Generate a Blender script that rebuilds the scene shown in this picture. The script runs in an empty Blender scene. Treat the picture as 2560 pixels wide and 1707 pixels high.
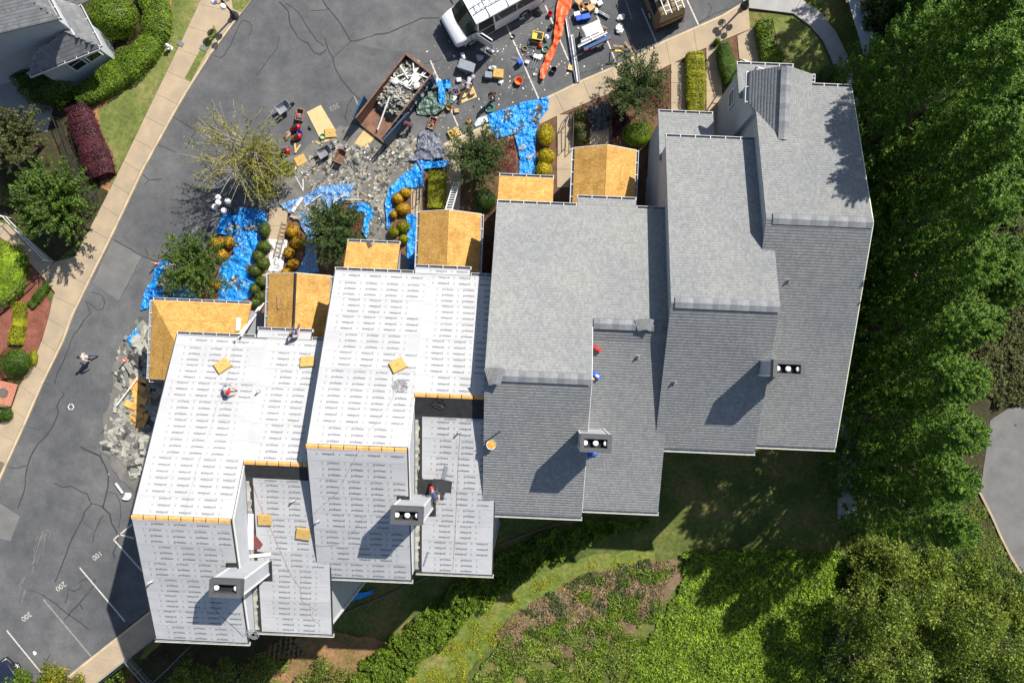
import bpy, math, random
import numpy as np
from mathutils import Vector, Matrix, noise as mnoise
R = random.Random(11)
scene = bpy.context.scene
COL = scene.collection
# ---------------------------------------------------------------- camera, sky, sun, exposure
H, F, CX, CY = 55.0, 1990.0, 1340.0, 910.0          # drone height, focal length in px of the photo, point straight below the drone
cam = bpy.data.cameras.new('drone_camera')
cam.sensor_width = 36.0
cam.lens = F / 2560 * 36
cam.shift_x = (1280 - CX) / 2560
cam.shift_y = (CY - 853.5) / 2560
cam.clip_end = 2000
camo = bpy.data.objects.new('drone_camera', cam)
COL.objects.link(camo)
camo.location = (0, 0, H)
scene.camera = camo
SUN_EL = math.radians(47.5)
SUN_AZ = math.radians(43.8)                           # from +Y (up in the picture) towards +X (right)
world = bpy.data.worlds.new('World')
scene.world = world
world.use_nodes = True
wn = world.node_tree
sky = wn.nodes.new('ShaderNodeTexSky')
sky.sky_type = 'NISHITA'
sky.sun_disc = False
sky.sun_elevation = SUN_EL
sky.sun_rotation = SUN_AZ
bg = wn.nodes['Background']
bg.inputs[1].default_value = 0.075
wn.links.new(sky.outputs[0], bg.inputs[0])
sl = bpy.data.lights.new('sun', 'SUN')
sl.energy = 4.4
sl.angle = math.radians(0.5)
sl.color = (1.0, 0.95, 0.87)
so = bpy.data.objects.new('sun', sl)
COL.objects.link(so)
sd = Vector((math.sin(SUN_AZ) * math.cos(SUN_EL), math.cos(SUN_AZ) * math.cos(SUN_EL), math.sin(SUN_EL)))
so.rotation_euler = sd.to_track_quat('Z', 'Y').to_euler()
so.location = (30, 30, 60)
scene.view_settings.view_transform = 'Standard'
scene.view_settings.look = 'None'
scene.view_settings.gamma = 1
scene.view_settings.exposure = 0.95
scene.view_settings.use_curve_mapping = False
scene.cycles.max_bounces = 5
scene.cycles.transparent_max_bounces = 4

# ---------------------------------------------------------------- coordinates
def P(px, py, z=0.0):
    k = (H - z) / F
    return Vector(((px - CX) * k, -(py - CY) * k, z))
TH = 0.043
TC, TS = math.cos(TH), math.sin(TH)
def L(u, v, z):                                       # building frame: u along the eaves, v towards the back yard
    return Vector((u * TC - v * TS, -(u * TS + v * TC), z))
def UV(px, py, z):
    k = (H - z) / F
    dx, dy = (px - CX) * k, (py - CY) * k
    return dx * TC + dy * TS, -dx * TS + dy * TC
def sst(a, b, x):
    t = max(0.0, min(1.0, (x - a) / (b - a)))
    return t * t * (3 - 2 * t)
BACK = -4.8
W0 = P(261, 1681)
def terr(x, y):                                       # ground height: level in front, a storey and a half lower behind
    s = (x + 24.05) * 0.385 - (y + 10.78) * 0.923
    d = (x - W0.x) * 0.625 - (y - W0.y) * 0.78
    z = BACK * sst(-4, 8, s) * sst(0.05, 0.6, d)
    if s > 8 and d > 0.6:
        z -= 0.03 * (s - 8)
    return z
def PT(px, py, off=0.0):                              # the point of the ground seen at a pixel
    z = 0.0
    for i in range(30):
        p = P(px, py, z)
        z = 0.5 * z + 0.5 * terr(p.x, p.y)
    p = P(px, py, z)
    p.z = terr(p.x, p.y) + off
    return p

# ---------------------------------------------------------------- scene bookkeeping
def tag(o, label=None, cat=None, group=None, kind=None):
    if label: o['label'] = label
    if cat: o['category'] = cat
    if group: o['group'] = group
    if kind: o['kind'] = kind
    return o
def thing(name, label, cat, loc=(0, 0, 0), rz=0.0, group=None, scale=1.0):
    o = bpy.data.objects.new(name, None)
    COL.objects.link(o)
    o.location = loc
    o.rotation_euler = (0, 0, rz)
    o.scale = (scale, scale, scale)
    o.empty_display_size = 0.2
    return tag(o, label, cat, group)
def link(name, me, parent=None, loc=None, rz=0.0):
    o = bpy.data.objects.new(name, me)
    COL.objects.link(o)
    if loc is not None: o.location = loc
    if rz: o.rotation_euler = (0, 0, rz)
    if parent is not None: o.parent = parent
    return o
def dup(o, parent=None):
    c = o.copy()
    COL.objects.link(c)
    c.parent = parent
    for ch in KIDS(o): dup(ch, c)
    return c
def KIDS(o): return [x for x in COL.objects if x.parent == o]
def dupt(root, loc, rz, label, scale=1.0):
    c = dup(root)
    c.location = loc
    c.rotation_euler = (0, 0, rz)
    c.scale = (scale, scale, scale) if not hasattr(scale, '__len__') else scale
    c['label'] = label
    return c

class MB:
    def __init__(s): s.v, s.f, s.m, s.mi = [], [], [], 0
    def pt(s, p): s.v.append(tuple(p)); return len(s.v) - 1
    def face(s, pts, mi=None):
        i = len(s.v)
        s.v += [tuple(p) for p in pts]
        s.f.append(tuple(range(i, i + len(pts))))
        s.m.append(s.mi if mi is None else mi)
    def mesh(s, vs, fs, mi=None):
        i = len(s.v)
        s.v += [tuple(p) for p in vs]
        for f in fs:
            s.f.append(tuple(i + k for k in f)); s.m.append(s.mi if mi is None else mi)
        return s
    def box(s, c, d, M=None, mi=None):                # centre, full sizes, optional matrix
        x, y, z = d[0] / 2, d[1] / 2, d[2] / 2
        vs = [Vector((a, b, e)) for e in (-z, z) for a, b in ((-x, -y), (x, -y), (x, y), (-x, y))]
        c = Vector(c)
        vs = [(M @ p if M is not None else p) + c for p in vs]
        return s.mesh(vs, [(3, 2, 1, 0), (4, 5, 6, 7), (0, 1, 5, 4), (1, 2, 6, 5), (2, 3, 7, 6), (3, 0, 4, 7)], mi)
    def bar(s, a, b, w, h=None, mi=None):             # box beam from a to b
        a, b = Vector(a), Vector(b)
        h = w if h is None else h
        d = b - a
        q = d.to_track_quat('X', 'Z').to_matrix()
        return s.box((a + b) / 2, (d.length, w, h), q, mi)
    def tube(s, pts, r, n=6, mi=None, cap=True):
        pts = [Vector(p) for p in pts]
        rs = r if hasattr(r, '__len__') else [r] * len(pts)
        i0 = len(s.v)
        up = Vector((0, 0, 1))
        for i, p in enumerate(pts):
            d = (pts[min(i + 1, len(pts) - 1)] - pts[max(i - 1, 0)])
            d = d.normalized() if d.length > 1e-9 else Vector((1, 0, 0))
            a = d.cross(up)
            a = a.normalized() if a.length > 1e-3 else Vector((1, 0, 0))
            b = d.cross(a)
            for k in range(n):
                t = 2 * math.pi * k / n
                s.v.append(tuple(p + (a * math.cos(t) + b * math.sin(t)) * rs[i]))
        mi = s.mi if mi is None else mi
        for i in range(len(pts) - 1):
            for k in range(n):
                a0, a1 = i0 + i * n + k, i0 + i * n + (k + 1) % n
                s.f.append((a0, a1, a1 + n, a0 + n)); s.m.append(mi)
        if cap:
            s.f.append(tuple(i0 + k for k in range(n))[::-1]); s.m.append(mi)
            s.f.append(tuple(i0 + (len(pts) - 1) * n + k for k in range(n))); s.m.append(mi)
        return s
    def lathe(s, prof, c=(0, 0, 0), n=16, mi=None, M=None):   # prof: (radius, height)
        i0 = len(s.v)
        c = Vector(c)
        for r, z in prof:
            for k in range(n):
                t = 2 * math.pi * k / n
                p = Vector((r * math.cos(t), r * math.sin(t), z))
                s.v.append(tuple((M @ p if M is not None else p) + c))
        mi = s.mi if mi is None else mi
        for i in range(len(prof) - 1):
            for k in range(n):
                a0, a1 = i0 + i * n + k, i0 + i * n + (k + 1) % n
                s.f.append((a0, a1, a1 + n, a0 + n)); s.m.append(mi)
        s.f.append(tuple(i0 + k for k in range(n))[::-1]); s.m.append(mi)
        s.f.append(tuple(i0 + (len(prof) - 1) * n + k for k in range(n))); s.m.append(mi)
        return s
    def prism(s, poly, z0, z1, mi=None):              # poly: xy points; z0, z1 numbers
        a = sum(poly[i][0] * poly[(i + 1) % len(poly)][1] - poly[(i + 1) % len(poly)][0] * poly[i][1] for i in range(len(poly)))
        if a < 0: poly = poly[::-1]
        n = len(poly)
        vs = [(p[0], p[1], z0) for p in poly] + [(p[0], p[1], z1) for p in poly]
        return s.mesh(vs, [tuple(range(n))[::-1], tuple(range(n, 2 * n))] + [(i, (i + 1) % n, (i + 1) % n + n, i + n) for i in range(n)], mi)
    def ball(s, c, r, n=10, mi=None):
        rr = r if hasattr(r, '__len__') else (r, r, r)
        prof = [(math.sin(math.pi * (k + .04) / (n + .08)), -math.cos(math.pi * (k + .04) / (n + .08))) for k in range(n + 1)]
        M = Matrix.Diagonal(Vector(rr))
        return s.lathe(prof, c, max(8, n), mi, M)
    def build(s, name, mats, parent=None, loc=None, rz=0.0, smooth=False):
        me = bpy.data.meshes.new(name)
        me.from_pydata(s.v, [], s.f)
        mats = mats if isinstance(mats, (list, tuple)) else [mats]
        for m in mats: me.materials.append(m)
        if len(mats) > 1: me.polygons.foreach_set('material_index', s.m)
        if smooth: me.polygons.foreach_set('use_smooth', [True] * len(s.f))
        me.update()
        return link(name, me, parent, loc, rz)

def np_mesh(name, co, quads, mats, smooth=False):
    me = bpy.data.meshes.new(name)
    n, m = len(co), len(quads)
    k = quads.shape[1]
    me.vertices.add(n)
    me.vertices.foreach_set('co', np.ascontiguousarray(co, dtype=np.float32).ravel())
    me.loops.add(m * k)
    me.loops.foreach_set('vertex_index', np.ascontiguousarray(quads, dtype=np.int32).ravel())
    me.polygons.add(m)
    me.polygons.foreach_set('loop_start', np.arange(0, m * k, k, dtype=np.int32))
    if smooth: me.polygons.foreach_set('use_smooth', np.ones(m, dtype=bool))
    for mm in (mats if isinstance(mats, (list, tuple)) else [mats]): me.materials.append(mm)
    me.update()
    me.validate()
    return me

# ---------------------------------------------------------------- materials
def nt(name):
    m = bpy.data.materials.new(name)
    m.use_nodes = True
    return m, m.node_tree, m.node_tree.nodes['Principled BSDF']
def noise_node(t, scale, detail=4, rough=0.55, vec=None):
    n = t.nodes.new('ShaderNodeTexNoise')
    n.inputs['Scale'].default_value = scale
    n.inputs['Detail'].default_value = detail
    n.inputs['Roughness'].default_value = rough
    if vec is not None: t.links.new(vec, n.inputs['Vector'])
    return n.outputs[0]
def ramp(t, fac, stops):
    r = t.nodes.new('ShaderNodeValToRGB')
    e = r.color_ramp.elements
    while len(e) < len(stops): e.new(0.5)
    for el, (p, c) in zip(e, stops):
        el.position = p
        el.color = (*c, 1)
    t.links.new(fac, r.inputs[0])
    return r.outputs[0]
def mix(t, f, a, b, mode='MIX'):
    n = t.nodes.new('ShaderNodeMix')
    n.data_type = 'RGBA'
    n.blend_type = mode
    for sock, v in ((n.inputs[0], f), (n.inputs[6], a), (n.inputs[7], b)):
        if hasattr(v, 'links'): t.links.new(v, sock)
        else: sock.default_value = v if not hasattr(v, '__len__') else (*v, 1)
    return n.outputs[2]
def pos(t):
    return t.nodes.new('ShaderNodeNewGeometry').outputs['Position']
def bump(t, bs, h, strength=0.4, dist=0.02):
    b = t.nodes.new('ShaderNodeBump')
    b.inputs['Strength'].default_value = strength
    b.inputs['Distance'].default_value = dist
    t.links.new(h, b.inputs['Height'])
    t.links.new(b.outputs[0], bs.inputs['Normal'])
MATS = {}
def M(name, col, rough=0.7, var=0.18, scale=6.0, fine=60.0, metal=0.0, bmp=0.0, spec=0.4, col2=None, island=False):
    """plain procedural material: base colour broken up by two noises, optional second tone, optional per-piece tone"""
    if name in MATS: return MATS[name]
    m, t, b = nt(name)
    p = pos(t)
    n1 = noise_node(t, scale, 4, .6, p)
    n2 = noise_node(t, fine, 2, .5, p)
    c2 = col2 or tuple(c * (1 - var) for c in col)
    c1 = col if col2 else tuple(min(1, c * (1 + var)) for c in col)
    c = ramp(t, n1, [(.32, c2), (.68, c1)])
    g = ramp(t, n2, [(.3, (1 - var * .8,) * 3), (.7, (1 + var * .2,) * 3)])
    c = mix(t, 1.0, c, g, 'MULTIPLY')
    if island:
        ri = t.nodes.new('ShaderNodeNewGeometry').outputs['Random Per Island']
        c = mix(t, 1.0, c, ramp(t, ri, [(0, (1 - island,) * 3), (1, (1 + island * .3,) * 3)]), 'MULTIPLY')
    t.links.new(c, b.inputs['Base Color'])
    b.inputs['Roughness'].default_value = rough
    b.inputs['Metallic'].default_value = metal
    b.inputs['Specular IOR Level'].default_value = spec
    if bmp: bump(t, b, n2, bmp, 0.01)
    MATS[name] = m
    return m
def leafmat(name, stops, trans=0.35, rough=0.55, patch=0.5, spec=0.3):
    """leaf: tone per leaf, larger patches of tone, some light passing through"""
    m, t, b = nt(name)
    ri = t.nodes.new('ShaderNodeNewGeometry').outputs['Random Per Island']
    c = ramp(t, ri, stops)
    n = noise_node(t, 1.1, 3, .6, pos(t))
    c = mix(t, 1.0, c, ramp(t, n, [(.3, (1 - patch,) * 3), (.72, (1 + patch * .35, 1 + patch * .3, 1.0))]), 'MULTIPLY')
    t.links.new(c, b.inputs['Base Color'])
    b.inputs['Roughness'].default_value = rough
    b.inputs['Specular IOR Level'].default_value = spec
    tr = t.nodes.new('ShaderNodeBsdfTranslucent')
    t.links.new(mix(t, 1.0, c, (1.25, 1.3, .5), 'MULTIPLY'), tr.inputs[0])
    ms = t.nodes.new('ShaderNodeMixShader')
    ms.inputs[0].default_value = trans
    t.links.new(b.outputs[0], ms.inputs[1])
    t.links.new(tr.outputs[0], ms.inputs[2])
    t.links.new(ms.outputs[0], t.nodes['Material Output'].inputs[0])
    MATS[name] = m
    return m
def asphalt_mat():
    m, t, b = nt('asphalt')
    p = pos(t)
    big = noise_node(t, .16, 4, .6, p)
    mid = noise_node(t, .9, 5, .65, p)
    fine = noise_node(t, 45, 3, .7, p)
    c = ramp(t, big, [(.35, (.075, .078, .083)), (.65, (.118, .119, .122))])
    c = mix(t, 1.0, c, ramp(t, mid, [(.28, (.78,) * 3), (.72, (1.2, 1.19, 1.17))]), 'MULTIPLY')
    c = mix(t, 1.0, c, ramp(t, noise_node(t, 5, 6, .75, p), [(.3, (.86,) * 3), (.7, (1.1,) * 3)]), 'MULTIPLY')
    c = mix(t, 1.0, c, ramp(t, fine, [(.3, (.8,) * 3), (.75, (1.2,) * 3)]), 'MULTIPLY')
    t.links.new(c, b.inputs['Base Color'])
    b.inputs['Roughness'].default_value = .9
    b.inputs['Specular IOR Level'].default_value = .1
    bump(t, b, fine, .3, .01)
    MATS['asphalt'] = m
    return m
def ground_mat(name, stops, s1=.5, s2=9.0, s3=70.0, bmp=.6):
    m, t, b = nt(name)
    p = pos(t)
    c = ramp(t, noise_node(t, s1, 5, .65, p), stops)
    c = mix(t, 1.0, c, ramp(t, noise_node(t, s2, 4, .7, p), [(.3, (.62,) * 3), (.7, (1.3,) * 3)]), 'MULTIPLY')
    f = noise_node(t, s3, 2, .6, p)
    c = mix(t, 1.0, c, ramp(t, f, [(.3, (.6,) * 3), (.7, (1.35,) * 3)]), 'MULTIPLY')
    t.links.new(c, b.inputs['Base Color'])
    b.inputs['Roughness'].default_value = .95
    b.inputs['Specular IOR Level'].default_value = .1
    bump(t, b, f, bmp, .03)
    MATS[name] = m
    return m
def osb_mat():
    m, t, b = nt('osb')
    p = pos(t)
    mp = t.nodes.new('ShaderNodeMapping')
    mp.inputs['Scale'].default_value = (9, 26, 9)
    t.links.new(p, mp.inputs[0])
    v = t.nodes.new('ShaderNodeTexVoronoi')
    v.inputs['Scale'].default_value = 1.0
    t.links.new(mp.outputs[0], v.inputs['Vector'])
    sep = t.nodes.new('ShaderNodeSeparateColor')
    t.links.new(v.outputs['Color'], sep.inputs[0])
    c = ramp(t, sep.outputs[0], [(0, (.34, .185, .045)), (.6, (.42, .24, .065)), (1, (.52, .32, .105))])
    c = mix(t, 1.0, c, ramp(t, noise_node(t, 1.3, 5, .6, p), [(.25, (.72, .66, .6)), (.6, (1.05, 1.05, 1.05))]), 'MULTIPLY')
    t.links.new(c, b.inputs['Base Color'])
    b.inputs['Roughness'].default_value = .7
    b.inputs['Specular IOR Level'].default_value = .2
    MATS['osb'] = m
    return m
def shingle_mat(name, a, bcol):
    m, t, b = nt(name)
    g = t.nodes.new('ShaderNodeNewGeometry')
    c = ramp(t, g.outputs['Random Per Island'], [(0, a), (.55, tuple((x + y) / 2 for x, y in zip(a, bcol))), (1, bcol)])
    p = g.outputs['Position']
    c = mix(t, 1.0, c, ramp(t, noise_node(t, .35, 3, .6, p), [(.3, (.92, .93, .96)), (.7, (1.07, 1.06, 1.03))]), 'MULTIPLY')
    c = mix(t, 1.0, c, ramp(t, noise_node(t, 55, 2, .6, p), [(.3, (.82,) * 3), (.7, (1.15,) * 3)]), 'MULTIPLY')
    t.links.new(c, b.inputs['Base Color'])
    b.inputs['Roughness'].default_value = .9
    b.inputs['Diffuse Roughness'].default_value = 1.0
    b.inputs['Specular IOR Level'].default_value = 0.0
    MATS[name] = m
    return m
def glass_mat():
    m, t, b = nt('window_glass')
    b.inputs['Base Color'].default_value = (.012, .02, .022, 1)
    b.inputs['Roughness'].default_value = .06
    b.inputs['Specular IOR Level'].default_value = .6
    n = noise_node(t, 5, 2, .5, pos(t))
    t.links.new(ramp(t, n, [(.3, (.008, .014, .016)), (.7, (.02, .035, .036))]), b.inputs['Base Color'])
    MATS['window_glass'] = m
    return m
def tarp_mat(name, a, b_, dirt=.35):
    m, t, b = nt(name)
    p = pos(t)
    c = ramp(t, noise_node(t, 2.4, 4, .6, p), [(.3, a), (.7, b_)])
    d = noise_node(t, 1.7, 6, .7, p)
    c = mix(t, ramp(t, d, [(.56, (0, 0, 0)), (.66, (dirt,) * 3)]), c, (.16, .14, .115))
    t.links.new(c, b.inputs['Base Color'])
    b.inputs['Roughness'].default_value = .32
    b.inputs['Specular IOR Level'].default_value = .5
    hs = None
    for sc, wt in ((1.6, 1.0), (3.7, .6), (8.0, .3)):
        v = t.nodes.new('ShaderNodeTexVoronoi'); v.inputs['Scale'].default_value = sc; v.inputs['Randomness'].default_value = 1.0
        wn_ = t.nodes.new('ShaderNodeVectorMath'); wn_.operation = 'MULTIPLY_ADD'
        nz = t.nodes.new('ShaderNodeTexNoise'); nz.inputs['Scale'].default_value = sc * .8; t.links.new(p, nz.inputs['Vector'])
        t.links.new(nz.outputs['Color'], wn_.inputs[0]); wn_.inputs[1].default_value = (.5 / sc * 2,) * 3; t.links.new(p, wn_.inputs[2])
        t.links.new(wn_.outputs[0], v.inputs['Vector'])
        mm = t.nodes.new('ShaderNodeMath'); mm.operation = 'MULTIPLY_ADD'; mm.inputs[1].default_value = wt
        t.links.new(v.outputs['Distance'], mm.inputs[0])
        if hs is not None: t.links.new(hs, mm.inputs[2])
        else: mm.inputs[2].default_value = 0
        hs = mm.outputs[0]
    bump(t, b, hs, 1.0, .16)
    MATS[name] = m
    return m
asphalt_mat(); osb_mat(); glass_mat()
shingle_mat('shingle_new', (.215, .220, .219), (.277, .281, .277))
shingle_mat('shingle_neighbour', (.155, .160, .168), (.215, .218, .222))
M('shingle_deck', (.23, .234, .233), .9, spec=0)
def paper_mat():
    m, t, b = nt('underlayment')
    p = pos(t)
    oi = t.nodes.new('ShaderNodeObjectInfo')
    c = ramp(t, oi.outputs['Random'], [(0, (.345, .349, .358)), (1, (.385, .387, .392))])
    c = mix(t, 1.0, c, ramp(t, noise_node(t, .8, 5, .65, p), [(.3, (.93,) * 3), (.7, (1.04,) * 3)]), 'MULTIPLY')
    sm = noise_node(t, 2.6, 6, .75, p)
    c = mix(t, 1.0, c, ramp(t, sm, [(.62, (1, 1, 1)), (.78, (.86, .85, .83))]), 'MULTIPLY')
    t.links.new(c, b.inputs['Base Color'])
    b.inputs['Roughness'].default_value = .8
    b.inputs['Specular IOR Level'].default_value = .05
    bump(t, b, noise_node(t, 3.2, 3, .6, p), .35, .03)
    MATS['underlayment'] = m
paper_mat()
M('print_grey', (.15, .155, .17), .6, .05)
M('print_light', (.30, .305, .315), .6, .05)
M('print_navy', (.10, .12, .2), .6, .05)
M('black_felt', (.022, .022, .023), .75, .3, 3)
M('flashing_dark', (.03, .033, .038), .5, .2)
M('wall_paint', (.36, .375, .40), .75, .05, 1.5, 12)
M('white_paint', (.60, .60, .585), .5, .06, 3)
M('cream_gutter', (.62, .62, .47), .45, .08, 2)
M('gutter_inside', (.27, .275, .29), .6, .25, 5)
M('gutter_front', (.52, .525, .53), .5, .1, 5)
M('dark_metal', (.03, .03, .032), .5, .2)
M('ridge_vent', (.15, .157, .17), .85, .15, 4)
M('fresh_wood', (.62, .33, .10), .7, .2, 5)
M('pine_board', (.50, .34, .15), .7, .15, 5)
M('old_board', (.25, .17, .10), .8, .25, 5)
M('plywood', (.50, .37, .18), .6, .1, 2.5, 30)
M('foam_yellow', (.43, .28, .085), .9, .15, 8)
M('steel', (.55, .56, .58), .35, .1, metal=.8)
M('aluminium', (.62, .63, .65), .45, .08)
M('chimney_dark', (.07, .072, .075), .6, .15)
M('soot_and_shade', (.012, .012, .012), .8, .2)  # chimney soot; also paints the dark of the van doorway and sheathing gaps
M('concrete_tan', (.37, .285, .185), .9, .13, .8, 40, col2=(.28, .225, .158))
M('concrete_grey', (.29, .285, .28), .9, .12, .8, 40)
M('kerb', (.42, .335, .22), .9, .15, 1.5, 40)
M('joint_dark', (.14, .115, .085), .95, .2)
M('paint_white', (.46, .44, .39), .7, .4, 9, 30)
M('paint_faded', (.30, .29, .265), .8, .45, 6, 30, col2=(.15, .148, .145))
M('dust', (.135, .128, .115), .95, .25, 1.2, 40)
M('crack', (.036, .036, .037), .9, .2)
M('asphalt_patch', (.128, .127, .123), .9, .15, 1.0, 45)
M('asphalt_dark', (.085, .085, .086), .9, .2, 1.0, 45)
M('bark', (.16, .12, .085), .9, .25, 10)
M('bark_pale', (.36, .31, .25), .9, .2, 10)
M('brick', (.42, .17, .11), .85, .2, 8, island=.35)
M('rust', (.23, .115, .07), .8, .35, 2.2, 25, col2=(.10, .055, .04))
M('dumpster_blue', (.016, .065, .155), .5, .35, 2, col2=(.03, .05, .07))
M('orange_net', (.80, .10, .022), .5, .2, 6)
M('red_plastic', (.62, .02, .015), .35, .2)
M('orange_plastic', (.78, .17, .02), .4, .15)
M('yellow_plastic', (.80, .50, .04), .4, .15)
M('black_plastic', (.02, .02, .022), .35, .2)
M('grey_plastic', (.19, .205, .24), .5, .12)
M('blue_plastic', (.02, .10, .55), .4, .15)
M('green_hose', (.02, .26, .15), .4, .15)
M('teal', (.03, .27, .22), .4)
M('white_plastic', (.62, .62, .62), .35, .05)
M('cardboard', (.45, .28, .13), .85, .15)
M('car_white', (.66, .665, .67), .25, .02, 1, spec=.5)
M('car_gold', (.17, .12, .06), .3, .08, 1, spec=.5)
M('car_navy', (.012, .016, .03), .2, .1, 1, spec=.6)
M('tyre', (.015, .015, .016), .8, .2)
M('lens_red', (.5, .02, .02), .2, .1)
M('lamp_globe', (.70, .70, .69), .25, .02)
M('skin', (.42, .23, .15), .6, .08)
M('hair', (.015, .012, .010), .8, .2)
M('denim', (.045, .07, .14), .85, .2, 8)
M('shirt_grey', (.30, .30, .32), .85, .12, 8)
M('shirt_pale', (.45, .42, .40), .85, .12, 8)
M('shirt_dark', (.05, .045, .05), .85, .12, 8)
M('shirt_maroon', (.10, .03, .04), .85, .12, 8)
M('vest_orange', (.85, .25, .03), .7, .1, 8)
M('boot', (.08, .05, .03), .8, .2)
M('old_shingle', (.20, .193, .165), .9, .25, 3, 40, island=.35)
M('old_shingle_pale', (.33, .325, .275), .9, .2, 3, 40, island=.35)
M('felt_scrap', (.075, .073, .07), .9, .3, 3, 40, island=.5)
M('osb_scrap', (.70, .36, .09), .75, .2, 6, island=.3)
M('maroon_metal', (.16, .045, .04), .5, .1)
M('rope_red', (.42, .18, .17), .8)
M('rope_grey', (.2, .2, .21), .8)
tarp_mat('tarp_blue', (.003, .15, .50), (.010, .26, .70))
tarp_mat('tarp_blue_dusty', (.02, .16, .42), (.16, .27, .42), .9)
tarp_mat('tarp_green', (.035, .07, .055), (.10, .155, .125), .2)
tarp_mat('tarp_slate', (.06, .07, .10), (.15, .16, .20), .5)
tarp_mat('tarp_black', (.012, .012, .014), (.05, .05, .055), .1)
tarp_mat('plastic_film', (.42, .43, .43), (.62, .62, .60), .2)
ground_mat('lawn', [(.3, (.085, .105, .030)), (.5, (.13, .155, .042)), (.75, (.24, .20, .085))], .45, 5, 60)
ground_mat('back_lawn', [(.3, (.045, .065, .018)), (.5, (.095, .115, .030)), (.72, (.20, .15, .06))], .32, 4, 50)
ground_mat('rough_grass', [(.3, (.075, .12, .02)), (.55, (.135, .16, .035)), (.75, (.21, .16, .07))], .5, 3, 40)
ground_mat('clay', [(.25, (.10, .09, .03)), (.5, (.21, .13, .06)), (.75, (.31, .17, .09))], .6, 5, 50)
ground_mat('mulch', [(.3, (.085, .045, .028)), (.7, (.17, .095, .06))], 1.5, 14, 60)
ground_mat('mulch_red', [(.3, (.15, .055, .038)), (.7, (.24, .095, .065))], 1.5, 14, 60)
ground_mat('pine_straw', [(.3, (.22, .11, .05)), (.7, (.36, .20, .09))], 1.5, 14, 60)
ground_mat('soil_dark', [(.3, (.03, .03, .015)), (.7, (.065, .055, .03))], 1.0, 8, 50)
ground_mat('brush_litter', [(.25, (.07, .055, .03)), (.5, (.15, .105, .06)), (.8, (.21, .155, .095))], .8, 7, 60)
leafmat('leaf_bright', [(0, (.045, .095, .008)), (.5, (.125, .215, .014)), (1, (.25, .34, .03))])
leafmat('leaf_green', [(0, (.030, .070, .010)), (.5, (.072, .145, .014)), (1, (.15, .235, .03))])
leafmat('leaf_deep', [(0, (.022, .050, .012)), (.5, (.050, .10, .020)), (1, (.11, .17, .04))])
leafmat('leaf_ball', [(0, (.05, .075, .014)), (.5, (.085, .125, .022)), (1, (.14, .18, .04))], .25, patch=.25)
leafmat('leaf_olive', [(0, (.055, .065, .02)), (.5, (.10, .115, .035)), (1, (.17, .18, .07))])
leafmat('leaf_cypress', [(0, (.016, .060, .010)), (.45, (.068, .175, .020)), (.8, (.19, .33, .030)), (1, (.34, .44, .05))], .45, patch=.3)
leafmat('leaf_yellow', [(0, (.30, .24, .01)), (.5, (.48, .40, .015)), (1, (.62, .52, .03))], .3, patch=.25)
leafmat('leaf_gold', [(0, (.30, .15, .01)), (.5, (.50, .29, .018)), (1, (.66, .44, .04))], .3, patch=.25)
leafmat('leaf_lime', [(0, (.13, .16, .008)), (.5, (.27, .29, .012)), (1, (.42, .40, .02))], .3)
leafmat('leaf_purple', [(0, (.030, .008, .014)), (.5, (.075, .018, .030)), (1, (.15, .04, .055))], .2)
leafmat('leaf_red', [(0, (.07, .015, .015)), (.5, (.16, .04, .035)), (1, (.27, .09, .06))], .2)
leafmat('leaf_brown', [(0, (.12, .08, .04)), (.5, (.24, .17, .095)), (1, (.36, .28, .17))], .15)
leafmat('leaf_autumn', [(0, (.085, .12, .01)), (.5, (.22, .25, .016)), (.85, (.42, .40, .03)), (1, (.40, .24, .05))], .45)
leafmat('leaf_ivy', [(0, (.045, .11, .01)), (.45, (.16, .28, .02)), (1, (.38, .50, .04))], .35)
leafmat('leaf_shrub', [(0, (.05, .10, .016)), (.5, (.17, .25, .04)), (1, (.40, .47, .09))], .45, patch=.6)
def X(n): return MATS[n]
# ================================================================ ground, road, pavements
def grid_ground():
    xs = np.concatenate([[-400, -220, -120, -80], np.arange(-60, 60.1, 0.6), [80, 120, 220, 400]])
    ys = np.concatenate([[-400, -220, -120, -70], np.arange(-45, 45.1, 0.6), [70, 120, 220, 400]])
    co = np.array([(x, y, terr(x, y) - 0.06 + 0.05 * mnoise.noise(Vector((x * .5, y * .5, 3)))) for y in ys for x in xs])
    nx = len(xs)
    q = np.array([(j * nx + i, j * nx + i + 1, (j + 1) * nx + i + 1, (j + 1) * nx + i) for j in range(len(ys) - 1) for i in range(nx - 1)])
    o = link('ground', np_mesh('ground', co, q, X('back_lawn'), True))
    return tag(o, kind='structure')
grid_ground()
def inpoly(x, y, poly):
    r = False
    n = len(poly)
    for i in range(n):
        x0, y0 = poly[i][0], poly[i][1]
        x1, y1 = poly[(i + 1) % n][0], poly[(i + 1) % n][1]
        if (y0 > y) != (y1 > y) and x < (x1 - x0) * (y - y0) / (y1 - y0) + x0: r = not r
    return r
def sheet(name, poly, z, mat, z0=None, parent=None, kind='structure'):
    pts = [P(*p) for p in poly]
    mb = MB()
    mb.prism([(p.x, p.y) for p in pts], z - 0.3 if z0 is None else z0, z)
    o = mb.build(name, mat, parent)
    if kind and parent is None: tag(o, kind=kind)
    return o
def rough_poly(pw, jag, step=.25, seed=0):
    """outline redrawn with a ragged edge"""
    out = []
    n = len(pw)
    for i in range(n):
        a, b = Vector((*pw[i], 0)), Vector((*pw[(i + 1) % n], 0))
        m = max(1, int((b - a).length / step))
        for k in range(m):
            p = a.lerp(b, k / m)
            q = mnoise.noise_vector(p * 1.1 + Vector((seed, 0, 7))) * jag + mnoise.noise_vector(p * 3.7 + Vector((seed, 3, 1))) * jag * .4
            out.append((p.x + q.x, p.y + q.y))
    return out
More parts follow.
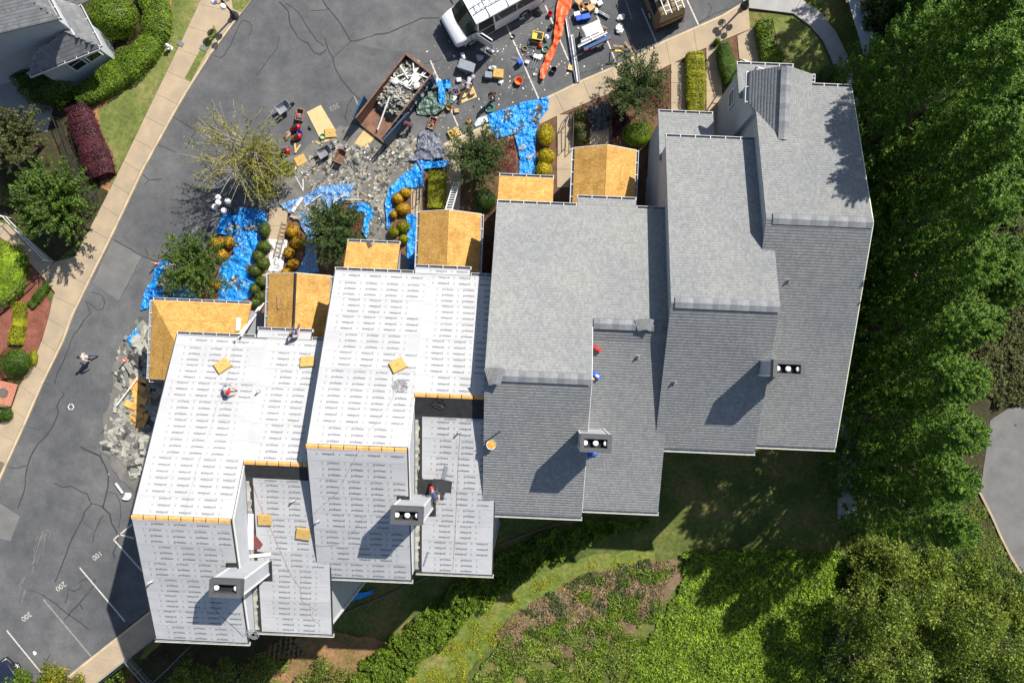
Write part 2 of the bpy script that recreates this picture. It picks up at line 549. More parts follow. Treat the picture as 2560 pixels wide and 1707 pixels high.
def drape(poly, step, hfun):
    """grid inside an outline, its outer row pulled on to the outline; returns verts, faces"""
    A = np.array(poly); B = np.roll(A, -1, 0); D = B - A
    LL = (D ** 2).sum(1) + 1e-12
    x0, y0 = A.min(0) - step; x1, y1 = A.max(0) + step
    nx, ny = int((x1 - x0) / step) + 1, int((y1 - y0) / step) + 1
    gx, gy = np.meshgrid(x0 + np.arange(nx + 1) * step, y0 + np.arange(ny + 1) * step, indexing='ij')
    Q = np.stack([gx.ravel(), gy.ravel()], 1)
    ins = np.zeros(len(Q), bool)
    for (ax, ay), (bx, by) in zip(A, B):
        if ay == by: continue
        c = ((ay > Q[:, 1]) != (by > Q[:, 1])) & (Q[:, 0] < (bx - ax) * (Q[:, 1] - ay) / (by - ay) + ax)
        ins ^= c
    I = ins.reshape(nx + 1, ny + 1)
    cell = I[:-1, :-1] | I[1:, :-1] | I[:-1, 1:] | I[1:, 1:]
    idx, vs, fs = {}, [], []
    def vid(i, j):
        k = (i, j)
        if k not in idx:
            p = Q[i * (ny + 1) + j]
            if not I[i, j]:
                t = np.clip(((p - A) * D).sum(1) / LL, 0, 1)
                q = A + D * t[:, None]
                p = q[((q - p) ** 2).sum(1).argmin()]
            idx[k] = len(vs)
            vs.append((p[0], p[1], hfun(p[0], p[1])))
        return idx[k]
    for i, j in zip(*np.nonzero(cell)): fs.append((vid(i, j), vid(i + 1, j), vid(i + 1, j + 1), vid(i, j + 1)))
    return vs, fs
def wsheet(name, poly, off, mat, step=.3, jag=.25, bumpy=.05, label=None, cat=None, kind='structure'):
    """sheet draped over the sloping ground, with an irregular edge"""
    w = [PT(*p) for p in poly]
    pw = rough_poly([(p.x, p.y) for p in w], jag)
    vs, fs = drape(pw, step, lambda x, y: terr(x, y) + off + bumpy * mnoise.noise(Vector((x, y, 1))))
    mb = MB()
    mb.mesh(vs, fs)
    o = mb.build(name, mat, smooth=True)
    return tag(o, label, cat, kind=kind)

KL = [(700, -120), (632, 0), (605, 35), (528, 139), (468, 234), (433, 294), (360, 427), (280, 596), (231, 694), (185, 789), (161, 854), (109, 960), (63, 1066), (0, 1205), (-60, 1330)]
KR = [(1910, -120), (1868, 2), (1852, 19), (1743, 68), (1642, 112), (1552, 161), (1443, 207), (1374, 242), (1235, 305), (1108, 362), (900, 470), (700, 530), (570, 520), (540, 585), (480, 690), (395, 770)]
road = sheet('asphalt_road', KL + [(-300, 1800), (60, 1780), (180, 1686), (378, 1518), (610, 1350), (620, 900), (560, 830)] + KR[::-1] + [(1910, -500), (700, -500)], 0.0, X('asphalt'))
# lighter and darker repairs in the asphalt
def patch(poly, mat, dz=.004): sheet('asphalt_repair', poly, dz, mat, -.02, road)
patch([(282, 598), (355, 641), (298, 752), (232, 706)], X('asphalt_patch'))
patch([(0, 1258), (50, 1290), (26, 1352), (-40, 1335)], X('asphalt_patch'))
patch([(748, 0), (765, 0), (776, 30), (800, 62), (815, 80), (870, 98), (890, 112), (960, 125), (1050, 132), (1085, 140), (1080, 158), (1000, 160), (930, 140), (870, 120), (840, 140), (820, 105), (795, 70), (772, 40)], X('asphalt_dark'), .003)
def strip(mb, pts, w, z, jit=0.0):
    """flat ribbon along ground pixels"""
    ps = [P(*p) for p in pts]
    out = []
    for i in range(len(ps) - 1):
        a, b = ps[i], ps[i + 1]
        n = max(1, int((b - a).length / .35)) if jit else 1
        for k in range(n): out.append(a.lerp(b, k / n))
    out.append(ps[-1])
    lr = []
    for i, p in enumerate(out):
        d = (out[min(i + 1, len(out) - 1)] - out[max(i - 1, 0)]).normalized()
        nrm = Vector((-d.y, d.x, 0))
        q = p + nrm * (mnoise.noise(p * 2.3) * jit)
        ww = w * (1 + (.5 * mnoise.noise(p * 1.7) if jit else 0)) / 2
        lr.append((q + nrm * ww, q - nrm * ww))
    for (a, b), (c, d) in zip(lr, lr[1:]):
        mb.face([(a.x, a.y, z), (b.x, b.y, z), (d.x, d.y, z), (c.x, c.y, z)])
cracks = [
 ([(699, 5), (722, 30), (725, 60), (745, 95), (770, 110), (785, 133), (800, 137), (815, 124)], .10), ([(715, 8), (745, 30), (770, 70), (790, 100), (810, 115)], .07),
 ([(806, 0), (820, 22), (845, 50), (860, 75), (877, 103), (900, 100), (940, 87), (970, 84), (1010, 66), (1055, 46), (1098, 46)], .09), ([(777, 27), (800, 28), (825, 22)], .06),
 ([(812, 95), (822, 130), (833, 145), (837, 170), (855, 200), (880, 230), (895, 245), (912, 258)], .09), ([(833, 145), (852, 128), (877, 103)], .05), ([(698, 90), (694, 120), (675, 145), (655, 170), (640, 190)], .06),
 ([(885, 240), (870, 262), (863, 290), (868, 303), (861, 292)], .07), ([(1062, 160), (1105, 150)], .05), ([(1280, 74), (1330, 52), (1400, 8)], .07), ([(1245, 98), (1210, 105), (1208, 140), (1222, 175), (1230, 200)], .07), ([(1245, 98), (1280, 78)], .06),
 ([(605, 50), (590, 85), (575, 115), (560, 140), (548, 146), (537, 140)], .07), ([(607, 52), (625, 56), (630, 70), (622, 88)], .05), ([(433, 293), (490, 328), (478, 345), (465, 372)], .07), ([(396, 362), (440, 382)], .06), ([(358, 437), (372, 450), (405, 448)], .08), ([(372, 450), (362, 462)], .05),
 ([(283, 600), (315, 617), (355, 640), (400, 655)], .09), ([(362, 620), (371, 640)], .06), ([(228, 730), (255, 738), (262, 755), (258, 772), (245, 775), (212, 752)], .06), ([(216, 756), (225, 781)], .06), ([(355, 641), (298, 752)], .035),
 ([(230, 780), (210, 800), (195, 825), (185, 835), (177, 855), (160, 900), (145, 930), (135, 960)], .08), ([(110, 957), (128, 962)], .07), ([(155, 980), (160, 985), (150, 1000), (142, 1015), (146, 1030), (135, 1060), (115, 1090), (95, 1110), (82, 1130), (70, 1160), (66, 1180), (60, 1230), (45, 1270)], .10), ([(22, 1168), (40, 1170), (66, 1163)], .07), ([(72, 1066), (100, 1075)], .05),
 ([(201, 1117), (225, 1128), (250, 1140), (262, 1165), (270, 1185), (270, 1220), (262, 1245), (258, 1268), (275, 1285), (280, 1310), (290, 1325), (296, 1340), (290, 1365), (283, 1380), (287, 1395)], .13), ([(135, 1207), (155, 1217), (180, 1216), (200, 1228), (218, 1235), (228, 1260), (212, 1280), (205, 1300), (190, 1325), (178, 1350), (165, 1385), (152, 1420), (138, 1455)], .10), ([(272, 1228), (292, 1235), (300, 1255), (302, 1290), (296, 1320)], .06), ([(228, 1258), (258, 1265)], .07), ([(258, 1288), (245, 1310), (236, 1330), (232, 1355)], .08), ([(208, 1305), (236, 1325)], .05),
 ([(225, 1440), (197, 1455), (205, 1465), (196, 1472), (185, 1478), (170, 1470), (170, 1490), (162, 1507)], .09), ([(238, 1447), (230, 1470), (200, 1505), (180, 1525), (170, 1540), (160, 1550)], .10), ([(200, 1510), (206, 1522)], .09), ([(107, 1487), (140, 1510), (170, 1535), (200, 1555), (222, 1572)], .09), ([(125, 1635), (112, 1655), (108, 1680), (95, 1700)], .07), ([(70, 1474), (95, 1480), (110, 1488)], .05),
 ([(1740, 62), (1770, 45), (1778, 20), (1770, 8)], .06), ([(1770, 45), (1800, 30), (1850, 15)], .05), ([(1450, 185), (1500, 170), (1545, 150)], .05), ([(1280, 195), (1310, 180)], .05)]
for pts, w in cracks:
    mb = MB(); strip(mb, pts, w * .85, .0055, .06); mb.build('pavement_crack', X('crack'), road)
lines = [[(1076, 152), (1155, 340)], [(885, 240), (945, 380)], [(1266, 63), (1348, 250)], [(1363, 14), (1443, 203)], [(1470, -15), (1541, 158)], [(1604, 22), (1642, 109)], [(1712, -12), (1746, 63)],
 [(199, 1418), (312, 1552)], [(108, 1497), (228, 1640)], [(17, 1575), (135, 1720)], [(284, 1348), (360, 1432)], [(284, 1348), (333, 1308)], [(297, 1335), (335, 1345)], [(1580, 50), (1560, -10)], [(556, 543), (512, 555), (480, 580), (470, 600)]]
for l in lines:
    mb = MB(); strip(mb, l, .10, .007); mb.build('parking_line', X('paint_faded' if l[0] in ((108, 1497), (556, 543), (1580, 50), (885, 240)) else 'paint_white'), road)
def words(txt, size, off=0.0):
    cu = bpy.data.curves.new('words', 'FONT')
    cu.body = txt; cu.size = size; cu.resolution_u = 1 if off else 4; cu.offset = off; cu.align_x = 'CENTER'; cu.align_y = 'CENTER'
    o = bpy.data.objects.new('words', cu)
    COL.objects.link(o)
    dg = bpy.context.evaluated_depsgraph_get()
    me = bpy.data.meshes.new_from_object(o.evaluated_get(dg))
    bpy.data.objects.remove(o)
    vs = [v.co.copy() for v in me.vertices]
    fs = [tuple(p.vertices) for p in me.polygons]
    bpy.data.meshes.remove(me); bpy.data.curves.remove(cu)
    return vs, fs
for txt, px, py, a, s in (('100', 243, 1388, 217, .5), ('200', 152, 1465, 217, .52), ('300', 66, 1540, 217, .52), ('303', 836, 268, 206, .5), ('302', 1120, 138, 206, .5), ('301', 1312, 44, 206, .5)):
    vs, fs = words(txt, s)
    mb = MB(); mb.mesh(vs, fs)
    p = P(px, py); p.z = .0075
    mb.build('stall_number', X('paint_faded' if txt in ('301', '302', '303') else 'paint_white'), road, p, math.radians(a))
# pale tyre scuffs near the kerb
for i in range(26):
    t = R.random()
    a = (120 - 70 * t + R.uniform(-14, 14), 1310 + 170 * t)
    mb = MB(); strip(mb, [a, (a[0] - R.uniform(4, 10), a[1] + R.uniform(14, 30))], .02, .0065)
    mb.build('tyre_scuff', M('scuff', (.20, .195, .185), .9), road)

# ---- pavement along the left of the road, laid slab by slab, with its kerb
def at_y(line, y):
    for (x0, y0), (x1, y1) in zip(line, line[1:]):
        if y0 <= y <= y1: return x0 + (x1 - x0) * (y - y0) / (y1 - y0)
    return line[-1][0]
SL = [(560, -120), (501, 8), (447, 122), (395, 229), (300, 427), (253, 522), (196, 630), (128, 754), (125, 789), (106, 854), (68, 949), (52, 963), (30, 1023), (-10, 1075), (-80, 1210)]
def struct_empty(name):
    o = bpy.data.objects.new(name, None); COL.objects.link(o); return tag(o, kind='structure')
def slab(name, pts, z0, z1, mat, parent, gap=.012):
    w = [P(*p) for p in pts]
    c = sum(w, Vector()) / len(w)
    w = [p + (c - p).normalized() * gap for p in w]
    mb = MB(); mb.prism([(p.x, p.y) for p in w], z0, z1)
    return mb.build(name, mat, parent)
side_l = struct_empty('pavement_beside_lawn')
bed = sheet('pavement_bedding', [(x + 2, y) for x, y in SL] + [(x - 4, y) for x, y in KL[::-1]], .085, X('joint_dark'))
ys = list(range(-100, 1180, 56))
for a, b in zip(ys, ys[1:]):
    def pr(y): return (at_y(SL, y), y), (at_y(KL, y + 26) - 7, y + 26)
    (l0, r0), (l1, r1) = pr(a), pr(b)
    slab('paving_slab', [l0, r0, r1, l1], -.1, .115 + R.uniform(-.003, .003), X('concrete_tan'), side_l)
for a, b in zip(KL[1:-1], KL[2:]):
    slab('kerb_stone', [(a[0] - 6.2, a[1]), a, b, (b[0] - 6.2, b[1])], -.1, .125, X('kerb'), side_l, .006)
# branch path going up to the next house
for pts in ([(140, 655), (196, 640), (150, 745), (107, 690)], [(75, 600), (138, 655), (106, 690), (45, 622)], [(20, 560), (75, 600), (45, 622), (0, 592)], [(-40, 548), (20, 560), (0, 592), (-40, 585)]):
    slab('paving_slab', pts, -.1, .122, X('concrete_tan'), side_l, .01)
# ---- pavement in front of the townhouses
side_r = struct_empty('pavement_before_townhouses')
INN = [(1905, -60), (1890, 60), (1875, 75), (1770, 118), (1676, 163), (1600, 200), (1528, 234), (1432, 272), (1373, 300), (1290, 345), (1150, 410)]
K2 = [(1868, 2), (1852, 19), (1743, 68), (1642, 112), (1552, 161), (1443, 207), (1374, 242), (1235, 305), (1108, 362)]
sheet('front_bed_soil', [(1905, 70), (1990, 60), (2080, 200), (2080, 300), (1905, 330), (1830, 360), (1700, 460), (1600, 560), (1250, 600), (1200, 740), (860, 760), (800, 900), (470, 920), (400, 780), (482, 690), (542, 585), (572, 522), (700, 532), (900, 472), (1108, 364), (1373, 244), (1552, 163), (1743, 70)], .06, X('mulch'))
def seg_pts(line, n):
    ps = [Vector(p) for p in line]
    ln = [0]
    for a, b in zip(ps, ps[1:]): ln.append(ln[-1] + (b - a).length)
    out = []
    for k in range(n + 1):
        t = ln[-1] * k / n
        for i in range(len(ps) - 1):
            if t <= ln[i + 1] + 1e-6:
                out.append(tuple(ps[i].lerp(ps[i + 1], (t - ln[i]) / (ln[i + 1] - ln[i])))); break
    return out
ko, ki = seg_pts(K2, 11), seg_pts(INN[2:], 11)
for i in range(11): slab('paving_slab', [ko[i], ko[i + 1], ki[i + 1], ki[i]], -.1, .115 + R.uniform(-.003, .003), X('concrete_tan'), side_r, .012)
for i in range(11):
    a, b = ko[i], ko[i + 1]
    slab('kerb_stone', [(a[0], a[1] - 1), (b[0], b[1] - 1), (b[0] + 2, b[1] + 4), (a[0] + 2, a[1] + 4)], -.1, .128, X('kerb'), side_r, .004)
def walkway(x0, x1, y0, y1, n, sk=0):
    for k in range(n):
        a, b = y0 + (y1 - y0) * k / n, y0 + (y1 - y0) * (k + 1) / n
        slab('paving_slab', [(x0 + sk * (a - y0), a), (x1 + sk * (a - y0), a), (x1 + sk * (b - y0), b), (x0 + sk * (b - y0), b)], -.1, .118, X('concrete_tan'), side_r, .012)
walkway(1677, 1713, 158, 310, 3); walkway(1765, 1804, 118, 340, 4); walkway(1392, 1431, 288, 470, 4); walkway(1120, 1156, 400, 530, 3, -.05); walkway(1028, 1056, 420, 545, 2); walkway(676, 722, 520, 700, 4, -.12)
slab('paving_slab', [(1842, 92), (1888, 68), (1908, 172), (1850, 178)], -.1, .119, X('concrete_tan'), side_r)
walkway(1474, 1522, 320, 380, 1)
# ---- grey path curving round the end house and down its side
path = struct_empty('side_path')
slab('paving_slab', [(1853, 20), (1983, 36), (2002, 0), (1995, -70), (1872, -70)], -.1, .112, X('concrete_grey'), path)
po = [(2002, 0), (2051, 35), (2089, 82), (2116, 136), (2138, 207), (2149, 272)]
pi_ = [(1983, 36), (2026, 68), (2056, 103), (2075, 144), (2094, 196), (2104, 272)]
for i in range(5): slab('paving_slab', [po[i], po[i + 1], pi_[i + 1], pi_[i]], -.1, .11, X('concrete_grey'), path, .01)
prev = None
for k in range(16):
    t0, t1 = k / 16, (k + 1) / 16
    q = []
    for t, s in ((t0, 0), (t0, 1), (t1, 1), (t1, 0)):
        y = 276 + (1297 - 276) * t
        x = (2106 - 12 * t, 2150 - 9 * t)[s]
        q.append(PT(x, y, .06))
    c = sum(q, Vector()) / 4
    q = [p + (c - p) * .012 for p in q]
    mb = MB(); mb.mesh(q + [p - Vector((0, 0, .2)) for p in q], [(0, 1, 2, 3), (7, 6, 5, 4), (0, 4, 5, 1), (1, 5, 6, 2), (2, 6, 7, 3), (3, 7, 4, 0)])
    mb.build('paving_slab', X('concrete_grey'), path)
# ---- lawns and beds
sheet('lawn', [(520, -60), (430, -60), (430, 0), (417, 68), (354, 177), (300, 231), (240, 272), (250, 327), (283, 408), (270, 490), (250, 525)] + [(at_y(SL, y), y) for y in (522, 427, 330, 229, 122, 8)] , .10, X('lawn'))
sheet('lawn', [(536, 65), (546, 84), (478, 207), (464, 197)], .125, X('lawn'))
sheet('lawn', [(575, -40), (640, -60), (632, -2), (605, 33), (584, 24)], .13, X('lawn'))
sheet('lawn', [(1930, 48), (1980, 42), (2022, 72), (2052, 107), (2070, 150), (2085, 190), (2040, 200), (1990, 190), (1960, 180), (1945, 120)], .10, X('lawn'))
sheet('soil', [(-80, -80), (430, -80), (430, 0), (417, 68), (354, 177), (300, 231), (240, 272), (250, 327), (283, 408), (280, 490), (215, 585), (140, 650), (30, 548), (-80, 540)], .07, X('soil_dark'))
sheet('pine_straw_border', [(435, -20), (425, -20), (413, 60), (350, 170), (296, 224), (232, 262), (222, 275), (245, 400), (255, 470), (275, 480), (288, 408), (256, 327), (246, 276), (304, 236), (358, 182), (421, 72)], .112, X('pine_straw'))
sheet('mulch_bed', [(98, 727), (117, 735), (127, 767), (124, 790), (105, 852), (68, 948), (45, 940), (0, 950), (-60, 1000), (-60, 820), (60, 735)], .105, X('mulch_red'))
sheet('soil', [(-80, 590), (20, 592), (108, 695), (116, 735), (60, 760), (-80, 840)], .08, X('mulch_red'))
sheet('concrete_yard', [(-160, 60), (190, 60), (120, 330), (-160, 330)], .085, X('concrete_grey'))
# ---- back yard surfaces
def side_strip(name, poly, off, mat, **k): return wsheet(name, poly, off, mat, **k)
wsheet('red_clay', [(700, 1600), (820, 1575), (985, 1600), (960, 1650), (830, 1720), (560, 1720), (640, 1640)], .02, X('clay'), jag=.5)
wsheet('rough_grass', [(1010, 1660), (1180, 1530), (1330, 1440), (1480, 1385), (1640, 1375), (1640, 1420), (1450, 1450), (1290, 1540), (1190, 1640), (1150, 1730), (860, 1730)], .02, X('rough_grass'), jag=.5)
wsheet('dry_brush_litter', [(1640, 1400), (1690, 1400), (1700, 1460), (1640, 1540), (1500, 1620), (1350, 1660), (1220, 1650), (1290, 1545), (1440, 1450)], .03, X('brush_litter'), jag=.9)
wsheet('bare_soil', [(2160, 280), (2300, -60), (2600, -60), (2640, 1400), (2440, 1400), (2300, 1360), (2230, 1340), (2180, 1250)], .02, X('soil_dark'), jag=.6)
wsheet('bare_soil', [(330, 1560), (720, 1480), (760, 1640), (560, 1720), (250, 1760)], .02, X('soil_dark'), jag=.5)
wsheet('red_clay', [(270, 1690), (330, 1660), (345, 1720), (270, 1760)], .04, X('mulch_red'), jag=.3)
wsheet('shingle_dust', [(700, 410), (770, 370), (880, 310), (1000, 325), (1110, 360), (1130, 385), (1040, 440), (990, 500), (980, 620), (910, 620), (880, 500), (720, 520), (690, 480)], .085, X('dust'), jag=.5, bumpy=0)
wsheet('shingle_dust', [(262, 1040), (300, 900), (330, 830), (400, 780), (470, 900), (470, 1150), (330, 1230), (255, 1130)], .065, X('dust'), jag=.5, bumpy=0)
wsheet('side_road', [(2475, 1050), (2520, 1020), (2620, 1010), (2760, 1500), (2545, 1425), (2490, 1320), (2450, 1230)], .05, X('asphalt_patch'), jag=.05, bumpy=.0)
mb = MB()
pts = [PT(*p, .06) for p in ((2440, 1215), (2478, 1290), (2500, 1340), (2525, 1390), (2550, 1430))]
for a, b in zip(pts, pts[1:]): mb.bar(a, b, .16, .16)
tag(mb.build('side_road_kerb', X('concrete_tan')), kind='structure')
# drainage edge running along the back yard
mb = MB()
pts = [PT(*p, .03) for p in ((700, 1640), (860, 1532), (960, 1490), (1080, 1435), (1200, 1380), (1330, 1330), (1480, 1280), (1600, 1240))]
for a, b in zip(pts, pts[1:]): mb.bar(a, b, .10, .10)
tag(mb.build('drainage_edge', X('joint_dark')), kind='structure')
# ---- retaining wall at the end of the car park with its walk
wall_a, wall_b = P(170, 1752), P(610, 1404)
d = (wall_b - wall_a).normalized(); n_ = Vector((d.y, -d.x, 0))
w = thing('retaining_wall', 'concrete retaining wall at the edge of the car park below the townhouses', 'wall')
mb = MB(); mb.bar(wall_a + n_ * .12 + Vector((0, 0, -2.6)), wall_b + n_ * .12 + Vector((0, 0, -2.6)), .3, 5.3); mb.build('wall_body', X('concrete_grey'), w)
mb = MB(); mb.bar(wall_a + n_ * .10 + Vector((0, 0, .11)), wall_b + n_ * .10 + Vector((0, 0, .11)), .2, .12); mb.build('coping', X('concrete_tan'), w)
mb = MB(); mb.bar(wall_a + n_ * .42 + Vector((0, 0, .3)), wall_b + n_ * .42 + Vector((0, 0, .3)), .06, .06)
mb.build('rail', X('dark_metal'), w)
side_b = struct_empty('pavement_by_retaining_wall')
for k in range(7):
    t0, t1 = k / 7, (k + 1) / 7
    a = [(165 + 260 * t, 1700 - 205 * t) for t in (t0, t1)]
    b = [(232 + 235 * t, 1707 - 186 * t) for t in (t0, t1)]
    slab('paving_slab', [a[0], a[1], b[1], b[0]], -.1, .115, X('concrete_tan'), side_b, .01)
    slab('kerb_stone', [(a[0][0] - 5, a[0][1] - 4), (a[1][0] - 5, a[1][1] - 4), a[1], a[0]], -.1, .13, X('kerb'), side_b, .004)
# ================================================================ townhouses
def Ls(pts): return [L(*p) for p in pts]
def shingles(name, plane, poly, parent, mat='shingle_new', along_u=True, exp=.15, seed=1, lift=.0035):
    """rows of overlapping shingles on a roof plane; plane(u,v)->z, poly in (u,v); rows run along u or v"""
    rr = random.Random(seed)
    us, vs_ = [p[0] for p in poly], [p[1] for p in poly]
    a0, a1, b0, b1 = (min(us), max(us), min(vs_), max(vs_)) if along_u else (min(vs_), max(vs_), min(us), max(us))
    g = lambda a, b: (a, b) if along_u else (b, a)
    mid = g((a0 + a1) / 2, b0), g((a0 + a1) / 2, b1)
    up = plane(*mid[0]) < plane(*mid[1])               # which end of b is the eave
    co, fs = [], []
    b = b0
    row = 0
    while b < b1 - .02:
        e = min(b + exp, b1)
        a = a0 - rr.uniform(0, .3)
        while a < a1:
            w = rr.choice((.08, .10, .13, .16))
            x0, x1 = max(a, a0), min(a + w, a1)
            a += w
            if x1 - x0 < .03: continue
            cu, cv = g((x0 + x1) / 2, (b + e) / 2)
            if len(poly) > 4 or True:
                if not inpoly(cu, cv, poly): continue
            h = lift * rr.uniform(.8, 1.5)
            lo, hi = (b, e) if up else (e, b)
            i = len(co)
            for (aa, bb, dz) in ((x0, lo, h), (x1, lo, h), (x1, hi, .003), (x0, hi, .003), (x0, lo, .001), (x1, lo, .001)):
                uu, vv = g(aa, bb)
                co.append(L(uu, vv, plane(uu, vv) + dz))
            fs.append((i, i + 1, i + 2, i + 3)); fs.append((i + 4, i + 5, i + 1, i))
        b += exp
        row += 1
    me = np_mesh(name, np.array([tuple(c) for c in co]), np.array(fs), X(mat))
    o = link(name, me, parent)
    return tag(o, kind='stuff')
def deck(name, plane, poly, parent, mat, th=.14, off=0.0):
    mb = MB()
    top = [L(u, v, plane(u, v) + off) for u, v in poly]
    n = len(top)
    ar = sum(top[i].x * top[(i + 1) % n].y - top[(i + 1) % n].x * top[i].y for i in range(n))
    if ar < 0: top = top[::-1]
    bot = [p - Vector((0, 0, th)) for p in top]
    mb.mesh(top + bot, [tuple(range(n)), tuple(range(n, 2 * n))[::-1]] + [(i, i + n, (i + 1) % n + n, (i + 1) % n) for i in range(n)])
    return mb.build(name, mat, parent)
def rect(u0, u1, v0, v1): return [(u0, v0), (u1, v0), (u1, v1), (u0, v1)]
WORD = words('proSense', .17, .006)
DOTS = words('::', .2, .006)
def underlay(plane, u0, u1, v0, v1, parent, seed=1, flip=False, h=1.0):
    """white roofing underlayment laid in strips, each with its printed rows"""
    rr = random.Random(seed)
    v = v1
    while v > v0 + .05:
        lo = max(v - h, v0)
        mb = MB()
        n = max(2, int((u1 - u0) / .3))
        ph = rr.uniform(0, 9)
        sk = rr.uniform(-.006, .006)
        rows = []
        for k in range(n + 1):
            u = u0 + (u1 - u0) * k / n
            col = []
            for j in range(5):
                vv = lo - .06 * (lo > v0) + (v - lo + .06 * (lo > v0)) * j / 4
                vv = min(max(vv + sk * (u - u0), v0), v1 + .02)
                z = plane(u, vv) + .018 + .011 * mnoise.noise(Vector((u * .9 + vv * .6 + ph, vv * 2.6 - u * .5, seed))) + (.005 if j < 2 else 0)
                col.append(L(u, vv, z))
            rows.append(col)
        for a, b in zip(rows, rows[1:]):
            for j in range(4): mb.face([a[j], b[j], b[j + 1], a[j + 1]])
        # merge for smooth shading
        o = mb.build('underlayment_strip', X('underlayment'), parent)
        # print
        pm = MB()
        du = rr.uniform(-.6, 0)
        slope = lambda uu, vv: plane(uu, vv)
        fl = -1 if (flip != (rr.random() < .3)) else 1
        nr = 3 if v - lo > .8 else max(1, int((v - lo) / .33))
        for r in range(nr):
            vv0 = lo + (v - lo) * (r + .5) / nr
            u = u0 + .35 + du + (.02 if r % 2 else 0)
            while u < u1 - .1:
                for (vs, fs), uo, mi in ((WORD, 0, 0), (DOTS, .6, 1)):
                    cu = u + uo
                    vv = vv0 + sk * (cu - u0)
                    if cu < u0 + .34 * (mi == 0) + .06 or cu > u1 - .34 * (mi == 0) - .06: continue
                    pm.mesh([L(cu + p.x * fl, vv - p.y * fl, plane(cu + p.x * fl, vv - p.y * fl) + .034) for p in vs], fs, 0)
                u += 1.2
        # two thin guide lines at the lap
        for off in (.07,):
            vv = lo + off
            pm.face([L(u0 + .05, vv - .006, plane(u0, vv - .006) + .034), L(u1 - .05, vv - .006, plane(u1, vv - .006) + .034), L(u1 - .05, vv + .006, plane(u1, vv + .006) + .034), L(u0 + .05, vv + .006, plane(u0, vv + .006) + .034)], 1)
        if pm.f: pm.build('printed_lettering', [X('print_grey'), X('print_light')], o)
        v = lo
def gutter(a, b, parent, out, mat='gutter_front', brackets=True, w=.13):
    """open gutter from a to b along an eave; out = unit vector pointing away from the roof"""
    a, b = Vector(a), Vector(b)
    out = Vector(out)
    mb = MB()
    dn = Vector((0, 0, -1))
    prof = [(0, 0), (0, .13), (w, .13), (w, -.01), (w + .025, -.01), (w + .025, .155), (-.02, .155), (-.02, 0)]
    ring = [[p + out * (q[0] + .01) + dn * (q[1] + .02) for q in prof] for p in (a, b)]
    n = len(prof)
    mb.mesh(ring[0] + ring[1], [(i, (i + 1) % n, (i + 1) % n + n, i + n) for i in range(n)] + [tuple(range(n)), tuple(range(n, 2 * n))[::-1]])
    for i in range(n): mb.m[i] = 1 if i in (0, 1, 2) else 0
    g = mb.build('gutter', [X(mat), X('gutter_inside')], parent)
    if brackets:
        ln = (b - a).length
        k = max(2, int(ln / .75))
        for i in range(k + 1):
            p = a.lerp(b, min(max(i / k, .01), .99))
            m2 = MB(); m2.bar(p + out * .0 + Vector((0, 0, -.012)), p + out * (w + .03) + Vector((0, 0, -.012)), .035, .012)
            m2.build('gutter_bracket', X('white_paint'), g)
    return g
UU = Vector(L(1, 0, 0) - L(0, 0, 0)); VV = Vector(L(0, 1, 0) - L(0, 0, 0))
def body(name, prof, u0, u1, parent, mat='wall_paint'):
    """solid walls: (v,z) outline extruded along u"""
    n = len(prof)
    a = [L(u0, v, z) for v, z in prof]; b = [L(u1, v, z) for v, z in prof]
    mb = MB(); mb.mesh(a + b, [tuple(range(n)), tuple(range(n, 2 * n))[::-1]] + [(i, i + n, (i + 1) % n + n, (i + 1) % n) for i in range(n)])
    return mb.build(name, X(mat), parent)
MS = .45
def window_on(parent, c, along, w, h, out, name='window'):
    """framed window on a wall: centre, direction along the wall, outward normal"""
    c, along, out = Vector(c), Vector(along).normalized(), Vector(out).normalized()
    up = Vector((0, 0, 1))
    mb = MB()
    for s in (-1, 1):
        mb.bar(c + along * s * w / 2 - up * h / 2 + out * .03, c + along * s * w / 2 + up * h / 2 + out * .03, .09, .07)
        mb.bar(c + up * s * h / 2 - along * (w / 2 - .045) + out * .028, c + up * s * h / 2 + along * (w / 2 - .045) + out * .028, .07, .09)
    mb.bar(c - along * (w / 2 - .05) + out * .022, c + along * (w / 2 - .05) + out * .022, .04, .04)
    f = mb.build(name, X('white_paint'), parent)
    m2 = MB(); m2.face([c + along * s * (w / 2 - .03) + up * q * (h / 2 - .03) + out * .012 for s, q in ((-1, -1), (1, -1), (1, 1), (-1, 1))])
    m2.build('pane', X('window_glass'), f)
def ridge_vent(parent, u0, u1, v, z, along='u'):
    root = None
    n = max(2, round((u1 - u0) / .33))
    mb = MB()
    f = (lambda a, b, zz: L(a, b, zz)) if along == 'u' else (lambda a, b, zz: L(b, a, zz))
    mb.mesh([f(u0, v - .3, z - .06), f(u1, v - .3, z - .06), f(u1, v, z + .06), f(u0, v, z + .06), f(u0, v + .3, z - .06), f(u1, v + .3, z - .06), f(u0, v, z - .12), f(u1, v, z - .12)],
            [(0, 1, 2, 3), (3, 2, 5, 4), (0, 3, 4, 6), (1, 7, 5, 2), (0, 6, 7, 1), (4, 5, 7, 6)])
    root = mb.build('ridge_vent', X('flashing_dark'), parent)
    for k in range(n):
        a, b = u0 + (u1 - u0) * k / n, u0 + (u1 - u0) * (k + 1) / n + .03
        m2 = MB(); h = .012 + .004 * (k % 2)
        m2.mesh([f(a, v - .29, z - .045 + h), f(b, v - .29, z - .045 + h), f(b, v, z + .075 + h), f(a, v, z + .075 + h), f(a, v + .29, z - .045 + h), f(b, v + .29, z - .045 + h)], [(0, 1, 2, 3), (3, 2, 5, 4)])
        m2.build('ridge_cap', M('ridge_cap_%d' % (k % 3), [(.145, .15, .165), (.175, .182, .19), (.20, .205, .212)][k % 3], .9, .12, 5), root)
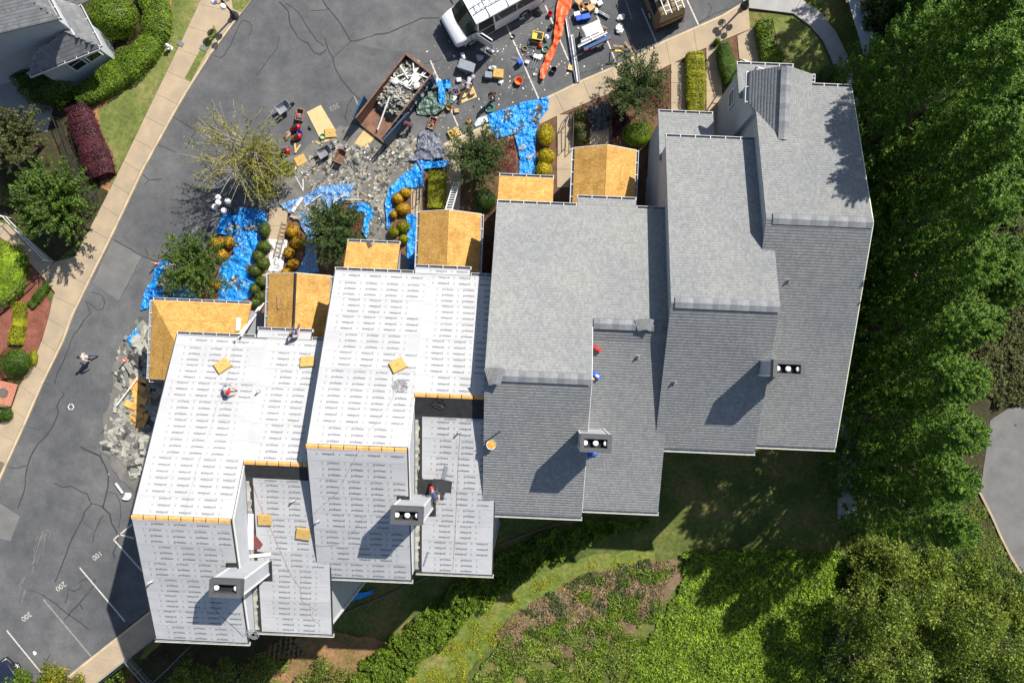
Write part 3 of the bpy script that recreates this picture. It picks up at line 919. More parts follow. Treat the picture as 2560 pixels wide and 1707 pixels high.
def chimney(parent, uc, vc, zlo, zt, w=1.5, dpt=.78, flues=3):
    c = thing_part = bpy.data.objects.new('chimney', None); COL.objects.link(c); c.parent = parent
    mb = MB()
    q = [L(uc + a * w / 2, vc + b * dpt / 2, 0) for a, b in ((-1, -1), (1, -1), (1, 1), (-1, 1))]
    zc = zt - .42
    mb.prism([(p.x, p.y) for p in q], zlo, zc); mb.build('stack', X('wall_paint'), c)
    mb = MB()
    for i in range(4):
        a, b = q[i], q[(i + 1) % 4]
        mb.bar(Vector((a.x, a.y, zlo)), Vector((a.x, a.y, zc - .02)), .09, .09)
    mb.build('corner_trim', X('white_paint'), c)
    # open dark metal shroud
    def ringpts(s, t): return [L(uc + a * (w / 2 + s), vc + b * (dpt / 2 + t), 0) for a, b in ((-1, -1), (1, -1), (1, 1), (-1, 1))]
    o, i_ = ringpts(.06, .06), ringpts(-.16, -.16)
    mb = MB()
    z0, z1 = zc - .05, zt
    vs = [(p.x, p.y, z) for z in (z0, z1) for p in o] + [(p.x, p.y, z) for z in (z0, z1) for p in i_]
    fs = []
    for k in range(4):
        j = (k + 1) % 4
        fs += [(k, j, j + 4, k + 4), (k + 4, j + 4, j + 12, k + 12), (k + 12, j + 12, j + 8, k + 8), (k + 8, j + 8, j, k)]
    mb.mesh(vs, fs); mb.build('shroud', X('chimney_dark'), c)
    mb = MB(); pts = [(p.x, p.y) for p in ringpts(-.02, -.02)]; mb.prism(pts, zc, zc + .03); mb.build('chase_cover', X('soot_and_shade'), c)
    for k in range(flues):
        u = uc + (k - (flues - 1) / 2) * (w - .42) / max(1, flues - 1) * (1 if flues == 3 else .95)
        p = L(u, vc, zc + .02)
        mb = MB(); mb.lathe([(.09, 0), (.09, .16), (.15, .17), (.15, .21), (.13, .25), (.04, .27)], p, 12); mb.build('flue_cap', M('flue', (.74, .75, .76), .35, .12, 14), c, smooth=True)
    return c
def townhouse(name, label, u0, u1, u2, vr, vf, bump, vrr, vbd, vb, vrb, cover, zg):
    """one townhouse: taller half (u0..u1) and lower half (u1..u2) behind a common front slope"""
    t = thing(name, label, 'townhouse', (0, 0, 0))
    zr = 13.5
    fp = lambda u, v: zr - MS * (vr - v)
    bp = lambda u, v: zr - MS * (v - vr)
    zrr = fp(0, vrr)
    band = lambda u, v: zrr - .5 * (v - vrr)
    zbd = band(0, vbd)
    rb = lambda u, v: zbd - .28 * (v - vbd)
    dm = X('flashing_dark') if cover == 'paper' else X('shingle_deck')
    # walls
    body('wall', [(vf + .35, zg), (vf + .35, fp(0, vf + .35) - .16), (vr, zr - .16), (vb - .35, bp(0, vb - .35) - .16), (vb - .35, zg)], u0 + .15, u1 - .02, t)
    body('wall', [(vf + .36, zg), (vf + .36, fp(0, vf + .36) - .16), (vrr, zrr - .16), (vbd, zbd - .16), (vrb - .36, rb(0, vrb - .36) - .16), (vrb - .36, zg)], u1 - .015, u2 - .3, t)
    # roof decks
    d1 = deck('roof', fp, rect(u0, u1, vf, vr), t, dm)
    d2 = deck('roof', bp, rect(u0, u1, vr, vb), t, dm)
    d3 = deck('roof', fp, rect(u1, u2, vf, vrr), t, dm)
    d4 = deck('roof', band, rect(u1 + .005, u2, vrr, vbd), t, X('black_felt') if cover == 'paper' else dm)
    d5 = deck('roof', rb, rect(u1 + .005, u2, vbd, vrb), t, dm)
    d6 = deck('roof', fp, rect(bump[0], bump[1], bump[2], vf), t, dm)
    body('wall', [(bump[2] + .3, zg), (bump[2] + .3, fp(0, bump[2] + .3) - .16), (vf + .4, fp(0, vf + .4) - .16), (vf + .4, zg)], bump[0] + .2, bump[1] - .2, t)
    if cover == 'paper':
        e = .06
        underlay(fp, u0 + e, u1, vf + .03, vr - .12, d1, 3 + int(vr), True)
        underlay(bp, u0 + e, u1 - e, vr + .12, vb - .03, d2, 5 + int(vr), False)
        underlay(fp, u1, u2 - e, vf + .03, vrr - .1, d3, 7 + int(vr), True)
        underlay(rb, u1 + .4, u2 - e, vbd + .02, vrb - .03, d5, 9 + int(vr), False)
        underlay(fp, bump[0] + .04, bump[1] - .04, bump[2] + .03, vf, d6, 11, True)
        # open ridge slots with the bare sheathing showing
        for a, b, v, z, pl in ((u0 + .02, u1 - .02, vr, zr, d2), (u1 + .02, u2 - .02, vrr, zrr, d4)):
            n = int((b - a) / .62)
            for k in range(n):
                x0, x1 = a + (b - a) * k / n, a + (b - a) * (k + .93) / n
                m2 = MB()
                m2.mesh([L(x0, v - .10, z - .045), L(x1, v - .10, z - .045), L(x1, v - .02, z + .02), L(x0, v - .02, z + .02)] + [L(x0, v + .13, z - .03), L(x1, v + .13, z - .03)], [(0, 1, 2, 3), (3, 2, 5, 4)])
                m2.build('sheathing_edge', X('fresh_wood'), pl)
        # strip of the old flashing and broken shingle left along the party wall
        mb = MB(); rr = random.Random(4)
        v = vbd + .2
        while v < vrb - .2:
            ln = rr.uniform(.1, .25)
            w_ = rr.uniform(.16, .26)
            mb.mesh([L(u1 + .02, v, rb(0, v) + .05), L(u1 + .02 + w_, v, rb(0, v) + .03), L(u1 + .02 + w_, v + ln, rb(0, v + ln) + .03), L(u1 + .02, v + ln, rb(0, v + ln) + .06)], [(0, 1, 2, 3)])
            v += ln * .9
        tag(mb.build('torn_shingle_edge', X('old_shingle_pale'), d5), kind='stuff')
        mb = MB(); mb.mesh([L(u1 + .22, vbd + .1, rb(0, vbd + .1) + .012), L(u1 + .42, vbd + .1, rb(0, vbd + .1) + .012), L(u1 + .42, vrb - .1, rb(0, vrb - .1) + .012), L(u1 + .22, vrb - .1, rb(0, vrb - .1) + .012)], [(0, 1, 2, 3)])
        mb.build('felt_border', X('black_felt'), d5)
    else:
        s = int(abs(vr) * 10)
        shingles('shingles', fp, rect(u0, u1, vf, vr), d1, seed=s + 1)
        shingles('shingles', bp, rect(u0, u1, vr, vb), d2, seed=s + 2)
        shingles('shingles', fp, rect(u1, u2, vf, vrr), d3, seed=s + 3)
        shingles('shingles', band, rect(u1, u2, vrr, vbd), d4, seed=s + 4)
        shingles('shingles', rb, rect(u1, u2, vbd, vrb), d5, seed=s + 5)
        shingles('shingles', fp, rect(bump[0], bump[1], bump[2], vf), d6, seed=s + 6)
        ridge_vent(d1, u0 + .75, u1 - .1, vr, zr)
        ridge_vent(d3, u1 + .05, u2 - .7, vrr, zrr)
    # gutters
    gutter(L(u0, vf, fp(0, vf)), L(bump[0] - .02, vf, fp(0, vf)), t, -VV)
    gutter(L(bump[0] - .03, bump[2], fp(0, bump[2])), L(bump[1] + .03, bump[2], fp(0, bump[2])), t, -VV)
    gutter(L(bump[1] + .03, vf, fp(0, vf)), L(u2 - .3, vf, fp(0, vf)), t, -VV)
    gutter(L(u0 - .05, vb, bp(0, vb)), L(u1 + .04, vb, bp(0, vb)), t, VV, 'cream_gutter', False)
    gutter(L(u1 + .05, vrb, rb(0, vrb)), L(u2 + .05, vrb, rb(0, vrb)), t, VV, 'cream_gutter', False)
    # party wall trim above the lower roof, and corner boards
    mb = MB()
    for v0, v1 in ((vr, vb - .4), (vrr + .2, vr)):
        pl = bp if v0 == vr else fp
        a, b = L(u1 + .012, v0, pl(0, v0) - .19), L(u1 + .012, v1, pl(0, v1) - .19)
        mb.bar(a, b, .04, .16)
    mb.build('rake_board', X('white_paint'), t)
    for uu in (u0 + .13, u2 - .29):
        mb = MB()
        vv_ = vb - .36 if uu < u1 else vrb - .37
        mb.bar(L(uu, vv_, zg), L(uu, vv_, 9.0 if uu < u1 else 8.7), .14, .14); mb.build('corner_board', X('white_paint'), t)
    # back and side windows
    for k, zz in enumerate((6.9, 3.6, 0.4)):
        for uu in (u0 + 1.5, u0 + 3.6): window_on(t, L(uu, vb - .34, zz), UU, 1.1, 1.5, VV)
        for uu in (u1 + 1.2, u1 + 3.0): window_on(t, L(uu, vrb - .35, zz - .2), UU, 1.1, 1.5, VV)
        window_on(t, L(u0 + 2.2, vf + .34, zz if zz > 1 else 2.2), UU, 1.1, 1.4, -VV)
    chimney(t, u1 + .25, vr + 3.2, 8.5, 14.7, flues=2 if name == 'townhouse_a' else 3)
    t.name = 'townhouse'
    # siding grooves on the side walls
    return t, fp, bp, rb
T1, fp1, bp1, rb1 = townhouse('townhouse_a', 'end townhouse beside the car park, roof papered in white underlayment, two workers on it', -20.77, -15.5, -11.02, 8.85, -.84, (-16.17, -13.0, -1.3), 5.93, 6.82, 16.4, 16.06, 'paper', -6.5)
T2, fp2, bp2, rb2 = townhouse('townhouse_b', 'second townhouse with white underlayment roof, between the other papered roof and the grey shingled one', -11.83, -6.47, -1.97, 4.76, -4.93, (-7.23, -4.0, -5.3), 1.9, 3.1, 12.52, 12.27, 'paper', -6.5)
T3, fp3, bp3, rb3 = townhouse('townhouse_c', 'middle townhouse with new grey shingles, next to the white papered roof', -2.66, 2.95, 7.42, .69, -9.22, (2.0, 5.39, -9.75), -2.32, -1.42, 8.57, 8.28, 'shingle', -6.5)
# ---------------------------------------------------------------- end townhouse with the cross gable
def end_house():
    t = thing('townhouse', 'end townhouse by the tall trees with grey shingles and a front cross gable', 'townhouse')
    zr, vr, u0, u1, vf, vb = 13.5, -3.52, 6.9, 12.6, -13.45, 4.47
    fp = lambda u, v: zr - MS * (vr - v)
    bp = lambda u, v: zr - MS * (v - vr)
    zr2, vr2, w0, w1, wf, wb = 12.6, -8.28, 11.92, 17.62, -16.85, 4.18
    f2 = lambda u, v: zr2 - MS * (vr2 - v)
    b2 = lambda u, v: zr2 - .32 * (v - vr2)
    zg = -6.5
    body('wall', [(vf + .35, zg), (vf + .35, fp(0, vf + .35) - .16), (vr, zr - .16), (vb - .35, bp(0, vb - .35) - .16), (vb - .35, zg)], u0 + .15, u1 - .02, t)
    body('wall', [(wf + .36, zg), (wf + .36, f2(0, wf + .36) - .16), (vr2, zr2 - .16), (wb - .36, b2(0, wb - .36) - .16), (wb - .36, zg)], w0 + .12, w1 - .2, t)
    dm = X('shingle_deck')
    d1 = deck('roof', fp, rect(u0, u1, vf, vr), t, dm); shingles('shingles', fp, rect(u0, u1, vf, vr), d1, seed=51)
    d2 = deck('roof', bp, rect(u0, u1, vr, vb), t, dm); shingles('shingles', bp, rect(u0, u1, vr, vb), d2, seed=52)
    d3 = deck('roof', f2, rect(w0, w1, wf, vr2), t, dm)
    shingles('shingles', f2, rect(w0, w1, wf, vr2), d3, seed=53)
    d4 = deck('roof', b2, rect(w0 + .004, w1, vr2, wb), t, dm); shingles('shingles', b2, rect(w0, w1, vr2, wb), d4, seed=54)
    ridge_vent(d1, u0 + .2, u1 - .05, vr, zr)
    ridge_vent(d3, w0 + .35, w1 - .05, vr2, zr2)
    # cross gable over the front bay
    ug, g0, g1, gv = 13.3, 11.5, 15.15, -17.3
    zgr = 10.45                                     # gable ridge
    gl = lambda u, v: zgr - .62 * abs(u - ug)
    vi = vr2 - (zr2 - zgr) / MS                      # where the gable ridge dies into the front slope
    vl = lambda u: vr2 - (zr2 - gl(u, 0)) / MS
    pl_l = [(g0, gv), (ug, gv), (ug, vi), (g0, vl(g0))]
    pl_r = [(ug, gv), (g1, gv), (g1, vl(g1)), (ug, vi)]
    e1 = deck('roof', gl, pl_l, t, dm); shingles('shingles', gl, pl_l, e1, along_u=False, seed=55)
    e2 = deck('roof', gl, pl_r, t, dm); shingles('shingles', gl, pl_r, e2, along_u=False, seed=56)
    ridge_vent(e1, gv + .1, vi - .1, ug, zgr, 'v')
    mb = MB()
    za = gl(g0 + .25, 0) - .16
    q = [L(g0 + .25, gv + .25, zg), L(g1 - .25, gv + .25, zg), L(g1 - .25, gv + .25, za), L(ug, gv + .25, zgr - .16), L(g0 + .25, gv + .25, za)]
    q2 = [p + VV * 2.2 for p in q]
    mb.mesh(q + q2, [(0, 1, 2, 3, 4), (9, 8, 7, 6, 5)] + [(i, i + 5, (i + 1) % 5 + 5, (i + 1) % 5) for i in range(5)]); mb.build('wall', X('wall_paint'), t)
    gutter(L(g0, gv, gl(g0, 0)), L(g0, vl(g0), gl(g0, 0)), t, -UU); gutter(L(g1, gv, gl(g1, 0)), L(g1, wf, gl(g1, 0)), t, UU)
    gutter(L(g1 + .1, wf, f2(0, wf)), L(w1, wf, f2(0, wf)), t, -VV)
    gutter(L(u0, vf, fp(0, vf)), L(w0 + .2, vf, fp(0, vf)), t, -VV)
    gutter(L(u0 - .05, vb, bp(0, vb)), L(u1 + .04, vb, bp(0, vb)), t, VV, 'cream_gutter', False)
    gutter(L(u1 + .05, wb, b2(0, wb)), L(w1 + .05, wb, b2(0, wb)), t, VV, 'cream_gutter', False)
    # low lean-to at the left of the gable and the one before the left half
    lt = lambda u, v: 6.2 + .42 * (v + 18.9)
    p1 = [(11.5, -18.9), (15.0, -18.9), (15.0, -16.5), (11.5, -16.5)]
    e3 = deck('lean_to_roof', lt, p1, t, dm); shingles('shingles', lt, p1, e3, seed=57)
    body('wall', [(-18.6, zg), (-18.6, 6.1), (-16.6, 6.95), (-16.6, zg)], 11.76, 14.8, t)
    gutter(L(11.5, -18.9, lt(0, -18.9)), L(15.0, -18.9, lt(0, -18.9)), t, -VV)
    lo = lambda u, v: 5.6 + .42 * (v + 16.0)
    a0 = UV(1646, 281, 5.6); a1 = UV(1783, 285, 5.6)
    vv0 = (a0[1] + a1[1]) / 2
    lo = lambda u, v: 5.6 + .42 * (v - vv0)
    p2 = rect(a0[0], a1[0], vv0, -12.6)
    e4 = deck('lean_to_roof', lo, p2, t, dm); shingles('shingles', lo, p2, e4, seed=58)
    body('wall', [(vv0 + .3, zg), (vv0 + .3, lo(0, vv0 + .3) - .16), (-12.7, lo(0, -12.7) - .16), (-12.7, zg)], a0[0] + .2, a1[0] - .2, t)
    gutter(L(a0[0], vv0, 5.6), L(a1[0], vv0, 5.6), t, -VV)
    window_on(t, L(11.745, -17.4, 4.3), VV, .95, 1.3, -UU)
    for zz in (6.6, 3.4, .2):
        for uu in (u0 + 1.5, u0 + 3.8): window_on(t, L(uu, vb - .34, zz), UU, 1.1, 1.5, VV)
        for uu in (w0 + 2.0, w0 + 4.0): window_on(t, L(uu, wb - .35, zz - .2), UU, 1.1, 1.5, VV)
        window_on(t, L(w1 - .19, -4.0, zz), VV, 1.1, 1.4, UU); window_on(t, L(w1 - .19, -11.0, max(zz, 2)), VV, 1.1, 1.4, UU)
    chimney(t, u1 + .22, vr + 3.21, 8.0, 14.7)
    mb = MB()
    for v0, v1, pl in ((vr, vb - .4, bp),): mb.bar(L(u1 + .012, v0, pl(0, v0) - .19), L(u1 + .012, v1, pl(0, v1) - .19), .04, .16)
    mb.build('rake_board', X('white_paint'), t)
    mb = MB()
    for v0, v1, pl in ((wf + .1, vr2, f2), (vr2, wb - .1, b2)): mb.bar(L(w1 + .022, v0, pl(0, v0) - .08), L(w1 + .022, v1, pl(0, v1) - .08), .04, .16)
    mb.build('rake_board', X('cream_gutter'), t)
    return t, fp, b2
T4, fp4, b24 = end_house()
def pipe_vent(parent, px, py, plane_z, name='plumbing_vent'):
    z = 11.0
    for i in range(30):
        u, v = UV(px, py, z); z = .5 * z + .5 * plane_z(u, v)
    p = L(u, v, plane_z(u, v))
    mb = MB(); mb.lathe([(.16, 0), (.15, .03), (.07, .06), (.06, .30), (.045, .30), (.045, .2)], p, 12); mb.build(name, M('vent_grey', (.16, .165, .17), .6), parent, smooth=False)
def rp(px, py, f, off=0.0):
    z = 11.0
    for i in range(40):
        u, v = UV(px, py, z); z = .5 * z + .5 * f(u, v)
    return L(u, v, f(u, v) + off)
pipe_vent(T4, 1970, 702, b24); pipe_vent(T3, 1594, 892, rb3); pipe_vent(T4, 1685, 955, lambda u, v: 13.5 - MS * (v + 3.52))
# ================================================================ porch roofs stripped to bare sheathing
def osb_rect(plane, u0, u1, v0, v1, du, dv, parent, seed=0):
    rr = random.Random(seed)
    n, m = max(1, round((u1 - u0) / du)), max(1, round((v1 - v0) / dv))
    for j in range(m):
        sh = (du / 2 if j % 2 and n > 1 else 0)
        cuts = [u0] + [u0 + (u1 - u0) * k / n + sh for k in range(0 if sh else 1, n)] + [u1]
        for a, b in zip(cuts, cuts[1:]):
            c, d = v0 + (v1 - v0) * j / m, v0 + (v1 - v0) * (j + 1) / m
            z = rr.uniform(.004, .010)
            deck('sheathing_sheet', plane, [(a + .004, c + .004), (b - .004, c + .004), (b - .004, d - .004), (a + .004, d - .004)], parent, X('osb'), .02, z + .012)
def gable_porch(ug, v0, v1, zr, label, hw=1.9, seed=0):
    t = thing('porch', label, 'porch', group='porch roofs stripped to bare sheathing')
    pl = lambda u, v: zr - .5 * abs(u - ug)
    for s in (-1, 1):
        g_ = .09 if seed == 7 else .004
        a, b = (ug - hw, ug - g_) if s < 0 else (ug + g_, ug + hw)
        d = deck('roof', pl, rect(min(ug, ug + s * hw), max(ug, ug + s * hw), v0, v1), t, X('soot_and_shade'), .12, -.02)
        osb_rect(pl, a, b, v0 + .01, v1, .92, 2.1, d, seed + s)
        gutter(L(ug + s * hw, v0, pl(ug + s * hw, 0)), L(ug + s * hw, v1, pl(ug + s * hw, 0)), t, UU * s)
    mb = MB()
    za = zr - .5 * (hw - .2) - .14
    q = [L(ug - hw + .2, v0 + .22, -.2), L(ug + hw - .2, v0 + .22, -.2), L(ug + hw - .2, v0 + .22, za), L(ug, v0 + .22, zr - .14), L(ug - hw + .2, v0 + .22, za)]
    q2 = [p + VV * (v1 - v0) for p in q]
    mb.mesh(q + q2, [(0, 1, 2, 3, 4), (9, 8, 7, 6, 5)] + [(i, i + 5, (i + 1) % 5 + 5, (i + 1) % 5) for i in range(5)])
    mb.build('wall', X('wall_paint'), t)
    for s in (-1, 1):
        mb = MB(); mb.bar(L(ug + s * .01, v0 - .01, zr - .07), L(ug + s * hw, v0 - .01, pl(ug + hw, 0) - .07), .03, .14); mb.build('barge_board', X('white_paint'), t)
    window_on(t, L(ug - .8, v0 + .21, 3.6), UU, 1.0, 1.3, -VV); window_on(t, L(ug + .8, v0 + .21, 3.6), UU, 1.0, 1.3, -VV)
    return t, pl
def lean_porch(u0, u1, v0, v1, label, zf=5.5, seed=0):
    t = thing('porch', label, 'porch', group='porch roofs stripped to bare sheathing')
    pl = lambda u, v: zf + .42 * (v - v0)
    d = deck('roof', pl, rect(u0, u1, v0, v1), t, X('soot_and_shade'), .12, -.02)
    osb_rect(pl, u0 + .01, u1 - .01, v0 + .01, v1, 1.7, 1.15, d, seed)
    gutter(L(u0, v0, zf), L(u1, v0, zf), t, -VV)
    body('wall', [(v0 + .3, -.2), (v0 + .3, pl(0, v0 + .3) - .16), (v1, pl(0, v1) - .16), (v1, -.2)], u0 + .25, u1 - .25, t)
    window_on(t, L((u0 + u1) / 2, v0 + .29, 3.2), UU, 1.4, 1.3, -VV)
    return t, pl
PG3, pg3 = gable_porch(3.71, -13.42, -8.9, 6.9, 'gabled porch with bare yellow sheathing in front of the grey shingled townhouse', seed=1)
PG2, pg2 = gable_porch(-5.67, -9.08, -4.6, 6.9, 'gabled porch with bare yellow sheathing and a ladder leaning on its front', seed=4)
PG1, pg1 = gable_porch(-14.77, -4.88, -.5, 6.9, 'gabled bare sheathing porch with open ridge slot, before the end papered roof', seed=7)
LP3, lp3 = lean_porch(-2.8, .62, -11.6, -8.8, 'small lean-to porch of bare sheathing left of the grey townhouse gable porch', seed=11)
LP2, lp2 = lean_porch(-12.05, -8.75, -7.1, -4.5, 'small lean-to porch of bare sheathing with a grey shingle lying on it', seed=13)
wing = thing('porch', 'wrap-around hipped porch roof of bare sheathing at the car park corner', 'porch', group='porch roofs stripped to bare sheathing')
wf = lambda u, v: 5.5 + .42 * (v + 2.96)
wl = lambda u, v: 5.5 + .54 * (u + 24.0)
d = deck('roof', wf, [(-24, -2.96), (-17.87, -2.96), (-17.87, -.4), (-20.6, -.4), (-20.6, 1.4)], wing, X('osb'))
for k, v in enumerate((-1.75, -.55)):
    mb = MB(); ua = -24 + (v + 2.96) * .775
    mb.mesh([L(ua + .05, v, wf(0, v) + .003), L(-17.9, v, wf(0, v) + .003), L(-17.9, v + .012, wf(0, v + .012) + .003), L(ua + .05, v + .012, wf(0, v + .012) + .003)], [(0, 1, 2, 3)]); mb.build('sheet_joint', X('soot_and_shade'), d)
d = deck('roof', wl, [(-24, -2.96), (-20.6, 1.4), (-20.6, 1.96), (-24, 1.96)], wing, X('osb'))
for u in (-22.9, -21.8):
    mb = MB(); va = -2.96 + (u + 24) / .775
    mb.mesh([L(u, va, wl(u, 0) + .003), L(u + .012, va, wl(u + .012, 0) + .003), L(u + .012, 1.93, wl(u + .012, 0) + .003), L(u, 1.93, wl(u, 0) + .003)], [(0, 1, 2, 3)]); mb.build('sheet_joint', X('soot_and_shade'), d)
gutter(L(-24, -2.96, 5.5), L(-17.87, -2.96, 5.5), wing, -VV); gutter(L(-24, -2.96, 5.5), L(-24, 1.96, 5.5), wing, -UU)
gutter(L(-24, 1.98, 5.5), L(-22.2, 1.98, 5.5), wing, VV)
mb = MB(); q = [L(-23.6, -2.6, 0), L(-18.1, -2.6, 0), L(-18.1, 1.6, 0), L(-23.6, 1.6, 0)]; mb.prism([(p.x, p.y) for p in q], -.2, 5.3); mb.build('wall', X('wall_paint'), wing)
for v in (-1.4, .6): window_on(wing, L(-23.62, v, 3.0), VV, 1.2, 1.4, -UU)
for u in (-22.2, -20.0): window_on(wing, L(u, -2.62, 3.0), UU, 1.2, 1.4, -VV)

# ================================================================ neighbouring house at the top left
def neighbour():
    t = thing('house', 'pale house with grey shingle roofs and a bay window behind the round hedge', 'house')
    def pl3(a, b, c):
        n = (b - a).cross(c - a)
        return lambda x, y: a.z - (n.x * (x - a.x) + n.y * (y - a.y)) / n.z
    def roofpoly(name, pts, seed, th=.16):
        pl = pl3(*pts[:3])
        mb = MB(); n = len(pts)
        tp = [Vector((p.x, p.y, pl(p.x, p.y))) for p in pts]
        if sum(tp[i].x * tp[(i + 1) % n].y - tp[(i + 1) % n].x * tp[i].y for i in range(n)) < 0: tp = tp[::-1]
        mb.mesh(tp + [p - Vector((0, 0, th)) for p in tp], [tuple(range(n)), tuple(range(n, 2 * n))[::-1]] + [(i, i + n, (i + 1) % n + n, (i + 1) % n) for i in range(n)])
        o = mb.build(name, X('shingle_deck'), t)
        g = Vector((0, 0, 1)) - (tp[1] - tp[0]).cross(tp[2] - tp[0]).normalized() * 1.0
        nn = (tp[1] - tp[0]).cross(tp[2] - tp[0]).normalized()
        dn = Vector((nn.x, nn.y, 0)).normalized()        # downhill
        ac = Vector((-dn.y, dn.x, 0))
        rr = random.Random(seed)
        pr = [(p.dot(ac), p.dot(dn)) for p in tp]
        a0, a1 = min(p[0] for p in pr), max(p[0] for p in pr); b0, b1 = min(p[1] for p in pr), max(p[1] for p in pr)
        co, fs = [], []
        b = b0
        while b < b1:
            a = a0 - rr.random() * .3
            while a < a1:
                w = rr.choice((.15, .2, .28, .35))
                if inpoly(a + w / 2, b + .08, pr):
                    i = len(co)
                    for aa, bb, dz in ((a, b, .004), (a + w, b, .004), (a + w, b + .16, .016), (a, b + .16, .016)):
                        q = ac * aa + dn * bb
                        co.append((q.x, q.y, pl(q.x, q.y) + dz))
                    fs.append((i, i + 1, i + 2, i + 3))
                a += w
            b += .16
        tag(link('shingles', np_mesh('shingles', np.array(co), np.array(fs), X('shingle_neighbour')), o), kind='stuff')
        return o, pl
    zt = 7.0
    c1 = P(147, 48, zt); c2 = P(118, -6, zt); w1 = P(-160, 121, zt)
    e = (w1 - c1).normalized(); g = (c2 - c1).normalized()
    back = c1 + g * 9
    far = c1 + e * 14
    up = Vector((0, 0, 2.6))
    roofpoly('roof', [c1, far, far + g * 5 + up, c1 + g * 5 + e * 3 + up], 5)
    roofpoly('roof', [c1, c1 + g * 5 + e * 3 + up, back + g * 2 + e * 3 + up, back + g * 3], 6)
    q = [c1 + e * .4 + g * .4, far + g * .4, far + g * 9, back + e * .4]
    mb = MB(); mb.prism([(p.x, p.y) for p in q], -.3, zt - .1); mb.build('wall', X('wall_paint'), t)
    gutter(c1, c1 + g * 8, t, (e * -1), 'gutter_front'); 
    mb = MB(); dsp = c1 + e * .38 + g * .45
    mb.tube([c1 + g * .3 + Vector((0, 0, -.15)), dsp + Vector((0, 0, -.6)), dsp + Vector((0, 0, -2.2)), dsp + (g * -1) * .35 + Vector((0, 0, -2.4))], .06, 8); mb.build('downspout', X('white_paint'), t)
    # single storey bay in front
    ze = 3.7
    b1, b2, b3 = P(72, 188, ze), P(249, 117, ze), P(196, 14, ze)
    ap = P(163, 80, 5.0)
    apb = P(75, 128, 5.0)
    roofpoly('bay_roof', [b1, b2, ap, apb], 7); 
    roofpoly('bay_roof', [b2, b3, P(120, -10, 5.0), ap], 8)
    roofpoly('bay_roof', [b3, P(240, -8, ze), P(150, -60, 5.0), P(120, -10, 5.0)], 9)
    gutter(b1, b2, t, (Vector((b2.y - b1.y, -(b2.x - b1.x), 0))).normalized()); gutter(b2, b3, t, (Vector((b3.y - b2.y, -(b3.x - b2.x), 0))).normalized())
    cen = (b1 + b2 + ap) / 3
    ins = lambda p, k=.5: p + (Vector((c1.x, c1.y, ze)) - p).normalized() * k
    q = [ins(b1, .6), ins(b2, 1.0), ins(b3, .8), Vector((c1.x, c1.y, 0)) + e * 2 + g * 2]
    mb = MB(); mb.prism([(p.x, p.y) for p in q], -.2, ze - .05); mb.build('wall', X('wall_paint'), t)
    a, b = ins(b1, .6), ins(b2, 1.0)
    al = (b - a).normalized(); out = Vector((al.y, -al.x, 0))
    for f in (.55, .8): window_on(t, Vector((a.x, a.y, 2.2)).lerp(Vector((b.x, b.y, 2.2)), f), al, 1.15, 1.5, out)
    return t
neighbour()

# ================================================================ street furniture, rails, fences
def lamp(label, px, py, rz):
    t = thing('street_lamp', label, 'street lamp', P(px, py, .12), rz, 'five-globe street lamps')
    mb = MB(); mb.lathe([(.30, 0), (.30, .08), (.2, .12), (.17, .5), (.11, .62), (.085, .7)], n=12); mb.build('base', X('dark_metal'), t, smooth=True)
    mb = MB(); mb.lathe([(.075, .6), (.06, 2.2), (.09, 2.25), (.05, 2.4), (.05, 2.75)], n=10); mb.build('post', X('dark_metal'), t, smooth=True)
    for k in range(4):
        a = k * math.pi / 2
        dx, dy = math.cos(a), math.sin(a)
        mb = MB(); mb.tube([(dx * .05, dy * .05, 2.15), (dx * .3, dy * .3, 2.02), (dx * .46, dy * .46, 2.12), (dx * .48, dy * .48, 2.25)], .028, 6); mb.build('arm', X('dark_metal'), t, smooth=True)
        mb = MB(); mb.ball((dx * .48, dy * .48, 2.42), .2, 12); mb.build('globe', X('lamp_globe'), t, smooth=True)
    mb = MB(); mb.ball((0, 0, 2.88), .2, 12); mb.build('globe', X('lamp_globe'), t, smooth=True)
    return t
lamp('black lamp with five white globes standing among the tarps under the sparse tree', 587, 528, .4)
lamp('black lamp with five white globes by the pavement at the top', 587, 40, .3)
lamp('black five-globe lamp whose round shadows fall on the pavement by the curved path', 1862, 15, .2)
def rail(name, label, cat, pts, h, n_rails, post_step, mat, picket=0, group=None, w=.04, zoff=0.0):
    """railing or fence along ground pixels"""
    ps = [PT(px, py, zoff) for px, py in pts]
    t = thing(name, label, cat, ps[0], group=group)
    o = ps[0]
    for a, b in zip(ps, ps[1:]):
        n = max(1, round((b - a).length / post_step))
        for k in range(n + 1):
            if k == 0 and a is not ps[0]: continue
            p = a.lerp(b, k / n) - o
            mb = MB(); mb.bar(p, p + Vector((0, 0, h)), w, w); mb.build('post', mat, t)
        for r in range(n_rails):
            z = h * (1 - r * .9 / max(1, n_rails))
            mb = MB(); mb.bar(a - o + Vector((0, 0, z)), b - o + Vector((0, 0, z)), w, w * .9); mb.build('rail', mat, t)
        if picket:
            n = int((b - a).length / picket)
            for k in range(1, n):
                p = a.lerp(b, k / n) - o
                mb = MB(); mb.bar(p + Vector((0, 0, .08)), p + Vector((0, 0, h - .02)), .018, .018); mb.build('picket', mat, t)
    return t
rail('handrail', 'black handrail along the walkway beside the olive ball shrubs', 'railing', [(1413, 372), (1412, 318), (1424, 288)], .95, 2, 1.2, X('dark_metal'))
rail('handrail', 'black handrail between the olive ball shrubs and the walkway', 'railing', [(1431, 375), (1433, 278)], .95, 2, 1.4, X('dark_metal'))
rail('handrail', 'black handrail between the black plastic sheet and the burgundy shrubs', 'railing', [(1522, 362), (1526, 245)], .95, 2, 1.4, X('dark_metal'))
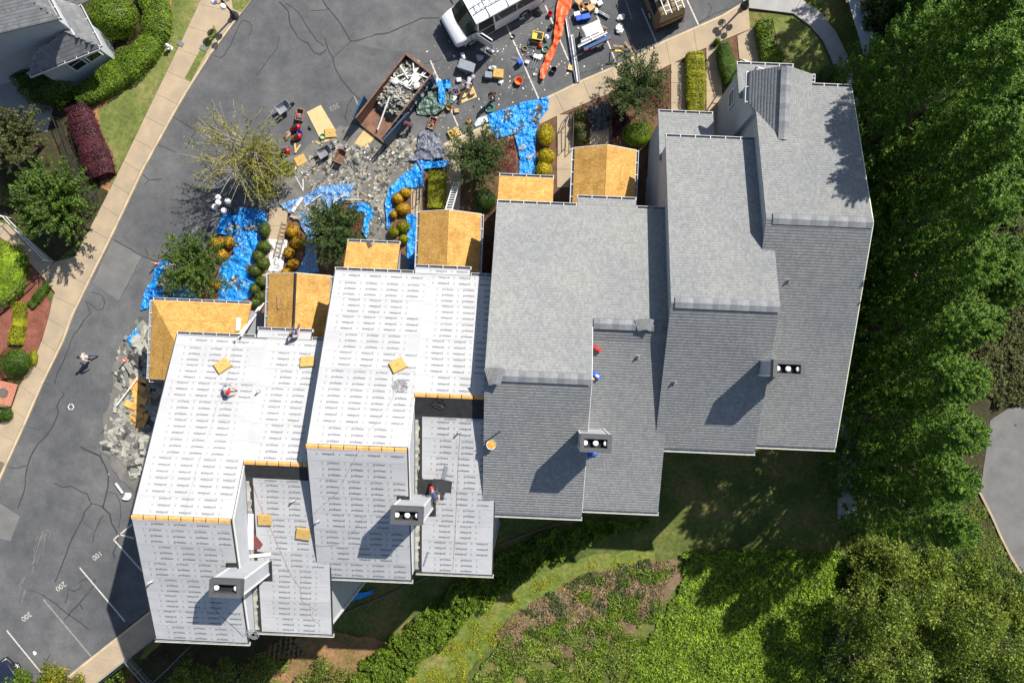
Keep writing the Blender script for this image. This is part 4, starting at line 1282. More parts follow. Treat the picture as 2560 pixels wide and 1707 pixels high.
rail('handrail', 'black handrail left of the lime hedge by the ladder', 'railing', [(1056, 530), (1062, 440)], .95, 2, 1.4, X('dark_metal'))
rail('handrail', 'black handrail right of the walkway with the ladder', 'railing', [(1155, 535), (1157, 425)], .95, 2, 1.4, X('dark_metal'))
rail('handrail', 'dark handrail in the gap left of the lime hedge', 'railing', [(1050, 505), (1052, 462)], .95, 2, 1.2, X('dark_metal'))
rail('iron_fence', 'black iron picket fence behind the purple hedge', 'fence', [(152, 300), (170, 345), (188, 395), (205, 430), (218, 470), (232, 545)], 1.1, 2, 1.8, X('dark_metal'), .14)
rail('iron_fence', 'black iron picket fence beside the clipped ivy bed by the red mulch', 'fence', [(-20, 800), (40, 755), (95, 706)], 1.2, 2, 1.8, X('dark_metal'), .13)
rail('iron_gate', 'black iron gate panel standing over the pine straw by the pavement', 'gate', [(222, 545), (252, 516), (245, 480)], 1.1, 2, 1.2, X('dark_metal'), .13)
rail('glass_rail', 'pale metal railing along the path behind the leafy crape tree', 'railing', [(-10, 541), (28, 546), (80, 600), (132, 655)], 1.0, 2, 1.5, X('aluminium'))
rail('stair_rail', 'grey stair railing with close balusters below the papered roof corner', 'railing', [(375, 1610), (420, 1665), (440, 1690)], 1.0, 2, 1.6, M('rail_grey', (.2, .22, .24), .6), .12, zoff=2.6)
rail('stair_rail', 'thin grey handrail running down from the stair to the shrubs', 'railing', [(495, 1600), (440, 1655), (390, 1700)], .9, 1, 1.6, X('rail_grey'), zoff=1.0)
wf_ = rail('white_rail_fence', 'white rail fence between the side path and the tall trees', 'fence', [(2172, 300), (2165, 640), (2155, 840), (2150, 1050), (2146, 1210)], 1.0, 2, 2.6, M('rail_white', (.5, .52, .55), .6), w=.09)
wl2 = rail('board_fence', 'grey board fence beside the side path under the trees', 'fence', [(2182, 305), (2176, 640), (2166, 840), (2160, 1050), (2158, 1180)], .5, 1, 3.0, X('rail_white'), w=.25)
# wall and deck of the next plot at the top right
t = thing('garden_wall', 'pale blue grey garden wall beside the tall trees at the top right', 'wall')
a, b = P(2126, -30), P(2170, 140)
mb = MB(); mb.bar(a + Vector((0, 0, .8)), b + Vector((0, 0, .8)), .25, 1.7); mb.build('wall_body', X('wall_paint'), t)
mb = MB(); mb.mesh([P(2113, -25, 2.2), P(2148, -25, 2.0), P(2176, 85, 2.0), P(2160, 140, 2.2)] + [P(2113, -25, 2.05), P(2148, -25, 1.85), P(2176, 85, 1.85), P(2160, 140, 2.05)], [(0, 1, 2, 3), (7, 6, 5, 4), (0, 4, 5, 1), (1, 5, 6, 2), (2, 6, 7, 3), (3, 7, 4, 0)])
mb.build('sloping_cap', M('cap_grey', (.30, .34, .38), .7), t)
t = thing('wooden_deck', 'small wooden deck corner at the top right by the garden wall', 'deck')
for k in range(6):
    x = 2086 + k * 9
    mb = MB(); q = [P(x, -40), P(x + 8.3, -40), P(x + 17 + 8.3, 22 - k * 2.6), P(x + 17, 25 - k * 2.6)]
    mb.prism([(p.x, p.y) for p in q], .9, .95); mb.build('board', M('deck_wood', (.42, .22, .10), .7, .2), t)
mb = MB()
for q in (P(2096, -20), P(2125, 5)): mb.bar((q.x, q.y, 0), (q.x, q.y, .9), .12, .12)
mb.build('deck_posts', X('old_board'), t)
# brick steps of the house on the left edge
t = thing('brick_step', 'red brick entrance step with a round mat at the left edge', 'step')
q = [P(-40, 945), P(46, 962), P(28, 1018), P(-40, 1012)]
mb = MB(); mb.prism([(p.x, p.y) for p in q], -.1, .28); mb.build('step_core', X('joint_dark'), t)
bm = None
a, b, c_ = P(-30, 944, .29), P(45, 961, .29), P(27, 1016, .29)
n, m = 9, 9
for i in range(n):
    for j in range(m):
        p = a + (b - a) * ((i + .5) / n) + (c_ - b) * ((j + .5) / m)
        mb = MB() if bm is None else None
        if bm is None:
            rz = math.atan2((b - a).y, (b - a).x)
            mb.box((0, 0, 0), ((b - a).length / n - .012, (c_ - b).length / m - .012, .06), Matrix.Rotation(rz, 3, 'Z')); o = mb.build('brick', X('brick'), t, p); bm = o.data
        else:
            o = link('brick', bm, t, p + Vector((0, 0, R.uniform(-.004, .004))))
tag(MB().lathe([(.34, 0), (.34, .02)], P(8, 982, .33), 20).build('door_mat', M('mat_dark', (.10, .085, .075), .95)), 'round dark door mat on the red brick step', 'mat')
mb = MB(); mb.box(P(-2, 975, 0) + Vector((0, 0, 1.1)), (.12, 3.2, 2.2)); t2 = mb.build('porch_screen', X('white_paint')); tag(t2, 'white porch screen wall at the left edge by the brick step', 'wall')
# fire hydrant on the lawn, meter boxes
t = thing('fire_hydrant', 'white fire hydrant on the lawn beside the pavement', 'hydrant', P(427, 122, .1))
mb = MB(); mb.lathe([(.17, 0), (.17, .06), (.11, .08), (.11, .5), (.14, .52), (.14, .56), (.12, .62), (.05, .72), (.03, .78)], n=12); mb.build('barrel', X('white_plastic'), t, smooth=True)
mb = MB()
for dx, dy, r in ((.2, 0, .06), (-.2, 0, .06), (0, -.22, .08)): mb.tube([(0, 0, .4), (dx, dy, .4)], r, 8)
mb.build('outlets', X('white_plastic'), t)
for px, py, l in ((451, 110, 'small grey meter cover in the lawn left of the pavement'), (508, 121, 'small dark meter cover in the grass island by the road')):
    p = P(px, py, .13)
    mb = MB(); mb.box((0, 0, 0), (.45, .3, .06)); o = mb.build('meter_cover', M('meter_grey', (.14, .14, .15), .8), None, p, -.5); tag(o, l, 'cover')
# ================================================================ foliage
rng = np.random.default_rng(5)
def leaves(name, C, N, S, mat, asp=.6, tilt=.7, core=None, seed=0):
    """one four-cornered leaf per centre: C centres, N facing directions, S lengths"""
    r = np.random.default_rng(seed)
    n = len(C)
    N = N + r.normal(0, tilt, (n, 3))
    N /= np.linalg.norm(N, axis=1)[:, None] + 1e-9
    A = r.normal(0, 1, (n, 3))
    A -= N * (A * N).sum(1)[:, None]
    A /= np.linalg.norm(A, axis=1)[:, None] + 1e-9
    B = np.cross(N, A)
    S = np.broadcast_to(S, (n,))[:, None]
    fold = N * S * .12
    co = np.stack([C - A * S * .5, C + B * S * asp * .5 - fold, C + A * S * .5, C - B * S * asp * .5 - fold], 1).reshape(-1, 3)
    q = np.arange(n * 4).reshape(n, 4)
    if core is not None:
        q = np.vstack([q, core[1] + n * 4]); co = np.vstack([co, core[0]])
    return np_mesh(name, co, q, mat)
def ell_core(rx, ry, rz, zc, n=10, amp=.08, seed=0):
    co, q = [], []
    for i in range(n + 1):
        th = math.pi * (i + .02) / (n + .04)
        for k in range(n * 2):
            ph = math.pi * k / n
            d = Vector((math.sin(th) * math.cos(ph), math.sin(th) * math.sin(ph), math.cos(th)))
            s = 1 + amp * mnoise.noise(d * 3 + Vector((seed, 0, 0)))
            co.append((d.x * rx * s, d.y * ry * s, zc + d.z * rz * s))
    m = n * 2
    for i in range(n):
        for k in range(m): q.append((i * m + k, (i + 1) * m + k, (i + 1) * m + (k + 1) % m, i * m + (k + 1) % m))
    return np.array(co), np.array(q)
def shell(n, rx, ry, rz, zc, seed=0, lump=.12, inner=.85, freq=2.2):
    r = np.random.default_rng(seed)
    D = r.normal(0, 1, (n, 3)); D[:, 2] = np.where(r.random(n) < .8, np.abs(D[:, 2]), D[:, 2])
    D /= np.linalg.norm(D, axis=1)[:, None]
    s = np.array([1 + lump * mnoise.noise(Vector(d) * freq + Vector((seed * 1.7, 0, 0))) + lump * .5 * mnoise.noise(Vector(d) * freq * 3 + Vector((seed, 4, 0))) for d in D]) * r.uniform(inner, 1.03, n)
    s = np.where(r.random(n) < .06, s * r.uniform(1.02, 1.14, n), s)
    C = D * np.array([rx, ry, rz]) * s[:, None]
    C[:, 2] += zc
    Nn = D / np.array([rx, ry, rz]); Nn /= np.linalg.norm(Nn, axis=1)[:, None]
    return C, Nn
MESHC = {}
def bush(name, label, cat, px, py, rpx, h, mat, n=2600, leaf=.07, ry=None, rz=0.0, group=None, lump=.14, z=None, tilt=.6, seed=None, zb=None, stem=True):
    """rounded shrub: px, py of its middle, radius in picture pixels at half height"""
    k = (H - h / 2) / F
    rx = rpx * k; ryy = (ry or rpx) * k
    seed = seed if seed is not None else int(px * 7 + py) % 997
    b = PT(px, py) if z is None else P(px, py, z)
    b = P(px, py, b.z + h * .5); b.z -= h * .5
    t = thing(name, label, cat, b, rz, group)
    C, Nn = shell(n, rx, ryy, h * .56, h * .45, seed, lump)
    C[:, 2] = np.maximum(C[:, 2], .02)
    core = ell_core(rx * .76, ryy * .76, h * .42, h * .42, 8, lump, seed)
    core[0][:, 2] = np.maximum(core[0][:, 2], 0)
    link('foliage', leaves('foliage', C, Nn, rng.uniform(.7, 1.3, len(C)) * leaf, X(mat), .62, tilt, core, seed), t)
    if stem:
        mb = MB()
        for k2 in range(3): mb.tube([(0, 0, -.05), (R.uniform(-.3, .3) * rx, R.uniform(-.3, .3) * ryy, h * .6)], [.04, .02], 5)
        mb.build('stem', X('bark'), t)
    return t
def hedge(name, label, cat, pts, wpx, h, mat, n_per_m2=420, leaf=.07, group=None, jag=.10, top_round=.35, pz=None, seed=1, tilt=.6, off=0.0):
    """clipped hedge following ground pixels"""
    ps = [PT(*p) for p in pts]
    ps = [Vector((P(px, py, q.z + h).x, P(px, py, q.z + h).y, q.z)) for (px, py), q in zip(pts, ps)]
    t = thing(name, label, cat, ps[0], 0, group)
    o = ps[0]
    r = np.random.default_rng(seed)
    ws = wpx if hasattr(wpx, '__len__') else [wpx] * len(ps)
    C, Nn, cv, cq = [], [], [], []
    prevring = None
    total = sum((b - a).length for a, b in zip(ps, ps[1:]))
    segs = []
    for i, (a, b) in enumerate(zip(ps, ps[1:])):
        m = max(1, int((b - a).length / .4))
        for k in range(m): segs.append((a.lerp(b, k / m), a.lerp(b, (k + 1) / m), (ws[i] + (ws[i + 1] - ws[i]) * (k + .5) / m) * (H - h) / F / 2))
    # cross-section: superellipse
    def sec(t_):                                       # t_ 0..pi over the top
        cx, sz = math.cos(t_), math.sin(t_)
        e = top_round
        return math.copysign(abs(cx) ** e, cx), abs(sz) ** e
    for i, (a, b, w) in enumerate(segs):
        d = (b - a); ln = d.length; d.normalize()
        nrm = Vector((-d.y, d.x, 0))
        endk = 1.0
        m = int(n_per_m2 * ln * (2 * w + 2 * h * .6))
        for q in range(m):
            if r.random() < .68:
                x = r.uniform(-1, 1); zz = max(0, 1 - abs(x) ** (2 / top_round)) ** (top_round / 2)
            else:
                zz = r.uniform(0, 1); x = math.copysign(max(0, 1 - zz ** (2 / top_round)) ** (top_round / 2), r.uniform(-1, 1))
            p = a + d * (ln * r.uniform(-.35, 1.35))
            e = 1 + jag * 1.6 * mnoise.noise(p * .9) + r.uniform(-jag, jag * .3)
            pp = p + nrm * (x * w * e) + Vector((0, 0, max(.03, zz * h * e)))
            C.append(tuple(pp - o))
            nn = nrm * x * .8 + Vector((0, 0, .35 + zz))
            Nn.append(tuple(nn))
        ring = []
        for j in range(9):
            x, zz = sec(math.pi * j / 8)
            ring.append(a - o + nrm * x * w * .86 + Vector((0, 0, zz * h * .86)))
        i0 = len(cv); cv += [tuple(v) for v in ring]
        ring = [v - d * .12 for v in ring]; cv[i0:] = [tuple(v) for v in ring]; ring2 = [v + d * (ln + .24) for v in ring]; cv += [tuple(v) for v in ring2]
        cq += [(i0 + j, i0 + j + 1, i0 + 9 + j + 1, i0 + 9 + j) for j in range(8)]
    # rounded ends
    for end, sgn in ((0, -1), (-1, 1)):
        a, b, w = segs[end]
        p0 = a if end == 0 else b
        d = (b - a).normalized() * sgn
        nrm = Vector((-d.y, d.x, 0))
        for q in range(int(n_per_m2 * 2 * w * h)):
            x = r.uniform(-1, 1); zz = r.uniform(.05, 1)
            pp = p0 + nrm * x * w * .95 + Vector((0, 0, zz * h * .97)) + d * (w * .25 * (1 - x * x) * (1.15 - zz) + r.uniform(-.05, .04))
            C.append(tuple(pp - o)); Nn.append(tuple(d + Vector((0, 0, .3))))
        i0 = len(cv)
        for j in range(9):
            x, zz = sec(math.pi * j / 8)
            cv.append(tuple(p0 - o + nrm * x * w * .86 + Vector((0, 0, zz * h * .86))))
        cq += [(i0 + j, i0 + j + 1, i0 + 7 - j, i0 + 8 - j) for j in range(4)]
    C, Nn = np.array(C), np.array(Nn)
    link('foliage', leaves('foliage', C, Nn, r.uniform(.7, 1.3, len(C)) * leaf, X(mat), .62, tilt, (np.array(cv), np.array(cq)), seed), t)
    mb = MB()
    for a, b, w in segs[::3]: mb.tube([a - o + Vector((0, 0, -.05)), a - o + Vector((R.uniform(-.1, .1), R.uniform(-.1, .1), h * .7))], [.03, .015], 5)
    mb.build('stem', X('bark'), t)
    return t
# ---------------------------------------------------------------- trees
def shoot_tree(name, label, px, py, rpx, h, mat, seed=1, shoots=70, per=60, leaf=.13, trunks=4, up=.75, group=None, bare=0, pale=False, droop=0.0, base=None):
    """multi-stemmed ornamental tree: long arching shoots, leaves set along them"""
    r = random.Random(seed)
    g = PT(px, py) if base is None else Vector(base)
    zc = h * .7
    c = P(px, py, g.z + zc)
    t = thing(name, label, 'tree', (c.x, c.y, g.z), 0, group)
    rad = rpx * (H - zc) / F
    mb = MB()
    stems = []
    for k in range(trunks):
        a = 2 * math.pi * (k + r.random() * .6) / trunks
        tip = Vector((math.cos(a) * rad * .3, math.sin(a) * rad * .3, h * .55))
        mid = Vector((math.cos(a) * rad * .12, math.sin(a) * rad * .12, h * .28))
        mb.tube([(math.cos(a) * .06, math.sin(a) * .06, -.1), mid, tip], [.07 * h / 4, .05 * h / 4, .032 * h / 4], 7)
        stems.append((mid, tip))
    C, Nn, S = [], [], []
    for k in range(shoots):
        mid, tip = r.choice(stems)
        st = mid.lerp(tip, r.uniform(.3, 1.0))
        a = r.uniform(0, 2 * math.pi)
        q = r.uniform(.2, 1.12) ** .7
        end = Vector((math.cos(a) * rad * q, math.sin(a) * rad * q, h * (.62 + .42 * (1 - q * q * .75) * r.uniform(.7, 1.05))))
        if (end - st).length < .3: continue
        ctrl = st.lerp(end, .5) + Vector((0, 0, h * .10 * up))
        pts = [st * (1 - u) ** 2 + ctrl * 2 * u * (1 - u) + end * u * u for u in [i / 6 for i in range(7)]]
        pts[-1].z -= droop
        mb.tube(pts, [.020 * (1 - i / 7) + .004 for i in range(7)], 5)
        if k < bare: continue
        for j in range(per):
            u = r.uniform(.22, 1.02)
            p = st * (1 - u) ** 2 + ctrl * 2 * u * (1 - u) + end * u * u
            sp = .05 + .07 * (1 - min(1, abs(u - .45) * 1.6))
            p = p + Vector((r.gauss(0, sp), r.gauss(0, sp), r.gauss(0, sp * .7)))
            C.append(tuple(p)); Nn.append((r.gauss(0, .5), r.gauss(0, .5), 1)); S.append(leaf * r.uniform(.7, 1.3))
    mb.build('trunk', X('bark_pale' if pale else 'bark'), t, smooth=True)
    link('crown', leaves('crown', np.array(C), np.array(Nn), np.array(S), X(mat), .45, .5, None, seed), t)
    return t
def conifer_mesh(seed, h, rad, mat, sprays=900, per=70):
    """tall evergreen: upswept sprays of fine foliage round a tapering crown"""
    r = np.random.default_rng(seed)
    C, Nn, S = [], [], []
    for k in range(sprays):
        f = r.uniform(.03, 1.0) ** .9
        a = r.uniform(0, 2 * math.pi)
        R_ = rad * ((1 - f) ** .55 * .95 + .05) * (1 + .22 * mnoise.noise(Vector((math.cos(a) * 1.7, math.sin(a) * 1.7, f * 6 + seed))))
        q = r.uniform(.55, 1.0) if r.random() < .85 else r.uniform(.2, .55)
        base = np.array([math.cos(a) * R_ * q, math.sin(a) * R_ * q, h * f])
        d = np.array([math.cos(a) * .75, math.sin(a) * .75, .85 + .4 * f]); d /= np.linalg.norm(d)
        ln = r.uniform(.55, 1.15)
        u = r.random(per) ** .8
        sp = (.27 * (1 - u * .9))[:, None]
        pts = base + d * (u * ln)[:, None] + r.normal(0, 1, (per, 3)) * sp * np.array([.55, .55, .45])
        C.append(pts)
        Nn.append(np.tile(d * .5 + np.array([0, 0, .8]), (per, 1))); S.append(r.uniform(.08, .17, per))
    return leaves('crown', np.vstack(C), np.vstack(Nn), np.concatenate(S), X(mat), .42, .55, None, seed)
def lobe_tree(name, label, px, py, rpx, h, mat, seed=1, lobes=11, n=420, leaf=.16, group=None, cat='tree'):
    """broad-leaved crown made of separate rounded leaf masses on a forked trunk, with gaps between them"""
    r = random.Random(seed); q = np.random.default_rng(seed)
    g = PT(px, py)
    c = P(px, py, g.z + h * .7)
    t = thing(name, label, cat, (c.x, c.y, g.z), 0, group)
    rad = rpx * (H - h * .7 - g.z) / F
    C, Nn, mb = [], [], MB()
    for k in range(lobes):
        a = k * 2.4 + r.uniform(-.4, .4); f = math.sqrt((k + .4) / lobes)
        ctr = Vector((math.cos(a) * rad * .78 * f, math.sin(a) * rad * .78 * f, h * (.92 - .42 * f * f) + r.uniform(-.08, .08) * h))
        lr = rad * r.uniform(.24, .42)
        m = int(n * (lr / rad / .33) ** 2)
        A, B = shell(m, lr, lr, lr * .8, 0, seed * 31 + k, .45, .55, 2.6)
        C.append(A + np.array(ctr)); Nn.append(B)
        mb.tube([(0, 0, h * .25), ctr * .5 + Vector((0, 0, h * .12)), ctr], [.06, .04, .015], 5)
    mb.tube([(0, 0, -.2), (.05, 0, h * .3)], [.11, .08], 7); mb.build('trunk', X('bark'), t, smooth=True)
    C = np.vstack(C)
    link('crown', leaves('crown', C, np.vstack(Nn), q.uniform(.6, 1.35, len(C)) * leaf, X(mat), .6, .8, None, seed), t)
    return t
cm = [conifer_mesh(21 + i, 18.0, 3.15, 'leaf_cypress', 800, 105) for i in range(3)]
def trunk_mesh(h, r0):
    mb = MB(); rr = random.Random(3)
    mb.tube([(0, 0, -.3), (.05, 0, h * .3), (0, .05, h * .6), (0, 0, h * .97)], [r0, r0 * .8, r0 * .5, .03], 8)
    for k in range(14):
        z = h * (.08 + .6 * k / 14); a = k * 2.4; ln = 1.9 * (1 - z / h) ** .6
        mb.tube([(0, 0, z), (math.cos(a) * ln * .6, math.sin(a) * ln * .6, z + .5), (math.cos(a) * ln, math.sin(a) * ln, z + 1.1)], [.07, .045, .02], 5)
    o = mb.build('trunk', X('bark'), None); me = o.data
    bpy.data.objects.remove(o); return me
tm = trunk_mesh(18, .26)
row = [(22.2, 17.6, 1.06), (21.9, 14.4, 1.07), (22.9, 11.2, .99), (22.4, 8.2, 1.02), (22.9, 5.2, .98), (22.5, 2.3, 1.0), (22.9, -.7, .96), (22.9, -3.6, .97), (23.6, -6.6, .92), (24.3, -9.6, .84)]
order = ['topmost', 'second', 'third', 'fourth', 'fifth', 'sixth', 'seventh', 'eighth', 'ninth', 'lowest']
for i, (x, y, s) in enumerate(row):
    t = thing('evergreen_tree', 'tall dense evergreen, %s from the top in the row beside the end house' % order[i], 'tree', (x, y, terr(x, y) - .1), 1.3 * i, 'row of tall evergreens beside the end house', s)
    t.scale = (s, s, s * (1.0 if i else .95))
    link('crown', cm[i % 3], t); link('trunk', tm, t)
for i, (x, y, s) in enumerate(((26.5, 24.0, 1.0), (25.0, 28.0, 1.05), (29.0, 27.5, 1.1), (29.5, 21.0, .95))):
    t = thing('evergreen_tree', ['evergreen behind the dark brush at the top right, nearest the row', 'evergreen beyond the top edge above the garden wall', 'evergreen beyond the top right corner', 'evergreen beyond the upper right edge'][i], 'tree', (x, y, terr(x, y) - .1), .8 + i, 'evergreens beyond the top right corner', s)
    link('crown', cm[i % 3], t); link('trunk', tm, t)
# second, looser rank behind on the right
for i, (x, y, h, rp_) in enumerate(((26.6, 14.0, 12.5, 2.9), (27.0, 10.0, 12, 3.0), (26.4, 6.3, 12.5, 2.9), (27.0, 2.6, 11.5, 3.0), (26.6, -1.0, 11, 2.9), (26.8, -4.4, 10.5, 2.8), (26.6, -7.6, 9, 2.6), (29.6, 12.0, 10, 2.8), (29.8, 5.0, 10, 2.8))):
    t = thing('evergreen_tree', 'lighter evergreen behind the tall row, %s' % ['topmost', 'second from the top', 'third from the top', 'level with the end house ridge', 'level with the end house chimney', 'above the side road', 'reaching over the side road', 'at the right edge near the top', 'at the right edge at mid height'][i], 'tree', (x, y, terr(x, y)), i * 1.1, 'lighter evergreens along the right edge')
    link('crown', cm[(i + 1) % 3], t).scale = (rp_ / 3.15, rp_ / 3.15, h / 18 * 1.1)
    link('trunk', tm, t).scale = (.7, .7, h / 18 * 1.05)
CR = 'crape trees along the front beds'
shoot_tree('crape_tree', 'dark leafy crape tree with long upright shoots by the pavement near the lime hedge', 1592, 215, 92, 4.0, 'leaf_deep', 3, 120, 75, .14, 5, 1.0, CR)
shoot_tree('crape_tree', 'dark leafy crape tree in the bed between the blue tarps and the lime hedge', 1195, 392, 88, 3.8, 'leaf_deep', 4, 125, 80, .14, 5, 1.0, CR)
shoot_tree('crape_tree', 'dark bushy crape tree above the lean-to porch beside the coiled blue tarp', 838, 578, 88, 4.2, 'leaf_deep', 5, 140, 90, .14, 5, .8, CR)
shoot_tree('crape_tree', 'feathery green crape tree beside the road over the blue tarp', 487, 660, 100, 4.4, 'leaf_green', 6, 135, 85, .14, 5, .8, CR)
shoot_tree('crape_tree', 'large leafy crape tree left of the road over the iron fence', 130, 500, 108, 5.2, 'leaf_green', 7, 170, 115, .17, 5, .7, CR)
shoot_tree('olive_tree', 'grey green broad-leaved tree in the shade at the left edge', 25, 330, 92, 5.0, 'leaf_olive', 8, 110, 110, .15, 3, .5)
shoot_tree('sparse_tree', 'sparse yellowing tree with bare branches over the parking bays', 588, 380, 140, 6.0, 'leaf_autumn', 9, 100, 60, .13, 3, .6, None, 30, True)
lobe_tree('shrub', 'dense yellow green shrub at the foot of the sparse tree', 662, 420, 80, 3.2, 'leaf_autumn', 77, 14, 330, .14, None, 'shrub')
# ---------------------------------------------------------------- clipped hedges and shrubs
hedge('hedge', 'long curved bright green clipped hedge along the lawn', 'hedge', [(360, -40), (383, 20), (383, 70), (355, 118), (305, 160), (252, 200), (205, 230), (190, 238)], [70, 66, 60, 66, 72, 62, 48, 40], 1.2, 'leaf_bright', 330, .10, seed=3, jag=.14)
bush('shrub', 'big rounded clipped green shrub beside the bay roof', 'shrub', 275, 42, 72, 2.2, 'leaf_bright', 6000, .10, 60, lump=.16)
bush('shrub', 'rounded leafy green shrub below the bay window', 'shrub', 118, 222, 66, 2.0, 'leaf_green', 4200, .12, 54, lump=.25, tilt=.8)
bush('shrub', 'low green shrub in the corner behind the rounded shrub', 'shrub', 70, 195, 42, 1.4, 'leaf_green', 1800, .11, 30)
hedge('hedge', 'purple leaved clipped hedge between the iron fence and the lawn', 'hedge', [(185, 268), (205, 330), (232, 395), (246, 432)], [56, 66, 70, 56], 1.15, 'leaf_purple', 520, .07, seed=5, jag=.06)
hedge('ivy_bed', 'square bed of clipped bright green groundcover at the left edge', 'hedge', [(-30, 685), (20, 682), (50, 685)], [170, 170, 90], .6, 'leaf_ivy', 330, .10, seed=6, jag=.12, top_round=.25)
bush('shrub', 'rounded clipped green shrub beside the brick step', 'shrub', 38, 906, 42, 1.3, 'leaf_green', 3600, .08, 40, lump=.06)
hedge('shrub', 'loose yellow green shrub on the red mulch by the fence', 'shrub', [(44, 760), (40, 800), (32, 855)], [28, 34, 34], .7, 'leaf_lime', 420, .09, seed=8, jag=.3)
bush('shrub', 'small green shrub below the brick step', 'shrub', 14, 1035, 20, .7, 'leaf_green', 700, .09)
bush('shrub', 'yellow edged shrub by the pavement next to the round shrub', 'shrub', 84, 895, 12, .5, 'leaf_lime', 300, .08, 24)
hedge('shrub', 'low green shrubs at the foot of the iron fence by the red mulch', 'shrub', [(75, 760), (100, 730), (112, 712)], [24, 24, 18], .5, 'leaf_green', 420, .09, seed=9, jag=.3)
bush('shrub', 'brown green bush under the big crape tree at the left edge', 'shrub', 20, 480, 55, 1.2, 'leaf_olive', 2000, .09, 40)
hedge('hedge', 'lime yellow rectangular hedge between two walkways', 'hedge', [(1740, 132), (1742, 200), (1742, 284)], 46, 1.0, 'leaf_lime', 520, .08, seed=10, jag=.13)
hedge('hedge', 'dark green oval clipped hedge beside the walkway', 'hedge', [(1812, 108), (1822, 150), (1832, 196)], [26, 40, 34], 1.3, 'leaf_green', 620, .06, seed=11, jag=.04)
bush('shrub', 'small green sprig at the end of the oval hedge', 'shrub', 1792, 104, 10, .8, 'leaf_green', 260, .06)
hedge('hedge', 'glossy yellow green hedge beside the curved path', 'hedge', [(1912, 52), (1920, 100), (1938, 152)], [34, 42, 50], 1.1, 'leaf_bright', 420, .11, seed=12, jag=.2)
bush('shrub', 'dark green clipped shrub in the shade of the end house corner', 'shrub', 2070, 190, 36, 1.3, 'leaf_deep', 1800, .07, 26, .6)
bush('shrub', 'round clipped green shrub below the crape tree beside the grey plastic', 'shrub', 1597, 333, 44, 1.1, 'leaf_bright', 3200, .07, 36, lump=.08)
bush('shrub', 'dark green shrub left of the gabled porch with the ladder bed', 'shrub', 1213, 498, 34, 1.3, 'leaf_deep', 2200, .08, 36)
hedge('hedge', 'lime yellow clipped hedge beside the leaning ladder', 'hedge', [(1092, 432), (1090, 470), (1088, 512)], [44, 46, 42], 1.0, 'leaf_lime', 520, .07, seed=14, jag=.06)
for i, (px, py, r_) in enumerate(((1450, 290, 17), (1448, 322, 17), (1456, 342, 18))):
    bush('ball_shrub', ['topmost olive green ball shrub beside the black plastic', 'middle olive green ball shrub beside the black plastic', 'lowest olive green ball shrub, next to the gabled porch'][i], 'shrub', px, py, r_ * 1.15, .95, 'leaf_olive', 1000, .10, group='olive ball shrubs', lump=.12)
for i, (px, py, rx, ry) in enumerate(((1365, 337, 21, 28), (1366, 392, 21, 20), (1360, 424, 21, 22))):
    bush('gold_shrub', ['topmost golden cone shrub beside the big blue tarp', 'middle golden shrub beside the big blue tarp', 'lowest golden shrub touching the lean-to porch'][i], 'shrub', px, py, rx * 1.05, 1.0, 'leaf_yellow', 1200, .11, ry, group='golden shrubs by the big tarp', lump=.1)
gl = [(994, 497, 14, 14, 'leaf_gold'), (1014, 482, 14, 12, 'leaf_gold'), (1008, 523, 18, 15, 'leaf_gold'), (984, 537, 9, 10, 'leaf_gold'), (1009, 567, 16, 15, 'leaf_lime'), (984, 580, 13, 13, 'leaf_lime'), (1010, 598, 11, 12, 'leaf_lime')]
for i, (px, py, rx, ry, mt) in enumerate(gl):
    bush('gold_shrub', 'rounded %s shrub, %s from the top in the clump inside the curved blue tarp' % ('golden' if mt == 'leaf_gold' else 'yellow', ['second', 'first', 'third', 'fourth', 'fifth', 'sixth', 'seventh'][i]), 'shrub', px, py, rx * 1.05, .7, mt, 700, .11, ry, group='golden shrubs inside the curved tarp', lump=.1)
gl = [(732, 578, 16, 16), (746, 606, 19, 17), (722, 632, 13, 14), (734, 660, 15, 13), (716, 680, 12, 10)]
for i, (px, py, rx, ry) in enumerate(gl):
    bush('gold_shrub', 'golden brown shrub, %s from the top beside the walkway with the plastic film' % ['first', 'second', 'third', 'fourth', 'fifth'][i], 'shrub', px, py, rx * 1.05, .7, 'leaf_gold', 700, .12, ry, group='golden shrubs by the plastic film', lump=.2, tilt=.9)
gl = [(540, 606, 19, 17), (574, 605, 13, 16), (556, 637, 13, 15), (540, 710, 15, 14)]
for i, (px, py, rx, ry) in enumerate(gl):
    bush('gold_shrub', ['largest orange gold shrub beside the feathery crape tree', 'round orange gold shrub against the blue tarp', 'yellow orange shrub below the two orange ones', 'yellow shrub at the foot of the feathery crape tree'][i], 'shrub', px, py, rx * 1.05, .75, 'leaf_gold', 700, .11, ry, group='orange gold shrubs by the crape tree', lump=.12)
gl = [(662, 574, 13, 20), (660, 617, 17, 15), (646, 640, 14, 16), (658, 658, 16, 16), (637, 677, 15, 15), (655, 704, 15, 14), (638, 722, 12, 14), (652, 742, 16, 14), (641, 756, 14, 12)]
for i, (px, py, rx, ry) in enumerate(gl):
    bush('ball_shrub', 'clipped green ball shrub, %s from the top in the row beside the film covered walkway' % ['first', 'second', 'third', 'fourth', 'fifth', 'sixth', 'seventh', 'eighth', 'ninth'][i], 'shrub', px, py, rx * 1.12, .85, 'leaf_ball', 1000, .10, ry * 1.1, group='green ball shrubs', lump=.10)
